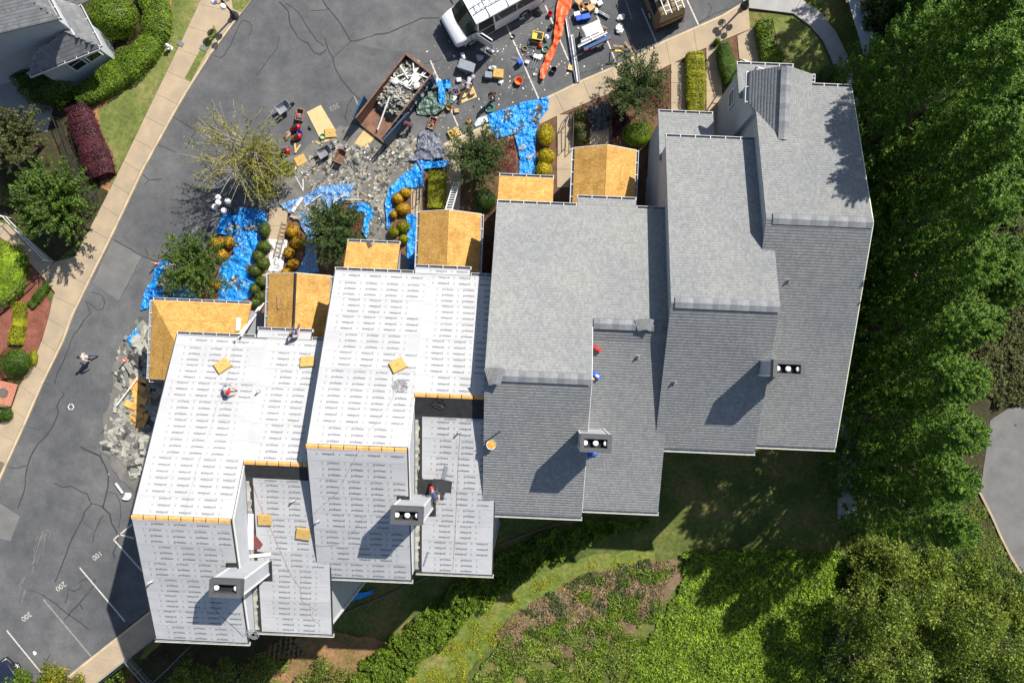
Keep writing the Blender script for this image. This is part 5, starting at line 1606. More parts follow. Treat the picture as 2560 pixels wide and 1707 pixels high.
def cover(name, label, cat, poly, mat, dens, leaf, h=.25, kind='stuff', patch=0.0, seed=1, lift=0.0, clump=.9, flat=False, tilt=.6, sparse=None):
    """ground cover: leaves over an area of the ground"""
    r = np.random.default_rng(seed)
    w = [PT(*p) for p in poly]
    pw = [(p.x, p.y) for p in w]
    x0, x1 = min(p[0] for p in pw), max(p[0] for p in pw); y0, y1 = min(p[1] for p in pw), max(p[1] for p in pw)
    n = int(dens * (x1 - x0) * (y1 - y0))
    C = []
    for x, y in zip(r.uniform(x0, x1, n), r.uniform(y0, y1, n)):
        nv = mnoise.noise_vector(Vector((x * 1.1, y * 1.1, seed))) * .5
        if not inpoly(x + nv.x, y + nv.y, pw): continue
        m = mnoise.noise(Vector((x * clump, y * clump, seed * 3.1)))
        if sparse is not None and m < sparse + r.uniform(-.12, .12): continue
        m2 = mnoise.noise(Vector((x * 3.1, y * 3.1, seed)))
        zz = h * (.45 + .55 * m + .35 * m2) * r.uniform(.5, 1.0)
        C.append((x, y, terr(x, y) + lift + max(.02, zz)))
    C = np.array(C)
    me = leaves(name, C, np.tile([0, 0, 1.0], (len(C), 1)), r.uniform(.6, 1.3, len(C)) * leaf, X(mat), .62, tilt, None, seed)
    return tag(link(name, me), label, cat, kind=kind)
cover('burgundy_groundcover', 'burgundy shrubs along the handrail beside the black plastic', 'ground cover', [(1530, 235), (1568, 225), (1572, 345), (1530, 345)], 'leaf_purple', 1500, .09, .5, seed=2)
cover('red_groundcover', 'reddish ground cover under the crape tree by the pavement', 'ground cover', [(1575, 215), (1674, 168), (1674, 280), (1640, 290), (1600, 280)], 'leaf_red', 700, .07, .2, seed=3, sparse=-.35)
cover('red_groundcover', 'reddish ground cover beside the big blue tarp', 'ground cover', [(1180, 350), (1285, 335), (1290, 425), (1250, 445), (1165, 480)], 'leaf_red', 900, .08, .3, seed=4, sparse=-.5)
cover('red_groundcover', 'reddish ground cover beside the coiled blue tarp', 'ground cover', [(880, 510), (925, 515), (925, 600), (880, 605)], 'leaf_red', 900, .08, .3, seed=5, sparse=-.5)
# ---------------------------------------------------------------- back yard growth
cover('ivy_ground', 'sunny bank of bright green ivy behind the end house', 'ground cover', [(1708, 1375), (1900, 1372), (2075, 1378), (2120, 1400), (2110, 1560), (2060, 1730), (1560, 1730), (1600, 1620), (1640, 1560), (1700, 1480)], 'leaf_ivy', 330, .17, .55, seed=6, clump=.7)
cover('ivy_ground', 'green weeds growing through the dry brush', 'ground cover', [(1520, 1420), (1690, 1420), (1640, 1560), (1560, 1730), (1260, 1730), (1250, 1600), (1380, 1540)], 'leaf_bright', 300, .15, .5, seed=7, sparse=.02)
cover('ivy_ground', 'dark green weeds at the upper edge of the dry brush', 'ground cover', [(1300, 1520), (1440, 1440), (1600, 1395), (1690, 1410), (1600, 1500), (1400, 1600)], 'leaf_deep', 260, .14, .35, seed=8, sparse=.12)
cover('dry_leaf_litter', 'brown dead vines and leaves over the bank', 'ground cover', [(1240, 1580), (1290, 1530), (1450, 1440), (1640, 1400), (1690, 1410), (1640, 1520), (1500, 1600), (1300, 1660)], 'leaf_brown', 420, .14, .3, seed=9)
cover('weed_ground', 'bright weeds along the bottom edge below the bank', 'ground cover', [(1190, 1680), (1270, 1580), (1420, 1560), (1600, 1600), (1600, 1760), (1150, 1760)], 'leaf_shrub', 360, .16, .45, seed=10, sparse=-.18)
mb = MB()
for k in range(70):
    p = PT(R.uniform(1260, 1640), R.uniform(1420, 1600), R.uniform(.15, .45))
    a = R.uniform(0, 6.28); ln = R.uniform(.4, 1.4)
    mb.tube([p, p + Vector((math.cos(a) * ln, math.sin(a) * ln, R.uniform(-.1, .2)))], .007, 4)
tag(mb.build('dead_vines', X('bark_pale')), 'pale dead vine stems lying over the bank', 'vines', kind='stuff')
cover('shrub_belt', 'long belt of leafy shrubs running diagonally along the shaded back lawn', 'ground cover', [(860, 1730), (900, 1650), (985, 1590), (1050, 1530), (1110, 1475), (1200, 1410), (1300, 1355), (1400, 1315), (1500, 1296), (1610, 1298), (1620, 1315), (1540, 1330), (1460, 1365), (1380, 1410), (1280, 1465), (1190, 1530), (1120, 1600), (1060, 1650), (990, 1730)], 'leaf_bright', 520, .16, 1.4, seed=15, clump=1.1, tilt=.8)
for i, (px, py, r_, h, mt) in enumerate(((60, 1712, 40, 1.2, 'leaf_bright'), (150, 1705, 48, 1.4, 'leaf_autumn'), (265, 1700, 48, 1.5, 'leaf_bright'), (470, 1690, 52, 2.4, 'leaf_shrub'), (560, 1705, 60, 2.2, 'leaf_shrub'), (660, 1690, 50, 1.8, 'leaf_shrub'), (800, 1705, 60, 1.2, 'leaf_shrub'))):
    o = lobe_tree('shrub', 'leafy yellow green shrub on the bottom edge, %s from the left' % ['first', 'second', 'third', 'fourth', 'fifth', 'sixth', 'seventh'][i], px, py, r_ * 1.25, h, mt, 80 + i, 9, 300, .14, 'shrubs along the bottom edge'); o['category'] = 'shrub'
sp = [(2190, 1530, 80, 7.5), (2300, 1490, 80, 7.0), (2420, 1560, 88, 7.5), (2350, 1610, 72, 5.5), (2260, 1650, 80, 6.5), (2165, 1660, 72, 7.0), (2520, 1640, 84, 6.0), (2440, 1690, 80, 5.0), (2330, 1420, 62, 2.8), (2450, 1450, 56, 2.4), (2220, 1400, 52, 2.2), (2540, 1520, 58, 2.6), (2330, 1710, 70, 2.6), (2165, 1430, 40, 1.6)]
for i, (px, py, r_, h) in enumerate(sp):
    lobe_tree('thicket_shrub', 'yellow green thicket shrub, lower right corner, %s' % ['beside the ivy bank', 'in the upper middle of the thicket', 'with the brightest crown', 'in the middle of the thicket', 'in the lower middle', 'lowest beside the ivy bank', 'on the right edge near the bottom', 'at the bottom right', 'just below the evergreens', 'near the side road kerb', 'at the foot of the lowest evergreen', 'right edge below the side road', 'on the bottom edge', 'nearest the side path'][i], px, py, r_ * 1.2, h * 1.2, 'leaf_shrub', 30 + i, 13, 420, .17, 'thicket shrubs in the lower right corner')
cover('thicket_floor', 'green undergrowth below the thicket in the lower right', 'ground cover', [(2080, 1400), (2240, 1350), (2440, 1380), (2560, 1450), (2640, 1760), (2040, 1760)], 'leaf_deep', 260, .16, .6, seed=16)
cover('thicket_floor', 'grassy undergrowth beside the side road', 'ground cover', [(2380, 1230), (2440, 1230), (2500, 1350), (2560, 1440), (2480, 1430), (2380, 1380)], 'leaf_shrub', 300, .12, .3, seed=17)
cover('brush_floor', 'dark brush behind the tall trees at the top right', 'ground cover', [(2150, -40), (2640, -40), (2640, 120), (2400, 90), (2250, 60), (2170, 40)], 'leaf_deep', 300, .17, 1.3, seed=18)
cover('brush_floor', 'olive brush and dry stems along the right edge', 'ground cover', [(2330, 60), (2640, 60), (2640, 1020), (2480, 1010), (2340, 600)], 'leaf_olive', 300, .18, 1.0, seed=19)
for i, (px, py, r_, h, mt) in enumerate(((2190, 25, 50, 3.0, 'leaf_deep'), (2290, 40, 60, 4.0, 'leaf_deep'), (2430, 25, 60, 4.5, 'leaf_green'), (2530, 80, 60, 3.5, 'leaf_olive'), (2545, 230, 55, 3.5, 'leaf_shrub'), (2550, 700, 50, 2.5, 'leaf_shrub'))):
    lobe_tree('brush_shrub', ['dark shrub beside the garden wall', 'dark shrub above the topmost evergreen', 'green shrub with yellowing leaves at the top edge', 'olive shrub in the upper right corner', 'pale shrub on the right edge near the top', 'pale shrub on the right edge at mid height'][i], px, py, r_ * 1.25, h, mt, 60 + i, 12, 420, .17, 'brush at the right edge')
cover('weed_ground', 'weeds and dry stalks between the tall trees and the thicket', 'ground cover', [(2100, 1310), (2250, 1290), (2420, 1300), (2460, 1400), (2300, 1420), (2120, 1400)], 'leaf_shrub', 300, .15, .5, seed=22, sparse=-.1)
cover('grass_tufts', 'ragged grass tufts along the edge of the dry brush', 'grass', [(1000, 1700), (1180, 1545), (1330, 1455), (1480, 1400), (1640, 1385), (1650, 1410), (1460, 1450), (1300, 1550), (1200, 1650), (1160, 1730)], 'leaf_lime', 220, .12, .18, seed=23, sparse=.0)
# ================================================================ vehicles
def loft(mb, secs, mi=0, close=True):
    """skin through a list of equal-length rings"""
    n = len(secs[0])
    i0 = len(mb.v)
    for s in secs: mb.v += [tuple(p) for p in s]
    for i in range(len(secs) - 1):
        for k in range(n if close else n - 1):
            a, b = i0 + i * n + k, i0 + i * n + (k + 1) % n
            mb.f.append((a, b, b + n, a + n)); mb.m.append(mi)
    if close:
        mb.f.append(tuple(i0 + k for k in range(n))[::-1]); mb.m.append(mi)
        mb.f.append(tuple(i0 + (len(secs) - 1) * n + k for k in range(n))); mb.m.append(mi)
def bring(x, hw, z0, z1, r=.12):
    """rounded-box ring at x"""
    pts = []
    for cy, cz, a0 in ((hw - r, z1 - r, 0), (-hw + r, z1 - r, 90), (-hw + r * .6, z0 + r * .6, 180), (hw - r * .6, z0 + r * .6, 270)):
        rr = r if a0 < 180 else r * .6
        for k in range(4):
            a = math.radians(a0 + 30 * k)
            pts.append((x, cy + math.cos(a) * rr, cz + math.sin(a) * rr))
    return pts
def wheel(parent, x, y, r=.37, w=.24, steer=0.0):
    e = bpy.data.objects.new('wheel', None); COL.objects.link(e); e.parent = parent; e.location = (x, y, r); e.rotation_euler = (0, 0, steer)
    Mx = Matrix.Rotation(math.pi / 2, 3, 'X')
    mb = MB(); mb.lathe([(r * .6, -w / 2), (r * .93, -w / 2), (r, -w * .35), (r, w * .35), (r * .93, w / 2), (r * .6, w / 2)], n=20, M=Mx); mb.build('tyre', X('tyre'), e, smooth=False)
    mb = MB(); mb.lathe([(.05, -w * .42), (r * .6, -w * .42), (r * .62, w * .42), (.05, w * .46)], n=16, M=Mx)
    for k in range(5):
        a = k * 2 * math.pi / 5
        for s in (-1, 1): mb.bar((0, s * w * .47, 0), (math.cos(a) * r * .55, s * w * .47, math.sin(a) * r * .55), .07, .03)
    mb.build('rim', X('aluminium'), e)
def vehicle(name, label, cat, front, heading, Lv, W, hh, wb, paint, hood_l, ws_l, roofz, belt, wheel_r=.37, hood_z=1.05, rear_slope=.25, win=None, stations=None):
    """front: world point under the nose; heading: direction the nose points (radians); built along -x from the nose"""
    t = thing(name, label, cat, front, heading)
    hw = W / 2
    mb = MB()
    secs = [bring(0, hw * .80, .38, hood_z - .28, .10), bring(-.10, hw * .93, .30, hood_z - .12, .12), bring(-.45, hw * .985, .26, hood_z - .03, .13), bring(-hood_l * .9, hw, .24, hood_z + .04, .12), bring(-hood_l - ws_l * .5, hw, .24, belt, .06), bring(-Lv * .6, hw, .24, belt, .06), bring(-Lv + .15, hw * .985, .26, belt, .06), bring(-Lv, hw * .93, .42, belt - .03, .08)]
    loft(mb, secs); mb.build('body', paint, t, smooth=True).data.polygons.foreach_set('use_smooth', [True] * len(mb.f))
    # cabin: windscreen, roof, rear
    def cr(x, b, tp, z0, z1): return [(x, -b, z0), (x, b, z0), (x, tp, z1 - .05), (x, tp - .12, z1), (x, -tp + .12, z1), (x, -tp, z1 - .05)]
    x0 = -hood_l; x1 = -hood_l - ws_l
    tp = hw * .86
    mb = MB()
    secs = [cr(x1 + .02, hw * .96, tp * .96, belt - .05, roofz - .06), cr(x1 - .35, hw * .965, tp, belt - .05, roofz), cr(-Lv * .6, hw * .965, tp, belt - .05, roofz + .02), cr(-Lv + rear_slope + .3, hw * .96, tp, belt - .05, roofz), cr(-Lv + rear_slope * .6, hw * .95, tp * .95, belt - .05, roofz - .08), cr(-Lv + .05, hw * .93, hw * .86, belt - .05, belt + .12)]
    loft(mb, secs); mb.build('roof', paint, t)
    mb = MB()
    mb.mesh([(x0 - .02, -hw * .9, hood_z + .05), (x0 + .06, -hw * .45, hood_z + .06), (x0 + .09, 0, hood_z + .065), (x0 + .06, hw * .45, hood_z + .06), (x0 - .02, hw * .9, hood_z + .05), (x1 + .03, tp * .93, roofz - .07), (x1 + .10, tp * .45, roofz - .055), (x1 + .12, 0, roofz - .05), (x1 + .10, -tp * .45, roofz - .055), (x1 + .03, -tp * .93, roofz - .07)], [(0, 1, 8, 9), (1, 2, 7, 8), (2, 3, 6, 7), (3, 4, 5, 6)])
    mb.mesh([(x0 - .02, s * hw * .9, hood_z + .05) for s in (-1, 1)] + [(x1 + .02, s * tp * .95, roofz - .07) for s in (-1, 1)] + [(x1 + .02, s * hw * .95, belt - .04) for s in (-1, 1)], [(0, 2, 4), (1, 5, 3)])
    mb.build('windscreen', X('window_glass'), t)
    for s in (-1, 1):
        for (xa, xb) in (win or [(x1 - .1, x1 - 1.1), (x1 - 1.22, -Lv + .7)]):
            mb = MB()
            f = lambda z: hw * .965 + (tp - hw * .965) * (z - belt + .05) / (roofz - belt)
            za, zb = belt + .03, roofz - .16
            mb.mesh([(xa, s * (f(za) + .012), za), (xb, s * (f(za) + .012), za), (xb, s * (f(zb) + .012), zb), (xa, s * (f(zb) + .012), zb)], [(0, 1, 2, 3)]); mb.build('side_window', X('window_glass'), t)
        mb = MB(); mb.box((-.06, s * hw * .72, hood_z - .33), (.10, .32, .18)); mb.build('headlight', X('aluminium'), t)
        mb = MB(); mb.box((-Lv - .005, s * hw * .84, belt - .25), (.06, .14, .34)); mb.build('tail_light', X('lens_red'), t)
        mb = MB(); mb.bar((x0 - .25, s * hw * .98, belt + .08), (x0 - .2, s * (hw + .16), belt + .1), .04); mb.box((x0 - .2, s * (hw + .2), belt + .12), (.10, .22, .17)); mb.build('wing_mirror', X('black_plastic'), t)
        for wx in wb: wheel(t, -wx, s * (hw - .12), wheel_r)
    mb = MB(); loft(mb, [bring(.12, hw * .78, .36, .62, .08), bring(.06, hw * .95, .36, .64, .08), bring(-.5, hw * 1.012, .36, .62, .06)]); mb.build('front_bumper', X('black_plastic'), t)
    mb = MB(); mb.box((-Lv - .04, 0, .5), (.14, W * .96, .2)); mb.build('rear_bumper', X('black_plastic'), t)
    return t
nose = P(1108, 72, 0)
vh = math.atan2(-.49 * 1, -.87)
van = vehicle('van', 'white passenger van with its front side door open', 'van', P(1124, 96, 0), math.radians(209), 5.7, 2.05, 0, (.95, 4.45), X('car_white'), .75, .75, 2.05, 1.22, .38, 1.12, .2, [(-2.62, -4.0), (-4.05, -5.5)])
van.scale = (1.18,) * 3
# near-side front doorway and open door (the side facing the lower right of the picture)
mb = MB(); mb.mesh([(-1.52, 1.0, 1.2), (-2.5, 1.0, 1.2), (-2.5, .90, 1.93), (-1.62, .90, 1.93)], [(0, 1, 2, 3)]); mb.mesh([(-1.3, 1.036, .35), (-2.5, 1.036, .35), (-2.5, 1.036, 1.2), (-1.35, 1.036, 1.2)], [(0, 1, 2, 3)]); mb.build('doorway', X('soot_and_shade'), van)  # flat black panels: the shade inside the open van is painted on
dr = bpy.data.objects.new('open_door', None); COL.objects.link(dr); dr.parent = van; dr.location = (-1.35, 1.04, 0); dr.rotation_euler = (0, 0, math.radians(118))
mb = MB(); mb.box((.56, 0, .78), (1.12, .07, .82)); mb.build('door_skin', X('car_white'), dr)
mb = MB(); mb.bar((.02, 0, 1.2), (.42, -.02, 1.86), .06); mb.bar((.42, -.02, 1.86), (1.08, -.02, 1.86), .06); mb.bar((1.08, -.02, 1.86), (1.1, 0, 1.2), .06); mb.build('door_frame', X('car_white'), dr)
mb = MB(); mb.mesh([(.08, .01, 1.2), (1.08, .01, 1.2), (1.06, -.01, 1.84), (.44, -.01, 1.84)], [(0, 1, 2, 3)]); mb.build('door_glass', X('window_glass'), dr)
# roof load
lad = thing('ladder', 'aluminium ladder carried on the roof of the white van', 'ladder', van.location, van.rotation_euler[2], None, 1.18)
for s in (-1, 1):
    mb = MB(); mb.bar((-1.75, .1 + s * .2, 2.22), (-6.6, .1 + s * .2, 2.22), .05, .09); mb.build('stile', X('aluminium'), lad)
for k in range(15):
    mb = MB(); mb.bar((-1.95 - k * .31, -.1, 2.23), (-1.95 - k * .31, .3, 2.23), .035); mb.build('rung', X('aluminium'), lad)
for x in (-2.4, -3.6, -4.9):
    mb = MB(); mb.bar((x, -.85, 2.1), (x, .85, 2.1), .04, .06); mb.build('roof_bar', X('aluminium'), van)
suv = vehicle('sport_utility_vehicle', 'gold brown utility vehicle with a loaded silver roof rack, seen from behind', 'car', P(1690, 66, 0) + Vector((0, 0, 0)), 0, 5.4, 2.1, 0, (.9, 4.3), X('car_gold'), 1.0, .7, 2.3, 1.25, .4, 1.15, .3)
a = math.atan2(.93, -.36)
rear = P(1672, 70, 0)
suv.rotation_euler = (0, 0, a); suv.location = rear + Vector((math.cos(a), math.sin(a), 0)) * 5.4
rack = thing('roof_rack', 'silver roof rack with ladders on the gold brown vehicle', 'roof rack', suv.location, a)
for y in (-.62, -.22, .25, .66):
    mb = MB(); mb.bar((-1.6, y, 2.6), (-5.45, y, 2.6 if abs(y) < .5 else 2.66), .05, .07); mb.build('bar', X('aluminium'), rack)
for k in range(11):
    x = -1.8 - k * .34
    mb = MB(); mb.bar((x, -.62, 2.61), (x, -.22, 2.61), .035); mb.bar((x, .25, 2.61), (x, .66, 2.61), .035); mb.build('rung', X('aluminium'), rack)
for i, (x, y, d, mt, nm, lb) in enumerate(((-3.9, -.02, (.5, .36, .25), 'steel', 'toolbox', 'grey metal toolbox on the roof rack'), (-3.3, .0, (.55, .4, .22), 'white_plastic', 'storage_box', 'white box strapped on the roof rack'), (-2.6, .5, (.7, .5, .3), 'blue_plastic', 'folded_tarp', 'bright blue folded tarp on the roof rack'), (-4.35, .45, (.42, .34, .3), 'black_plastic', 'equipment_case', 'black equipment case at the rear of the roof rack'))):
    t = thing(nm, lb, nm.replace('_', ' '), suv.location, a)
    mb = MB(); c = Matrix.Rotation(a, 3, 'Z'); mb.box((x, y, 2.36 + d[2] / 2), d); mb.build('case', X(mt), t)
    mb = MB(); mb.box((x, y, 2.37 + d[2]), (d[0] * .9, d[1] * .9, .05)); mb.build('lid', X(mt), t)
    mb = MB(); mb.box((x, y, 2.38 + d[2]), (.05, d[1] * 1.04, .08)); mb.build('strap', X('dark_metal'), t)
car = vehicle('car', 'dark navy car parked at the lower left corner, only its front corner in view', 'car', P(6, 1655, 0), math.radians(128), 4.5, 1.8, 0, (.85, 3.5), X('car_navy'), 1.2, .8, 1.42, .98, .34, .92, .4)

# ================================================================ dumpster
def tarpbox(): pass
dA, dB = P(1016, 130, 1.75), P(1079, 187, 1.75)          # front rim corners
axis = Vector((-.615, -.788, 0)).normalized()
dl = 5.5
dw = (dB - dA).length
ctr = (dA + dB) / 2 + axis * dl / 2
ang = math.atan2(axis.y, axis.x)
dmp = thing('dumpster', 'open blue roll-off dumpster, rusty inside, full of torn-off shingles with its rear door swung open', 'dumpster', (ctr.x, ctr.y, 0), ang)
hw = dw / 2; hl = dl / 2; zt = 1.75
mb = MB(); mb.box((0, 0, .22), (dl, dw - .1, .1)); mb.build('floor', X('rust'), dmp)
for s in (-1, 1):
    mb = MB(); mb.box((0, s * (hw - .025), .92), (dl, .05, 1.5)); mb.build('side_wall', X('dumpster_blue'), dmp)
    mb = MB(); mb.box((0, s * (hw - .06), .94), (dl - .04, .012, 1.45)); mb.build('inner_face', X('rust'), dmp)
    mb = MB(); mb.bar((-hl, s * (hw - .04), zt - .05), (hl, s * (hw - .04), zt - .05), .10, .11); mb.build('rim', X('rust'), dmp)
    for k in range(9):
        x = -hl + .3 + k * (dl - .6) / 8
        mb = MB(); mb.bar((x, s * (hw + .03), .25), (x, s * (hw + .03), zt - .1), .10, .07); mb.build('rib', X('dumpster_blue'), dmp)
mb = MB(); mb.box((-hl + .03, 0, .95), (.06, dw, 1.55)); mb.build('front_wall', X('rust'), dmp)
mb = MB(); mb.bar((-hl + .03, -hw, zt - .04), (-hl + .03, hw, zt - .04), .16, .12); mb.build('rim', X('rust'), dmp)
# rear doors: one folded right back along the lower side, one hanging open on the other
for s, a_, ln in ((1, math.radians(176), 2.4), (-1, math.radians(-168), 1.6)):
    d_ = bpy.data.objects.new('rear_door', None); COL.objects.link(d_); d_.parent = dmp; d_.location = (hl + .03, s * (hw + .13), 0); d_.rotation_euler = (0, 0, a_ if s > 0 else a_)
    mb = MB(); mb.box((ln / 2, 0, .95), (ln, .10, 1.5)); mb.build('door_panel', X('dumpster_blue'), d_)
    mb = MB(); mb.bar((0, 0, zt - .02), (ln, 0, zt - .02), .115, .08); mb.build('door_rim', X('dumpster_blue'), d_)
for x in (-hl + .5, hl - .6):
    for s in (-1, 1):
        mb = MB(); mb.lathe([(.10, -.1), (.12, 0), (.10, .1)], (x, s * (hw - .3), .12), 12, M=Matrix.Rotation(math.pi / 2, 3, 'X')); mb.build('roller', X('dark_metal'), dmp)
# ================================================================ loose debris
def pieces(n, spot, dims, seed, tilt=.35, curl=False):
    """many flat scraps: spot(r)->point, dims(r)->(l,w,t)"""
    r = random.Random(seed)
    mb = MB()
    for k in range(n):
        p = spot(r)
        if p is None: continue
        l, w, t = dims(r)
        m = Matrix.Rotation(r.uniform(0, 6.3), 3, 'Z') @ Matrix.Rotation(r.gauss(0, tilt), 3, 'X') @ Matrix.Rotation(r.gauss(0, tilt), 3, 'Y')
        mb.box(p, (l, w, t), m)
    return mb
def in_poly_spot(poly, z0, hfun, clus=None):
    w = [P(*p) for p in poly]
    pw = [(p.x, p.y) for p in w]
    x0, x1 = min(p[0] for p in pw), max(p[0] for p in pw); y0, y1 = min(p[1] for p in pw), max(p[1] for p in pw)
    cx, cy = sum(p[0] for p in pw) / len(pw), sum(p[1] for p in pw) / len(pw)
    def f(r):
        for i in range(60):
            x, y = r.uniform(x0, x1), r.uniform(y0, y1)
            n = mnoise.noise_vector(Vector((x * 1.3, y * 1.3, 2))) * .6
            if clus is not None and mnoise.noise(Vector((x * .9, y * .9, 8))) + .5 * mnoise.noise(Vector((x * 2.3, y * 2.3, 8))) < clus: continue
            if inpoly(x + n.x, y + n.y, pw): return Vector((x, y, z0 + hfun(x, y, r)))
        return None
    return f
shd = lambda r: (r.uniform(.10, .45), r.uniform(.08, .24), .01)
hp = lambda k: (lambda x, y, r: k * max(0, .5 + mnoise.noise(Vector((x * .6, y * .6, 5)))) * r.random())
def on_dump(r):
    x, y = r.uniform(-hl + .15, hl * .25), r.uniform(-hw + .15, hw - .15)
    z = .35 + 1.05 * (1 - max(0, (x + hl * .1) / (hl * .6))) * (1 - .35 * (y / hw) ** 2) * r.uniform(.82, 1)
    return Vector((x, y, max(.32, min(z, 1.6))))
L_ = thing('shingle_load', 'heap of torn grey shingles filling the dumpster', 'debris', dmp.location, ang)
mb = MB(); gx, gy = 12, 7
hf = lambda x, y: .30 + 1.02 * max(0, min(1, 1 - (x + hl * .1) / (hl * .6))) * (1 - .3 * (y / hw) ** 2)
vs = [(-hl + .1 + (hl * 1.45) * i / gx, -hw + .09 + (dw - .18) * j / gy, hf(-hl + .1 + hl * 1.45 * i / gx, -hw + dw * j / gy) - .12) for j in range(gy + 1) for i in range(gx + 1)]
mb.mesh(vs, [(j * (gx + 1) + i, j * (gx + 1) + i + 1, (j + 1) * (gx + 1) + i + 1, (j + 1) * (gx + 1) + i) for j in range(gy) for i in range(gx)]); mb.build('heap', X('old_shingle'), L_, smooth=True)
tag(pieces(300, on_dump, lambda r: (r.uniform(.3, .95), r.uniform(.12, .34), .014), 3).build('shingle_scraps', X('old_shingle'), L_), kind='stuff')
tag(pieces(380, on_dump, lambda r: (r.uniform(.3, .8), r.uniform(.12, .3), .016), 4).build('shingle_scraps', X('old_shingle_pale'), L_), kind='stuff')
for k in range(14):
    x = R.uniform(-hl + .3, -hl + 1.9); y = R.uniform(-hw + .5, hw - .5); a = R.uniform(0, 3.1); ln = R.uniform(.5, 1.5)
    mb = MB(); mb.bar((x - math.cos(a) * ln / 2, y - math.sin(a) * ln / 2, 1.5 + k * .012), (x + math.cos(a) * ln / 2, y + math.sin(a) * ln / 2, 1.55 + k * .012), .07, .03)
    o = mb.build('trim_offcut', X('white_paint'), None, dmp.location, ang); tag(o, 'white trim offcut thrown on the dumpster load', 'trim', 'white trim offcuts in the dumpster')
for k, (x, y, r_) in enumerate(((-hl + .9, .35, .3), (-hl + 1.25, .75, .22), (-hl + 1.6, .1, .2), (-hl + 1.9, -.6, .22))):
    mb = MB()
    mb.ball((x, y, 1.55), (r_ * 1.2, r_, r_ * .5), 10)
    for i, v in enumerate(mb.v): mb.v[i] = tuple(Vector(v) + mnoise.noise_vector(Vector(v) * 4) * .10)
    o = mb.build('white_bag', X('white_plastic'), None, dmp.location, ang); tag(o, 'crumpled white bag lying on the dumpster load', 'bag', 'white bags in the dumpster')
mb = MB(); mb.bar((hl * .05, -.35, 1.25), (hl * .85, .15, .55), .10, .03); tag(mb.build('white_board', X('white_paint'), None, dmp.location, ang), 'long white board leaning down inside the dumpster towards its open end', 'board')
def heap(name, label, poly, n, seed, h, mats, dims, base=None, z0=.01, clus=None):
    t = thing(name, label, 'debris', P(poly[0][0], poly[0][1], 0))
    o = Vector(t.location)
    for i, (mt, fr) in enumerate(mats):
        mb = pieces(int(n * fr), in_poly_spot(poly, z0, hp(h), clus), dims, seed + i, .09)
        mb.v = [tuple(Vector(v) - o) for v in mb.v]
        tag(mb.build('scraps', X(mt), t), kind='stuff')
    return t
MIXA = [('old_shingle', .6), ('old_shingle_pale', .16), ('felt_scrap', .24)]
heap('shingle_debris', 'spread of torn grey shingles on the ground below the open dumpster', [(760, 400), (870, 330), (1000, 345), (1105, 380), (1050, 420), (985, 460), (955, 545), (950, 600), (925, 600), (930, 540), (905, 520), (850, 480), (770, 470), (735, 440)], 4200, 21, .16, MIXA, lambda r: (r.uniform(.14, .5), r.uniform(.12, .28), .012))
heap('shingle_debris', 'torn shingles, felt and plywood scraps heaped beside the papered end townhouse', [(318, 850), (372, 790), (385, 960), (400, 1000), (378, 1060), (360, 1170), (325, 1205), (300, 1150), (262, 1120), (262, 1060), (300, 1030), (296, 950), (300, 900)], 330, 31, .3, [('old_shingle_pale', .62), ('old_shingle', .22), ('felt_scrap', .16)], lambda r: (r.uniform(.35, 1.1), r.uniform(.18, .40), .014))
heap('sheathing_debris', 'orange scraps of broken sheathing in the heap beside the papered end townhouse', [(335, 960), (365, 945), (372, 1010), (362, 1060), (345, 1075), (330, 1030), (318, 1000)], 46, 41, .45, [('osb_scrap', 1)], lambda r: (r.uniform(.3, 1.0), r.uniform(.2, .5), .02))
heap('shingle_debris', 'dark felt and shingle scraps scattered beside the lean-to porch and coiled tarp', [(900, 560), (965, 540), (970, 615), (915, 625)], 130, 51, .2, [('felt_scrap', .8), ('old_shingle', .2)], shd)
heap('shingle_debris', 'pale stripped shingles scattered under the feathery crape tree', [(415, 660), (445, 655), (440, 720), (420, 745), (410, 700)], 70, 61, .3, [('old_shingle_pale', 1)], shd, z0=.35)
# single scraps lying clear of the heaps
for k in range(70):
    px, py = R.choice(((R.uniform(690, 1000), R.uniform(300, 480)), (R.uniform(250, 330), R.uniform(1000, 1230)), (R.uniform(1060, 1500), R.uniform(60, 200)), (R.uniform(1080, 1280), R.uniform(200, 290))))
    mb = MB(); s = R.uniform(.05, .16); mb.box((0, 0, .012), (s, s * R.uniform(.4, 1), .012), Matrix.Rotation(R.uniform(0, 6), 3, 'Z')); 
    o = mb.build('scrap', X(R.choice(('old_shingle_pale', 'white_plastic', 'felt_scrap', 'pine_board'))), None, P(px, py, 0)); tag(o, 'tiny loose scrap lying on the asphalt', 'scrap', 'tiny scraps on the asphalt')
heap('mixed_debris', 'small mixed scraps of wood, felt and white trim strewn through the shingle debris', [(745, 420), (870, 335), (1000, 345), (1105, 380), (1050, 425), (985, 465), (955, 560), (925, 590), (905, 520), (850, 480), (770, 480)], 520, 71, .2, [('pine_board', .18), ('white_plastic', .14), ('felt_scrap', .3), ('old_shingle_pale', .38)], lambda r: (r.uniform(.05, .22), r.uniform(.03, .12), .012), z0=.04)
heap('mixed_debris', 'small grit and scraps around the open parking bays', [(1060, 200), (1150, 150), (1290, 60), (1500, 40), (1540, 150), (1350, 240), (1180, 320), (1080, 350)], 260, 75, .02, [('pine_board', .2), ('white_plastic', .2), ('felt_scrap', .35), ('old_shingle_pale', .25)], lambda r: (r.uniform(.03, .12), r.uniform(.02, .08), .01))
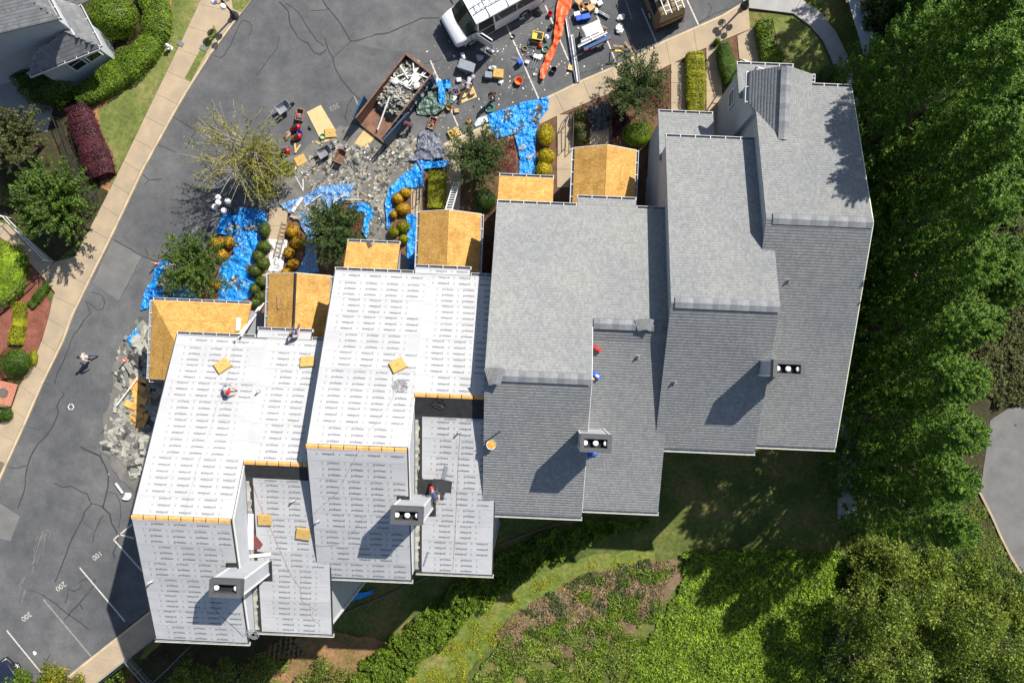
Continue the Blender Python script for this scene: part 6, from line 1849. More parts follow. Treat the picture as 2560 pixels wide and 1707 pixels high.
for i, (poly, n, mt) in enumerate((([(1240, 290), (1365, 252), (1350, 300), (1330, 330), (1250, 345)], 60, 'felt_scrap'), ([(575, 560), (650, 545), (640, 640), (610, 740), (560, 740), (590, 640)], 190, 'felt_scrap'), ([(730, 510), (840, 475), (800, 560), (785, 640), (760, 600)], 230, 'old_shingle'), ([(375, 720), (420, 680), (460, 730), (380, 755)], 60, 'felt_scrap'), ([(1300, 360), (1335, 360), (1330, 430), (1305, 430)], 22, 'old_shingle_pale'))):
    heap('shingle_scraps', 'shingle scraps lying on the blue tarp, %s' % ['by the kerb', 'below the lamp post', 'with the thickest grit', 'beside the road', 'next to the golden shrubs'][i], poly, n, 90 + i, .04, [(mt, .8), ('old_shingle_pale', .2)], lambda r: (r.uniform(.08, .34), r.uniform(.06, .2), .012), z0=.24, clus=.12)
def tarp(label, poly, mat, seed=1, amp=.16, z0=.10, step=.075, freq=2.2, cat='tarp', lift=None, name='tarp', rim=.0):
    """creased sheet lying on the ground: long sharp folds running several ways over a soft swell"""
    w = [P(*p) for p in poly]
    pw = rough_poly([(p.x, p.y) for p in w], .10, .2, seed)
    o = Vector((min(p[0] for p in pw), min(p[1] for p in pw), 0))
    rr = random.Random(seed)
    dirs = [(rr.uniform(0, math.pi), f, a) for f, a in ((.7, .55), (1.0, .5), (1.5, .4), (2.2, .30), (3.1, .22), (4.4, .16))]
    def hgt(x, y):
        s = 0
        for k, (an, f, a) in enumerate(dirs):
            wv = mnoise.noise(Vector((x * .55, y * .55, seed + k * 3))) * 2.2 + mnoise.noise(Vector((x * 1.6, y * 1.6, seed + k))) * .5
            t = (x * math.cos(an) + y * math.sin(an)) * f * freq * .45 + wv
            tri = abs((t % 1) - .5) * 2
            mk = max(0, .35 + 1.3 * mnoise.noise(Vector((x * .8, y * .8, seed * 2 + k * 5))))
            s += max(0, 1 - tri * 2.2) * a * min(1, mk)
        return max(.03, z0 + amp * (s * 1.5 + .5 * mnoise.noise(Vector((x * .6, y * .6, seed)))) + (lift(x, y) if lift else 0))
    vs, fs = drape(pw, step, hgt)
    mb = MB(); mb.mesh([(a - o.x, b - o.y, c) for a, b, c in vs], fs)
    ob = mb.build(name, X(mat), None, o, smooth=True)
    return tag(ob, label, cat)
tarp('big bright blue tarp over the pavement and walkway beside the golden shrubs', [(1218, 290), (1290, 262), (1345, 250), (1372, 246), (1370, 275), (1350, 302), (1340, 330), (1338, 440), (1298, 440), (1300, 400), (1290, 350), (1285, 338), (1240, 350), (1226, 322)], 'tarp_blue', 1, .14, .15)
tarp('blue tarp curling round the golden shrubs by the debris field', [(1045, 402), (1125, 402), (1125, 420), (1060, 425), (1062, 470), (1010, 472), (985, 490), (980, 530), (975, 575), (968, 572), (965, 510), (970, 475), (1000, 445), (1030, 425)], 'tarp_blue', 2, .2, .2)
tarp('blue tarp beside the gabled porch with the ladder', [(1016, 538), (1040, 535), (1042, 672), (1018, 672), (1020, 600)], 'tarp_blue', 3, .14, .12)
tarp('crumpled blue tarp spread from the lamp post down to the walkway shrubs', [(560, 540), (600, 520), (665, 528), (672, 560), (655, 575), (648, 640), (640, 690), (632, 740), (600, 755), (548, 755), (545, 690), (560, 660), (585, 640), (588, 600), (575, 588), (540, 586)], 'tarp_blue', 4, .3, .12, .1, 1.8)
tarp('dusty blue tarp covered with shingle grit below the debris field', [(706, 512), (760, 490), (800, 470), (850, 462), (890, 460), (870, 500), (830, 520), (800, 560), (790, 620), (800, 680), (760, 690), (735, 690), (765, 640), (770, 590), (745, 545), (718, 530)], 'tarp_blue_dusty', 5, .2, .14, .1)
tarp('bright blue tarp strip coiling down beside the red ground cover', [(868, 518), (905, 508), (925, 512), (938, 532), (930, 548), (920, 560), (925, 585), (918, 598), (908, 580), (912, 545), (915, 530), (885, 528)], 'tarp_blue', 6, .22, .2)
tarp('blue tarp along the road edge under the feathery crape tree', [(398, 655), (430, 652), (440, 690), (470, 720), (500, 745), (400, 750), (372, 770), (352, 772), (365, 730), (385, 690)], 'tarp_blue', 7, .2, .10)
tarp('small torn blue tarp piece in the debris by the wrap-around porch', [(322, 850), (345, 818), (350, 832), (335, 865)], 'tarp_blue', 8, .2, .25)
tarp('blue tarp bunched behind the dumpster on green sheeting', [(1088, 210), (1125, 205), (1130, 225), (1115, 228), (1112, 260), (1104, 268), (1096, 250), (1098, 228)], 'tarp_blue', 9, .4, .3, .09, 2.2)
tarp('crumpled dark green sheeting beside the dumpster wall', [(1068, 235), (1092, 225), (1130, 235), (1135, 258), (1110, 275), (1090, 290), (1080, 292), (1045, 285), (1042, 270)], 'tarp_green', 10, .35, .15, .09, 2.0)
tarp('slate coloured sheeting crumpled on the debris below the worker', [(1052, 330), (1080, 325), (1095, 345), (1110, 362), (1112, 400), (1060, 405), (1020, 408), (1040, 385), (1045, 360)], 'tarp_slate', 11, .25, .18, .09, 2.0)
tarp('shiny black plastic sheet over the walkway beside the olive ball shrubs', [(1470, 268), (1522, 256), (1526, 300), (1515, 330), (1480, 330), (1468, 300)], 'tarp_black', 12, .5, .25, .09, 2.0)
tarp('translucent grey plastic film over the walkway by the green ball shrubs', [(674, 598), (722, 602), (715, 640), (705, 680), (672, 680), (676, 640)], 'plastic_film', 13, .15, .14, .1)
tarp('blue tarp lying in the shade at the back corner of the papered townhouse', [(832, 1548), (850, 1530), (880, 1525), (902, 1520), (898, 1532), (870, 1545), (838, 1552)], 'tarp_blue', 14, .2, .1).location.z = BACK
# strip of orange netting rolled out on the asphalt
net = [(1400, -20), (1432, -20), (1426, 25), (1412, 60), (1408, 85), (1395, 115), (1380, 150), (1366, 190), (1358, 202), (1350, 198), (1352, 175), (1372, 130), (1386, 100), (1388, 62), (1392, 30)]
tarp('long bunched strip of orange safety netting on the asphalt', net, 'orange_net', 15, .22, .25, .08, 2.4, 'netting', name='safety_netting')
# ================================================================ small site things
def obj(name, label, cat, loc, rz=0.0, group=None): return thing(name, label, cat, loc, rz, group)
def wheelbarrow(label, px, py, rz, tray, group='wheelbarrows'):
    t = obj('wheelbarrow', label, 'wheelbarrow', P(px, py, 0), rz, group)
    mb = MB()
    o = [(-.42, -.33, .62), (.45, -.30, .68), (.52, 0, .70), (.45, .30, .68), (-.42, .33, .62)]
    i_ = [(-.30, -.22, .34), (.22, -.20, .32), (.26, 0, .32), (.22, .20, .32), (-.30, .22, .34)]
    n = 5
    e = [(p[0] * 1.06, p[1] * 1.08, p[2]) for p in o]
    mb.mesh(o + i_ + e + [(p[0], p[1], p[2] - .03) for p in i_], [(k, (k + 1) % n, (k + 1) % n + n, k + n) for k in range(n)] + [tuple(range(n, 2 * n))] + [(k + 2 * n, (k + 1) % n + 2 * n, (k + 1) % n, k) for k in range(n)] + [((k + 1) % n + 2 * n, k + 2 * n, k + 3 * n, (k + 1) % n + 3 * n) for k in range(n)])
    mb.build('tray', tray, t)
    for s in (-1, 1):
        mb = MB(); mb.tube([(.62, s * .05, .22), (.2, s * .16, .32), (-.4, s * .25, .42), (-.95, s * .28, .58)], .022, 6); mb.build('handle', X('old_board'), t)
        mb = MB(); mb.tube([(-.15, s * .22, .36), (-.3, s * .24, .02), (-.1, s * .22, .03)], .018, 6); mb.build('leg', X('dark_metal'), t)
    w = bpy.data.objects.new('wheel', None); COL.objects.link(w); w.parent = t; w.location = (.64, 0, .19)
    Mx = Matrix.Rotation(math.pi / 2, 3, 'X')
    MB().lathe([(.11, -.05), (.18, -.05), (.19, 0), (.18, .05), (.11, .05)], n=14, M=Mx).build('tyre', X('tyre'), w); MB().lathe([(.02, -.04), (.11, -.03), (.11, .03), (.02, .04)], n=10, M=Mx).build('rim', X('grey_plastic'), w)
    return t
wheelbarrow('empty grey wheelbarrow by the yellowing tree, nearest the road', 713, 276, math.radians(35), X('grey_plastic'))
wheelbarrow('empty grey wheelbarrow below the yellow plywood sheet', 815, 386, math.radians(30), M('tray_grey', (.17, .18, .21), .5))
wheelbarrow('rusty brown wheelbarrow beside the shingle debris', 855, 398, math.radians(68), X('rust'))
def sheetboard(label, pts, z, th, mat, name='board', cat='board', dz=0.0):
    w = [P(*p, z) for p in pts]
    c = sum(w, Vector()) / len(w)
    mb = MB(); mb.prism([(p.x - c.x, p.y - c.y) for p in w], 0, th)
    return tag(mb.build(name, mat, None, c), label, cat)
sheetboard('pale plywood sheet lying on the asphalt by the wheelbarrows', [(767, 281), (802, 263), (848, 340), (808, 362)], .02, .02, X('plywood'), 'plywood_sheet')
sheetboard('yellow boards forming a ramp at the open end of the dumpster', [(885, 360), (912, 376), (952, 325), (927, 303)], .05, .04, X('pine_board'), 'ramp_board')
sheetboard('plywood board carrying buckets and boxes beside the green sheeting', [(1146, 262), (1193, 243), (1182, 215), (1150, 232)], .02, .03, X('plywood'), 'plywood_sheet')
def foam(label, px, py, s, rz, z=0.0, h=.14, pt=None):
    p = P(px, py, z) if pt is None else pt
    t = obj('foam_cushion', label, 'cushion', p, rz, 'yellow foam cushions')
    mb = MB(); a = s / 2
    ring = lambda k, zz: [(-a * k, -a * .8 * k, zz), (a * k, -a * .85 * k, zz), (a * .95 * k, a * .8 * k, zz), (-a * .9 * k, a * .85 * k, zz)]
    loft(mb, [ring(.97, 0), ring(1, h * .3), ring(1, h * .75), ring(.94, h)]); mb.build('pad', X('foam_yellow'), t)
    MB().box((0, 0, h + .004), (s * .2, s * .05, .012)).build('cut_mark', X('old_board'), t)
    return t
foam('yellow foam cushion on the plywood sheet by the wheelbarrows', 826, 334, .75, .1, .05)
foam('yellow foam cushion beside the yellowing tree', 752, 402, .8, .5)
foam('yellow foam cushion standing at the kerb near the slate sheeting', 1135, 335, .8, .55, h=.22)
foam('yellow foam box cushion beside the white bags near the orange vested worker', 1246, 188, .75, -.1, h=.4)
foam('yellow foam pad on the white roof, left, above the crouching worker', 0, 0, .85, .75, pt=rp(558, 915, fp1, .05))
foam('yellow foam pad on the white roof beside the shadow edge', 0, 0, .8, .1, pt=rp(769, 905, fp1, .05))
foam('yellow foam pad on the second white roof near the coiled rope', 0, 0, .85, .6, pt=rp(995, 914, fp2, .05))
foam('yellow foam pad on the lower white roof beside the maroon metal', 0, 0, .75, .0, pt=rp(663, 1297, rb1, .05))
foam('yellow foam pad half in shadow on the lower white roof', 0, 0, .8, -.15, pt=rp(759, 1332, rb1, .05))
for o in COL.objects:
    if o.get('category') == 'cushion' and o.location.z > 5:
        fr = o['label'].startswith('yellow foam pad on the white') or 'second' in o['label']
        k = MS if fr else -.28
        n = Vector((-k * VV.x, -k * VV.y, 1)).normalized()     # roof normal: height rises towards the back on a front slope
        a = Matrix.Rotation(o.rotation_euler[2], 3, 'Z') @ Vector((1, 0, 0))
        a = (a - n * a.dot(n)).normalized()
        o.rotation_euler = Matrix((a, n.cross(a), n)).transposed().to_euler()
def hose(label, px, py, r, z=.0, mat='green_hose', name='coiled_hose', cat='hose', turns=4, pt=None):
    t = P(px, py, z) if pt is None else pt
    mb = MB(); pts = []
    for k in range(turns * 16 + 1):
        a = k * 2 * math.pi / 16; rr = r * (1 - .12 * (k / 16 % 2)) * (1 + .05 * math.sin(k * .7))
        pts.append((math.cos(a) * rr, math.sin(a) * rr, .03 + .02 * (k / 16)))
    mb.tube(pts, .022, 5); return tag(mb.build(name, X(mat), None, t), label, cat)
hose('coiled green air hose on the plywood sheet', 808, 343, .22, .05)
hose('coiled green hose beside the pale board near the big blue tarp', 1224, 272, .32, turns=6)
hose('coiled teal hose beside the orange netting', 1364, 125, .26, turns=5)
hose('coiled black cable on the asphalt by the parking line', 1282, 93, .16, 0, 'black_plastic', 'coiled_cable', 'cable', 3)
hose('coiled brown cable near the yellow generator', 1312, 124, .2, 0, 'old_board', 'coiled_cable', 'cable', 4)
def bucket(label, px, py, r, h, mat, name='bucket', cat='bucket', z=0.0, group=None):
    t = obj(name, label, cat, P(px, py, z), R.uniform(0, 6), group)
    mb = MB(); mb.lathe([(r * .8, 0), (r * .85, .02), (r, h), (r * 1.06, h), (r * 1.06, h - .03), (r * .94, h - .03), (r * .78, .03)], n=18); mb.build('shell', mat, t, smooth=False)
    mb = MB(); mb.tube([(r, 0, h - .02), (r * .6, r * 1.1, h - .1), (-r * .6, r * 1.1, h - .1), (-r, 0, h - .02)], .008, 5); mb.build('handle', X('steel'), t)
    return t
bucket('bright orange bucket lid up on the asphalt by the white bags', 1297, 206, .26, .3, X('orange_plastic'))
bucket('blue bucket next to the red compressor tank', 752, 336, .19, .3, X('blue_plastic'))
bucket('white bucket on the plywood board beside the green sheeting', 1174, 220, .16, .34, X('white_plastic'), z=.05)
bucket('brown bucket of tools left of the plywood board', 1124, 272, .18, .28, X('cardboard'))
bucket('black rubber pot on the asphalt below the orange netting', 1384, 178, .2, .3, X('black_plastic'))
bucket('red bucket on the parking line left of the orange netting', 1375, 38, .16, .3, X('red_plastic'))
def crate(label, px, py, d, rz, mat, name='box', cat='box', z=0.0, lid=True, group=None):
    t = obj(name, label, cat, P(px, py, z), rz, group)
    a, b, h = d[0] / 2, d[1] / 2, d[2]
    mb = MB()
    rg = lambda k, zz: [(-a * k, -b * k, zz), (a * k, -b * k, zz), (a * k, b * k, zz), (-a * k, b * k, zz)]
    if lid: loft(mb, [rg(.96, 0), rg(1, .02), rg(1, h * .85)])
    else:
        i0 = rg(1, h) + rg(.9, h) + rg(.88, .04)
        mb.mesh(rg(.97, 0) + i0, [(3, 2, 1, 0)] + [(k, (k + 1) % 4, (k + 1) % 4 + 4, k + 4) for k in range(4)] + [(k + 4, (k + 1) % 4 + 4, (k + 1) % 4 + 8, k + 8) for k in range(4)] + [(k + 8, (k + 1) % 4 + 8, (k + 1) % 4 + 12, k + 12) for k in range(4)] + [(12, 13, 14, 15)])
    mb.build('case', mat, t)
    if lid:
        mb = MB(); loft(mb, [rg(1.03, h * .84), rg(1.04, h * .97), rg(.97, h)]); mb.build('lid', mat, t)
        MB().box((0, -b * 1.05, h * .8), (d[0] * .2, .03, .05)).build('latch', X('steel'), t)
    else:
        for k in range(5): MB().box((R.uniform(-a, a) * .6, R.uniform(-b, b) * .6, h * .8), (.16, .1, .12), Matrix.Rotation(R.uniform(0, 3), 3, 'Z')).build('contents', X(R.choice(('old_board', 'steel', 'blue_plastic', 'cardboard', 'red_plastic'))), t)
    return t
crate('large grey plastic job box beside the white van door', 1168, 172, (1.1, .62, .6), -.32, X('grey_plastic'), 'job_box', 'job box')
crate('grey tool case next to the yellow foam box', 1222, 192, (.48, .4, .42), -.1, X('grey_plastic'), 'tool_case', 'tool case')
crate('open dark tool crate beside the grey wheelbarrow', 752, 290, (.5, .8, .35), -.2, X('old_board'), 'tool_crate', 'crate', lid=False)
crate('open wooden crate of fittings left of the plywood board', 1140, 232, (.42, .5, .3), .5, X('cardboard'), 'crate', 'crate', lid=False)
crate('cardboard box on the plywood board', 1180, 234, (.32, .32, .3), .4, X('cardboard'), z=.05)
crate('cardboard box at the corner of the plywood board', 1142, 279, (.3, .25, .22), .1, X('cardboard'))
crate('white box on the pile beside the plywood board', 1136, 248, (.36, .25, .25), .9, X('white_plastic'))
crate('white box next to the tool pile by the grey job box', 1148, 202, (.3, .26, .22), .1, X('white_plastic'))
crate('open box of hand tools beside the standing worker', 1082, 312, (.5, .85, .4), -.35, X('old_board'), 'tool_crate', 'crate', lid=False)
crate('small blue edged speaker box on the asphalt', 1300, 159, (.28, .34, .5), .5, X('blue_plastic'), 'speaker_box', 'speaker')
crate('white ice chest with a red lid in the van shadow', 1158, 144, (.26, .42, .3), .2, X('white_plastic'), 'ice_chest', 'ice chest')
crate('blue ice chest in the row of supplies behind the orange netting', 1464, 47, (.55, .34, .4), .25, X('blue_plastic'), 'ice_chest', 'ice chest')
crate('second blue ice chest beside the other behind the orange netting', 1447, 50, (.42, .34, .38), .25, M('blue_dark', (.02, .07, .4), .4), 'ice_chest', 'ice chest')
crate('white box nearest the orange netting in the row of supplies', 1442, 40, (.4, .3, .34), .25, X('white_plastic'))
crate('white shipping box at the top of the supplies', 1484, 9, (.34, .28, .3), -.3, X('white_plastic'))
crate('tilted white shipping box beside the other at the top', 1499, 12, (.32, .3, .3), .5, X('white_plastic'))
for i, (px, py, d) in enumerate(((1460, 24, (.7, .5, .4)), (1476, 26, (.5, .4, .5)), (1448, 6, (.6, .4, .4)))):
    crate(['open brown paper sacks behind the blue ice chests', 'brown carton beside the paper sacks', 'brown carton near the top edge behind the netting'][i], px, py, d, .3 + i * .3, X('cardboard'), 'carton', 'carton', lid=(i != 0))
# yellow generator
t = obj('generator', 'yellow framed portable generator left of the orange netting', 'generator', P(1345, 98, 0), -.2)
MB().box((.05, 0, .28), (.34, .38, .36)).build('engine', X('black_plastic'), t); MB().box((-.2, 0, .42), (.26, .42, .16)).build('tank', X('yellow_plastic'), t)
for s in (-1, 1):
    mb = MB(); mb.tube([(-.36, s * .26, .03), (-.36, s * .26, .58), (.34, s * .26, .58), (.34, s * .26, .03), (-.36, s * .26, .03)], .028, 6); mb.build('frame', X('yellow_plastic'), t)
for x in (-.36, .34): MB().tube([(x, -.26, .58), (x, .26, .58)], .028, 6).build('frame_bar', X('yellow_plastic'), t)
# air compressors
for px, py, l in ((745, 345, 'red air compressor beside the yellowing tree'), (716, 382, 'dark red air compressor half under the yellowing tree'), (742, 322, 'small red compressor tank above the blue bucket')):
    t = obj('air_compressor', l, 'compressor', P(px, py, 0), .4, 'red air compressors')
    Mx = Matrix.Rotation(math.pi / 2, 3, 'Y')
    MB().lathe([(.05, -.34), (.15, -.3), (.18, -.22), (.18, .22), (.15, .3), (.05, .34)], (0, 0, .26), 14, M=Mx).build('tank', X('red_plastic'), t, smooth=True)
    MB().box((.02, 0, .5), (.3, .22, .18)).build('motor', X('black_plastic'), t)
    for s in (-1, 1): MB().lathe([(.03, -.03), (.1, -.03), (.1, .03), (.03, .03)], (-.24, s * .2, .1), 12, M=Matrix.Rotation(math.pi / 2, 3, 'X')).build('wheel', X('tyre'), t)
    MB().tube([(.3, -.12, .35), (.42, -.12, .55), (.42, .12, .55), (.3, .12, .35)], .015, 5).build('handle', X('dark_metal'), t)
# white crumpled bags and plastic
for i, (px, py, s, l) in enumerate(((1231, 172, .26, 'white bag above the yellow foam box'), (1252, 205, .22, 'white bags below the yellow foam box'), (1227, 122, .30, 'clear plastic bag near the parking number'), (1200, 145, .28, 'clear plastic sheet beside the van shadow'), (1305, 45, .20, 'white cloth on the painted parking number'), (1490, 30, .22, 'white wrapping beside the paper sacks'), (1336, 188, .14, 'white lump beside the folded orange netting'), (1552, 46, .30, 'white and blue bag in the vehicle shadow'), (1548, 75, .34, 'crumpled clear wrap in the vehicle shadow'), (1096, 203, .24, 'white bag beside the dumpster corner'), (320, 1240, .34, 'white and purple wrapper beside the papered townhouse'), (88, 1632, .14, 'crumpled white rag on the parking bay'))):
    mb = MB(); mb.ball((0, 0, s * .35), (s, s * .7, s * .4), 12)
    mb.v = [tuple(Vector(v) + mnoise.noise_vector(Vector(v) * 6 + Vector((i, 0, 0))) * s * .45) for v in mb.v]
    mb.v = [(a, b, max(c, .01)) for a, b, c in mb.v]
    tag(mb.build('crumpled_bag', X('white_plastic' if i % 3 else 'plastic_film'), None, P(px, py, 0), i), l, 'bag')
# metal brake bench with white sheets
bx = P(1482, 100, 0)
t = obj('work_bench', 'blue and red metal working bench under white sheet metal', 'bench', bx, math.radians(25))
MB().box((0, -.55, .72), (2.0, .25, .22)).build('front_beam', M('bench_blue', (.02, .07, .2), .4), t); MB().box((0, .3, .66), (1.5, .9, .12)).build('table', X('dark_metal'), t)
for x in (-.85, .85):
    MB().box((x, -.68, .72), (.3, .06, .2)).build('end_cap', X('red_plastic'), t)
    for y in (-.5, .6): MB().bar((x * .9, y, 0), (x * .9, y, .66), .08, .08).build('leg', X('dark_metal'), t)
for k in range(5):
    o = MB().box((0, 0, 0), (1.25 - k * .03, 1.0 - k * .05, .008)).build('metal_sheet', X('white_plastic'), None, bx + Vector((-.05, .35, .74 + k * .012)), math.radians(25 + R.uniform(-3, 3)))
    tag(o, 'white sheet of coil metal stacked on the working bench', 'sheet metal', 'white metal sheets on the bench')
def gut(label, a, b, w=.14, za=.1, zb=.1, mat='white_plastic', name='gutter_length', cat='gutter', group=None):
    A, B = P(*a, za), P(*b, zb)
    t = obj(name, label, cat, A, 0, group)
    d = B - A; q = d.to_track_quat('X', 'Z').to_matrix()
    mb = MB(); h = w * .8; l = d.length
    pr = [(-w / 2, h), (-w / 2, 0), (w / 2, 0), (w / 2, h), (w / 2 - .012, h), (w / 2 - .012, .012), (-w / 2 + .012, .012), (-w / 2 + .012, h)]
    vs = [q @ Vector((x, p[0], p[1])) for x in (0, l) for p in pr]
    mb.mesh(vs, [(k, (k + 1) % 8, (k + 1) % 8 + 8, k + 8) for k in range(8)] + [(0, 1, 6, 7), (1, 2, 5, 6), (2, 3, 4, 5), (15, 14, 9, 8), (14, 13, 10, 9), (13, 12, 11, 10)]); mb.build('channel', X(mat), t)
    MB().box(q @ Vector((l * .5, 0, w * .75)), (.04, w * 1.02, .03), q).build('strap', X('aluminium'), t)
    return t
gut('long white gutter length on the asphalt right of the netting', (1415, 42), (1441, 208)); gut('shorter white gutter length lying on the long one', (1430, 88), (1446, 205), .2, .22, .2)
gut('white gutter length laid across the working bench', (1445, 118), (1518, 82), .16, .95, .95); gut('white gutter length at the edge of the metal sheets', (1453, 105), (1500, 84), .2, .86, .86)
gut('white gutter piece beside the wrapping in the upper bays', (1496, 30), (1522, 45), .14)
gut('thin white downpipe leaning over the debris by the papered house', (347, 942), (292, 1014), .09, .5, .35)
gut('white gutter length lying across the dusty blue tarp', (757, 495), (732, 530), .22, .35, .35); gut('white gutter length beside the coiled tarp', (872, 482), (834, 502), .1, .5, .4); gut('thin white trim lying from the coiled tarp over the debris', (855, 499), (905, 499), .06, .4, .4); gut('thin white trim end beside the crape tree', (834, 502), (833, 525), .05, .4, .4)
gut('thin white trim on the dusty tarp', (768, 512), (804, 486), .06, .4, .4); gut('white trim strip beside the yellowing shrub', (738, 440), (758, 476), .06, .08, .08); gut('short white trim beside the yellowing shrub', (758, 478), (758, 448), .06, .1, .1); gut('white trim post at the yellowing shrub edge', (740, 418), (738, 440), .07, .1, .1)
gut('white downpipe on the road by the white wrapper', (290, 1207), (308, 1232), .12)
gut('white metal trim on the right of the debris tarp', (1112, 414), (1128, 403), .1, .45, .45)
def lumber(label, a, b, za=.1, zb=.1, w=.12, mat='old_board', name='timber', cat='timber', group=None):
    A, B = P(*a, za), P(*b, zb)
    mb = MB(); q = (B - A).to_track_quat('X', 'Z').to_matrix(); l = (B - A).length
    mb.box((0, 0, 0), (l, w, .05), q); tag(mb.build(name, X(mat), None, (A + B) / 2), label, cat, group)
lumber('brown timber lying across the parking bay by the kerb', (1533, 115), (1578, 119), .3, .3, .14); lumber('long brown timber propped over the other', (1562, 105), (1590, 145), .45, .5, .14); lumber('brown timber beside the white metal sheets', (1486, 56), (1518, 72), .2, .2, .1)
lumber('long dark timber standing in the heap beside the wrap-around porch', (366, 930), (376, 1015), .8, .5, .2); lumber('short dark timber crossing the long one in the heap', (352, 985), (392, 995), .9, .7, .14)
lumber('pale timber offcut below the red compressor, left', (737, 358), (740, 382), .05, .05, .12, 'pine_board'); lumber('pale timber offcut below the red compressor, right', (751, 362), (738, 382), .09, .09, .12, 'pine_board'); lumber('pale timber offcut beside the plywood sheet', (781, 354), (799, 371), .05, .05, .12, 'pine_board'); lumber('second pale timber offcut beside the plywood sheet', (790, 354), (806, 364), .09, .09, .12, 'pine_board')
lumber('yellow wood block on the gutter length', (1420, 168), (1437, 172), .12, .12, .35, 'pine_board'); lumber('brown stick standing on the debris tarp', (1044, 402), (1056, 424), .4, .4, .06)
sheetboard('pale blue grey board lying beside the big tarp', [(1186, 312), (1195, 296), (1218, 289), (1222, 304), (1190, 318)], .05, .05, M('board_grey', (.42, .47, .50), .5), 'metal_board')
# sawhorse-like yellow tripod by the kerb
t = obj('tripod_stand', 'yellow wooden tripod stand near the crossed timbers', 'tripod', P(1542, 140, 0), 0)
for k in range(3):
    a = .5 + k * 2.1; MB().bar((0, 0, .85), (math.cos(a) * .55, math.sin(a) * .55, 0), .06, .05).build('leg', X('pine_board'), t)
MB().box((0, 0, .88), (.42, .10, .05)).build('head', X('yellow_plastic'), t)
# long handled tools by the netting
t0 = [((1280, 143), (1318, 155)), ((1318, 138), (1352, 140)), ((1325, 170), (1338, 140)), ((1331, 172), (1344, 142)), ((1337, 172), (1350, 144))]
for i, (a, b) in enumerate(t0):
    A, B = P(*a, .12), P(*b, .2)
    t = obj('shovel', 'long handled roofing shovel lying by the netting, %s' % ['leftmost', 'upper one', 'first of three side by side', 'second of three side by side', 'third of three side by side'][i], 'shovel', A, 0, 'roofing shovels by the netting')
    MB().tube([(0, 0, 0), B - A], .022, 6).build('handle', X('steel'), t); q = (B - A).to_track_quat('X', 'Z').to_matrix()
    MB().box(B - A, (.26, .2, .03), q).build('blade', X('aluminium'), t)
# nail bags, drills and other dark tools
for i, (px, py, s, mt, l) in enumerate(((1345, 35, .3, 'black_plastic', 'black tool bag on the cable near the white van'), (1378, 70, .28, 'black_plastic', 'dark nail gun case beside the netting'), (1366, 98, .26, 'steel', 'grey nail gun beside the netting'), (1330, 140, .18, 'grey_plastic', 'small grey tool above the shovels'), (1178, 196, .3, 'shirt_grey', 'grey tool bag below the job box'), (1090, 300, .2, 'pine_board', 'small tool pouch above the open tool crate'), (775, 320, .16, 'black_plastic', 'small dark tool by the plywood'), (1172, 305, .2, 'vest_orange', 'orange tool pouch on the asphalt'), (720, 340, .3, 'old_board', 'brown bundle under the sparse tree'), (890, 405, .3, 'felt_scrap', 'dark bag on the shingle debris'), (1350, 118, .2, 'red_plastic', 'red tool beside the teal hose'))):
    t = obj('tool_bag', l, 'tool bag', P(px, py, 0), i * .9)
    mb = MB(); mb.ball((0, 0, s * .5), (s, s * .6, s * .5), 8); mb.v = [tuple(Vector(v) + mnoise.noise_vector(Vector(v) * 5 + Vector((i, 3, 0))) * s * .25) for v in mb.v]; mb.build('bag', X(mt), t)
    MB().tube([(-s * .5, 0, s * .8), (-s * .2, 0, s * 1.3), (s * .2, 0, s * 1.3), (s * .5, 0, s * .8)], .015, 5).build('strap', X('black_plastic'), t)
# cones
for px, py, l, a in ((396, 661, 'orange traffic cone fallen beside the road edge tarp', 3.0), (318, 902, 'orange traffic cone tipped beside the debris heap', 3.1)):
    t = obj('traffic_cone', l, 'traffic cone', P(px, py, .02), 0, 'orange traffic cones')
    MB().lathe([(.13, .05), (.11, .12), (.035, .95), (.02, .97)], n=14).build('cone', X('orange_net'), t, smooth=True); MB().box((0, 0, .025), (.34, .34, .05)).build('base', X('black_plastic'), t); MB().lathe([(.083, .45), (.066, .62)], n=14).build('band', X('white_plastic'), t)
tag(MB().tube([(math.cos(k * 1.047) * .2, math.sin(k * 1.047) * .2, .03) for k in range(7)], .03, 6).build('white_ring', X('white_plastic'), None, P(178, 1017, 0)), 'small white ring lying on the road', 'ring')
# ladders
def ladder(label, A, B, w=.42, n=14, up=Vector((0, 0, 1)), mt='aluminium'):
    t = obj('ladder', label, 'ladder', A)
    d = B - A; s = d.cross(up).normalized() * w / 2; nrm = s.cross(d).normalized()
    for k in (-1, 1): MB().bar(s * k, d + s * k, .05, .09).build('stile', X(mt), t)
    for k in range(n):
        p = d * ((k + .5) / n); MB().bar(p - s, p + s, .04, .04).build('rung', X(mt), t)
    return t
ladder('aluminium ladder leaning on the gabled porch beside the lime hedge', P(1142, 455, .1), P(1118, 538, 6.3)); ladder('aluminium ladder leaning on the wrap-around porch and papered eave', P(655, 760, .1), P(595, 845, 9.6), n=20); ladder('white ladder leaning on the end house gutter', P(1858, 150, .1), P(1905, 172, 7.0), n=14); ladder('dark steel ladder lying along the walkway with the plastic film', P(712, 555, .2), P(692, 640, .35), .38, 9, mt='old_board')
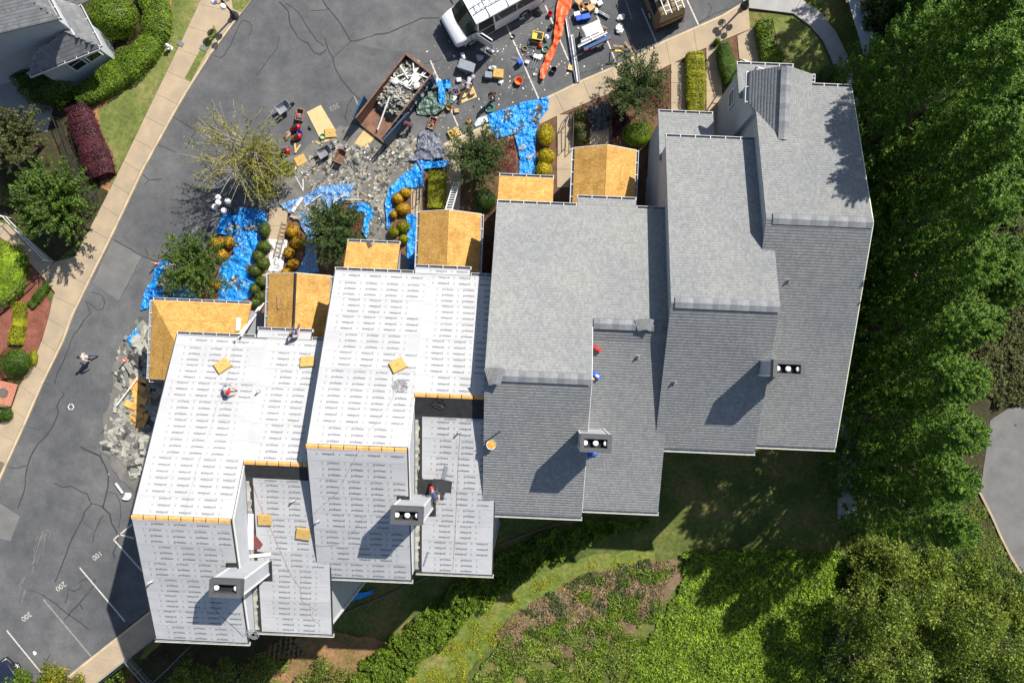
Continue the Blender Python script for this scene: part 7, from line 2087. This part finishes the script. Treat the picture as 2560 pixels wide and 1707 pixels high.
# ---------------------------------------------------------------- things on the roofs
def roof_bar(label, a, b, f, w, h, mat, name, cat):
    A, B = rp(*a, f, .06), rp(*b, f, .06)
    q = (B - A).to_track_quat('X', 'Z').to_matrix()
    tag(MB().box((0, 0, 0), ((B - A).length, w, h), q).build(name, X(mat), None, (A + B) / 2), label, cat)
roof_bar('grey metal drip edge leaning up the lower white roof', (628, 1284), (628, 1372), rb1, .30, .10, 'aluminium', 'drip_edge', 'trim'); roof_bar('small grey metal piece on the second lower roof', (1060, 1412), (1071, 1378), rb2, .08, .05, 'grey_plastic', 'flashing_piece', 'trim'); roof_bar('pale flashing strip beside the second chimney', (1108, 1200), (1116, 1165), rb2, .2, .03, 'grey_plastic', 'flashing_strip', 'trim'); roof_bar('white flashing strip below the worker by the second chimney', (1092, 1250), (1100, 1228), rb2, .22, .04, 'white_plastic', 'flashing_strip', 'trim')
roof_bar('dark pry bar pole beside the orange bucket lid on the shingled roof', (1208, 1108), (1250, 1078), lambda u, v: bp3(u, v), .05, .05, 'black_plastic', 'pry_bar', 'tool')
roof_bar('white length of flashing across the lower white roof by the chimney', (617, 1390), (678, 1384), rb1, .18, .05, 'white_plastic', 'flashing_strip', 'trim')
def roof_poly(label, pts, f, mat, name, cat, off=.04):
    w = [rp(*p, f, off) for p in pts]; c = sum(w, Vector()) / len(w)
    n = len(w); mb = MB(); mb.mesh([p - c for p in w] + [p - c - Vector((0, 0, .012)) for p in w], [tuple(range(n)), tuple(range(n, 2 * n))[::-1]] + [(i, (i + 1) % n, (i + 1) % n + n, i + n) for i in range(n)])
    tag(mb.build(name, X(mat), None, c), label, cat)
roof_poly('maroon metal offcut on the lower white roof', [(617, 1330), (634, 1330), (658, 1360), (650, 1372), (616, 1372)], rb1, 'maroon_metal', 'metal_offcut', 'sheet metal'); roof_poly('black felt patch beside the first chimney on the lower white roof', [(650, 1420), (680, 1400), (682, 1452), (640, 1452)], rb1, 'black_felt', 'felt_patch', 'felt'); roof_poly('black felt patch below the maroon metal', [(612, 1310), (622, 1310), (632, 1375), (680, 1384), (612, 1388)], rb1, 'black_felt', 'felt_patch', 'felt', .034)
roof_poly('black felt patch around the second chimney', [(1030, 1160), (1036, 1160), (1058, 1197), (1084, 1198), (1082, 1250), (1030, 1232)], rb2, 'black_felt', 'felt_patch', 'felt'); roof_poly('black felt strip right of the second chimney', [(1072, 1232), (1090, 1240), (1090, 1290), (1062, 1290)], rb2, 'black_felt', 'felt_patch', 'felt', .045)
roof_poly('dark felt saddle before the first chimney', [(565, 1406), (594, 1406), (594, 1417), (565, 1417)], bp1, 'black_felt', 'felt_patch', 'felt'); roof_poly('dark felt saddle before the second chimney', [(992, 1239), (1022, 1240), (1022, 1250), (992, 1249)], bp2, 'black_felt', 'felt_patch', 'felt')
roof_poly('grey shingle lying on the lean-to porch edge', [(916, 604), (925, 602), (932, 615), (922, 620)], lp2, 'felt_scrap', 'loose_shingle', 'shingle', .08)
roof_bar('brown wood strip lying on the gabled porch', (695, 738), (697, 772), pg1, .08, .05, 'old_board', 'wood_strip', 'wood'); roof_bar('white metal piece standing on the wrap-around porch', (598, 796), (596, 828), lambda u, v: wf(u, v) if False else 5.5 + .42 * (v + 2.96), .22, .2, 'aluminium', 'flashing_roll', 'trim')
for i, (px, py, f, s, l) in enumerate(((1237, 940, lambda u, v: fp3(u, v), .9, 'fanned bundle of grey shingles at the end of the ridge vent'), (1610, 812, lambda u, v: fp3(u, v), .62, 'bundle of grey shingles on the ridge next to the shadow'))):
    p = rp(px, py, f, .1)
    t = obj('shingle_bundle', l, 'shingles', p)
    for k in range(9):
        o = MB().box((0, 0, 0), (.30, s, .02)).build('shingle', X('old_shingle' if k % 2 else 'ridge_vent'), t, Vector(((k - 4) * .07, 0, .02 * k)), (k - 4) * -.07)
def rope(label, pts, f, mat, r=.007, name='rope'):
    w = [rp(*p, f(i) if callable(f) and f.__code__.co_argcount == 1 else f, .05) for i, p in enumerate(pts)]
    tag(MB().tube(w, r, 5).build(name, X(mat), None), label, 'rope')
rope('grey safety rope running down the first papered roof', [(590, 850), (583, 900), (572, 940), (545, 1010), (520, 1090), (490, 1180), (460, 1285)], fp1, 'rope_grey'); rope('red safety rope down the lower roof beside the first chimney', [(630, 1200), (650, 1260), (690, 1350), (725, 1430), (752, 1470), (755, 1500), (785, 1520), (780, 1540), (800, 1560)], rb1, 'rope_red'); rope('red safety rope down the second lower roof', [(1151, 1080), (1146, 1150), (1142, 1250), (1138, 1350), (1132, 1425)], rb2, 'rope_red')
rope('grey rope running from the coil down the second papered roof', [(983, 940), (982, 970), (985, 985), (980, 1000), (968, 1020), (955, 1035), (930, 1070), (900, 1115)], fp2, 'rope_grey'); rope('grey rope trailing over the back of the second papered roof', [(900, 1122), (870, 1180), (840, 1235), (800, 1270), (775, 1290)], bp2, 'rope_grey'); rope('black cable across the back of the first papered roof', [(530, 1490), (535, 1520), (560, 1545), (590, 1570), (610, 1590)], bp1, 'dark_metal'); rope('grey rope looping down the second roof behind the chimney', [(910, 1290), (880, 1335), (845, 1360), (800, 1365), (785, 1358)], bp2, 'rope_grey')
for i, (px, py, f, l) in enumerate(((1000, 965, fp2, 'tangle of grey rope on the second papered roof'), (1098, 1008, lambda u, v: 12.22 - .5 * (v - 1.9), 'tangle of black rope on the black felt strip'), (632, 1585, bp1, 'tangle of cable at the lower corner of the first papered roof'))):
    p = rp(px, py, f, .04); rr = random.Random(i); pts = []
    for k in range(60):
        a = k * .55; r_ = .22 + .12 * math.sin(k * 1.3) + rr.uniform(-.05, .05); x, y = math.cos(a) * r_ * 1.2, math.sin(a) * r_
        u, v = UV(px, py, p.z); uu, vv = u + x, v - y
        pts.append(L(uu, vv, f(uu, vv) + .05))
    tag(MB().tube(pts, .014, 5).build('rope_tangle', X('rope_grey' if i != 1 else 'dark_metal'), None), l, 'rope')
t = obj('bucket', 'orange and white bucket beside the pry bar on the shingled roof', 'bucket', rp(1229, 1110, bp3, .02))
MB().lathe([(.2, 0), (.24, .3), (.26, .31), (.26, .27), (.22, .24)], n=16).build('shell', X('white_plastic'), t); MB().lathe([(.05, .26), (.21, .26), (.21, .3), (.05, .33)], n=14).build('contents', X('vest_orange'), t)
t = obj('nail_gun', 'red nail gun lying beside the ridge step on the shingled roof', 'nail gun', rp(1491, 871, rb3, .05), -.6); MB().box((0, 0, .1), (.55, .14, .14)).build('body', X('red_plastic'), t); MB().box((.1, -.12, .08), (.12, .25, .10)).build('magazine', X('black_plastic'), t); MB().box((-.22, .05, .1), (.12, .1, .1)).build('grip', X('black_plastic'), t)
t = obj('nail_box', 'blue nail box at the end of the ridge vent on the shingled roof', 'box', rp(1491, 938, rb3, .05), -.6); MB().box((0, 0, .1), (.5, .22, .2)).build('carton', X('blue_plastic'), t); MB().box((.05, 0, .205), (.2, .12, .01)).build('paper_label', X('white_plastic'), t); MB().box((-.1, -.25, .05), (.25, .15, .1)).build('loose_nails', X('cardboard'), t)
t = obj('blue_box', 'blue wrapper behind the chimney of the shingled roof', 'wrapper', rp(1480, 1133, rb3, .05), .2); MB().box((0, 0, .08), (.6, .25, .14)).build('wrapper_body', X('blue_plastic'), t); MB().box((.1, .05, .155), (.2, .1, .01)).build('paper_label', X('white_plastic'), t)
for i, (px, py, f, nm) in enumerate(((648, 979, fp1, 'first papered roof, near the crouching worker'), (735, 1250, rb1, 'first lower papered roof'), (1148, 1080, rb2, 'second lower papered roof'), (796, 1301, bp2, 'back of the second papered roof'), (380, 1452, bp1, 'back of the first papered roof'))):
    p = rp(px, py, f); t = obj('plumbing_pipe', 'white plumbing pipe standing through the %s' % nm, 'pipe', p, 0, 'plumbing pipes on the papered roofs'); MB().lathe([(.05, -.1), (.05, .42), (.035, .42), (.035, .2)], n=10).build('pipe', X('white_plastic'), t); MB().lathe([(.12, .02), (.11, .04), (.055, .08)], n=12).build('collar', X('grey_plastic'), t)
# ================================================================ people
def person(label, root, yaw, J, cloth, hat=None, vest=None, hair=True):
    """continuous body grown round a posed skeleton; J: joint positions (facing +Y, feet at z=0)"""
    t = thing('person', label, 'person', root, yaw, 'roofing workers')
    names = ['pelvis', 'chest', 'neck', 'head', 'lsh', 'lel', 'lha', 'rsh', 'rel', 'rha', 'lhip', 'lkn', 'lan', 'lto', 'rhip', 'rkn', 'ran', 'rto']
    edges = [('pelvis', 'chest'), ('chest', 'neck'), ('neck', 'head'), ('neck', 'lsh'), ('lsh', 'lel'), ('lel', 'lha'), ('neck', 'rsh'), ('rsh', 'rel'), ('rel', 'rha'), ('pelvis', 'lhip'), ('lhip', 'lkn'), ('lkn', 'lan'), ('lan', 'lto'), ('pelvis', 'rhip'), ('rhip', 'rkn'), ('rkn', 'ran'), ('ran', 'rto')]
    rad = dict(pelvis=(.15, .12), chest=(.17, .125), neck=(.065, .065), head=(.085, .10), lsh=(.075, .075), lel=(.05, .05), lha=(.038, .038), rsh=(.075, .075), rel=(.05, .05), rha=(.038, .038), lhip=(.10, .10), lkn=(.065, .065), lan=(.05, .05), lto=(.045, .045), rhip=(.10, .10), rkn=(.065, .065), ran=(.05, .05), rto=(.045, .045))
    me = bpy.data.meshes.new('skeleton')
    me.from_pydata([J[n] for n in names], [(names.index(a), names.index(b)) for a, b in edges], [])
    o = bpy.data.objects.new('skeleton', me); COL.objects.link(o)
    sk = o.modifiers.new('skin', 'SKIN'); sk.use_smooth_shade = True
    su = o.modifiers.new('sub', 'SUBSURF'); su.levels = 1; su.render_levels = 1
    for i, n in enumerate(names):
        me.skin_vertices[0].data[i].radius = rad[n]
        me.skin_vertices[0].data[i].use_root = (n == 'pelvis')
    dg = bpy.context.evaluated_depsgraph_get()
    bm_ = bpy.data.meshes.new_from_object(o.evaluated_get(dg))
    bpy.data.objects.remove(o)
    mb = MB()
    vs = [v.co.copy() for v in bm_.vertices]; fs = [tuple(p.vertices) for p in bm_.polygons]
    V = {k: Vector(v) for k, v in J.items()}
    segs = [('pelvis', 'chest', 1), ('chest', 'neck', 1), ('neck', 'head', 0), ('neck', 'lsh', 1), ('lsh', 'lel', 1), ('lel', 'lha', 0), ('neck', 'rsh', 1), ('rsh', 'rel', 1), ('rel', 'rha', 0), ('pelvis', 'lhip', 2), ('lhip', 'lkn', 2), ('lkn', 'lan', 2), ('lan', 'lto', 3), ('pelvis', 'rhip', 2), ('rhip', 'rkn', 2), ('rkn', 'ran', 2), ('ran', 'rto', 3)]
    def near(p):
        best = (9, 0)
        for a, b, m in segs:
            d = V[b] - V[a]; k = max(0, min(1, (p - V[a]).dot(d) / d.length_squared)); q = (p - V[a] - d * k).length
            if q < best[0]: best = (q, m)
        return best[1]
    for f in fs:
        c = sum((vs[i] for i in f), Vector()) / len(f)
        mb.m.append(near(c))
    mb.v = [tuple(v) for v in vs]; mb.f = list(fs)
    # head, face and hands
    up = (V['head'] - V['neck']).normalized(); fw = Vector(J.get('look', (0, 1, -.1))); fw = (fw - up * fw.dot(up)).normalized(); sd_ = fw.cross(up)
    hc = V['head'] + up * .06
    def ell(c, r): mb.ball(c, r, 8, 0)
    i0 = len(mb.v); mb.ball((0, 0, 0), (.078, .098, .125), 10, 0)
    Mh = Matrix((sd_, fw, up)).transposed()
    for i in range(i0, len(mb.v)): mb.v[i] = tuple(Mh @ Vector(mb.v[i]) + hc)
    ell(hc + fw * .10 - up * .01, .018); ell(hc + sd_ * .078, .022); ell(hc - sd_ * .078, .022)
    for s in (-1, 1): mb.ball(hc + fw * .09 + sd_ * s * .032 + up * .02, .012, 6, 4)
    mb.bar(hc + fw * .094 - up * .055 - sd_ * .025, hc + fw * .094 - up * .055 + sd_ * .025, .012, .012, 4)
    for e, h in (('lel', 'lha'), ('rel', 'rha')):
        d = (V[h] - V[e]).normalized(); s_ = d.cross(Vector((0, 0, 1))); s_ = s_.normalized() if s_.length > .1 else Vector((1, 0, 0)); n_ = d.cross(s_)
        mb.box(V[h] + d * .05, (.1, .085, .032), Matrix((d, s_, n_)).transposed(), 0)
        for k, ln in enumerate((.07, .082, .078, .06)):
            b = V[h] + d * .09 + s_ * (k - 1.5) * .021
            mb.tube([b, b + d * ln * .55, b + d * ln * .9 + n_ * .02], [.010, .009, .007], 5, 0)
        mb.tube([V[h] + d * .03 + s_ * .042, V[h] + d * .07 + s_ * .075, V[h] + d * .10 + s_ * .08], [.012, .010, .008], 5, 0)
    mb.build('body', [X('skin'), X(cloth[0]), X(cloth[1]), X('boot'), X('hair')], t, smooth=True)
    mb = MB(); mb.lathe([(.10, .0), (.108, .05), (.085, .11), (.03, .135)], (0, 0, 0), 12)
    if hat: mb.lathe([(.155 if hat != 'cap' else .115, .0), (.15 if hat != 'cap' else .11, .012)], (0, 0, 0), 14)
    mb.v = [tuple(Mh @ Vector(v) + hc + up * .03) for v in mb.v]
    mb.build('hat' if hat else 'hair', X(hat if hat and hat != 'cap' else 'hair' if not hat else 'shirt_dark'), t, smooth=True)
    if vest:
        a, b = V['pelvis'] + (V['chest'] - V['pelvis']) * .25, V['neck'] - up * .02
        d = (b - a); s_ = (V['lsh'] - V['rsh']).normalized(); n_ = s_.cross(d.normalized())
        mb = MB(); rings = []
        for k, (w, dp) in enumerate(((.175, .145), (.19, .155), (.20, .15), (.17, .12), (.11, .09))):
            c = a + d * k / 4
            rings.append([tuple(c + s_ * math.cos(q) * w + n_ * math.sin(q) * dp) for q in [i * math.pi / 7 for i in range(14)]])
        loft(mb, rings); mb.build('safety_vest', X(vest), t, smooth=True)
    return t
def pose(kind):
    st = dict(pelvis=(0, 0, .95), chest=(0, .02, 1.25), neck=(0, .02, 1.47), head=(0, .05, 1.58), lsh=(-.19, .02, 1.42), lel=(-.26, .02, 1.14), lha=(-.27, .14, .92), rsh=(.19, .02, 1.42), rel=(.26, .02, 1.14), rha=(.27, .14, .92), lhip=(-.10, 0, .90), lkn=(-.11, .03, .50), lan=(-.12, -.01, .09), lto=(-.13, .16, .05), rhip=(.10, 0, .90), rkn=(.11, .03, .50), ran=(.12, -.01, .09), rto=(.13, .16, .05))
    if kind == 'walk':
        st.update(lkn=(-.10, .20, .52), lan=(-.10, .28, .10), lto=(-.10, .44, .08), rkn=(.10, -.02, .50), ran=(.10, -.30, .12), rto=(.10, -.16, .05), lha=(-.28, -.14, .95), lel=(-.25, -.10, 1.16), rha=(.27, .28, 1.02), chest=(0, .05, 1.25), neck=(0, .08, 1.46), head=(0, .12, 1.57))
    if kind == 'bend':
        st.update(pelvis=(0, -.18, .90), chest=(0, .12, 1.05), neck=(0, .33, 1.10), head=(0, .45, 1.10), lsh=(-.19, .28, 1.08), lel=(-.22, .38, .78), lha=(-.16, .45, .52), rsh=(.19, .28, 1.08), rel=(.22, .38, .78), rha=(.16, .45, .52), lhip=(-.10, -.18, .86), rhip=(.10, -.18, .86), lkn=(-.14, .04, .48), rkn=(.14, .04, .48), lan=(-.16, -.05, .09), ran=(.16, -.05, .09), lto=(-.18, .13, .05), rto=(.18, .13, .05), look=(0, .5, -1))
    if kind == 'crouch':
        st.update(pelvis=(0, -.10, .34), chest=(0, .08, .58), neck=(0, .22, .74), head=(0, .31, .80), lsh=(-.19, .18, .70), lel=(-.24, .36, .46), lha=(-.15, .52, .22), rsh=(.19, .18, .70), rel=(.24, .36, .46), rha=(.15, .52, .22), lhip=(-.11, -.08, .32), rhip=(.11, -.08, .32), lkn=(-.20, .30, .48), rkn=(.20, .26, .48), lan=(-.19, .05, .09), ran=(.19, .02, .09), lto=(-.20, .22, .05), rto=(.20, .19, .05), look=(0, .7, -.7))
    if kind == 'sit':
        st.update(pelvis=(0, 0, .12), chest=(0, -.03, .42), neck=(0, .0, .64), head=(0, .03, .75), lsh=(-.19, 0, .59), lel=(-.27, .08, .34), lha=(-.20, .30, .24), rsh=(.19, 0, .59), rel=(.27, .08, .34), rha=(.20, .30, .24), lhip=(-.10, .05, .10), rhip=(.10, .05, .10), lkn=(-.16, .45, .20), rkn=(.16, .45, .20), lan=(-.15, .60, -.18), ran=(.15, .60, -.18), lto=(-.15, .76, -.22), rto=(.15, .76, -.22))
    return st
person('worker in a pale shirt walking along the road on the left', P(237, 893, 0), math.radians(95), pose('walk'), ('shirt_pale', 'denim'))
person('worker in an orange vest standing beside the white bags', P(1232, 250, 0), math.radians(200), pose('stand'), ('shirt_dark', 'denim'), 'cap', 'vest_orange')
person('dark dressed worker bending at the open dumpster door', P(1028, 322, 0), math.radians(70), pose('bend'), ('shirt_maroon', 'shirt_dark'), None)
person('worker crouching on the first papered roof with a nail gun', rp(569, 972, fp1), math.radians(250), pose('crouch'), ('shirt_pale', 'denim'), 'red_plastic')
person('worker in a grey shirt sitting on the papered eave above the gabled porch', rp(739, 842, fp1) + Vector((0, 0, .02)), 0, pose('sit'), ('shirt_grey', 'denim'))
person('worker bent over black felt beside the second chimney', rp(1094, 1236, rb2), math.radians(20), pose('bend'), ('denim', 'cardboard'), 'red_plastic')
person('worker sorting tools beside the grey job box', P(1176, 212, 0), math.radians(170), pose('bend'), ('shirt_grey', 'shirt_dark'), 'white_plastic')
tag(tarp('black felt sheet held by the worker beside the second chimney', [(1090, 1195), (1128, 1200), (1124, 1226), (1086, 1218)], 'black_felt', 17, .1, 0, .09, 1.6, 'felt', name='felt_sheet'))
o = COL.objects[-1] if False else bpy.data.objects['felt_sheet']
q = rp(1107, 1210, rb2, .55); me = o.data
cx = sum(v.co.x for v in me.vertices) / len(me.vertices); cy = sum(v.co.y for v in me.vertices) / len(me.vertices)
o.location = (q.x - cx, q.y - cy, q.z)
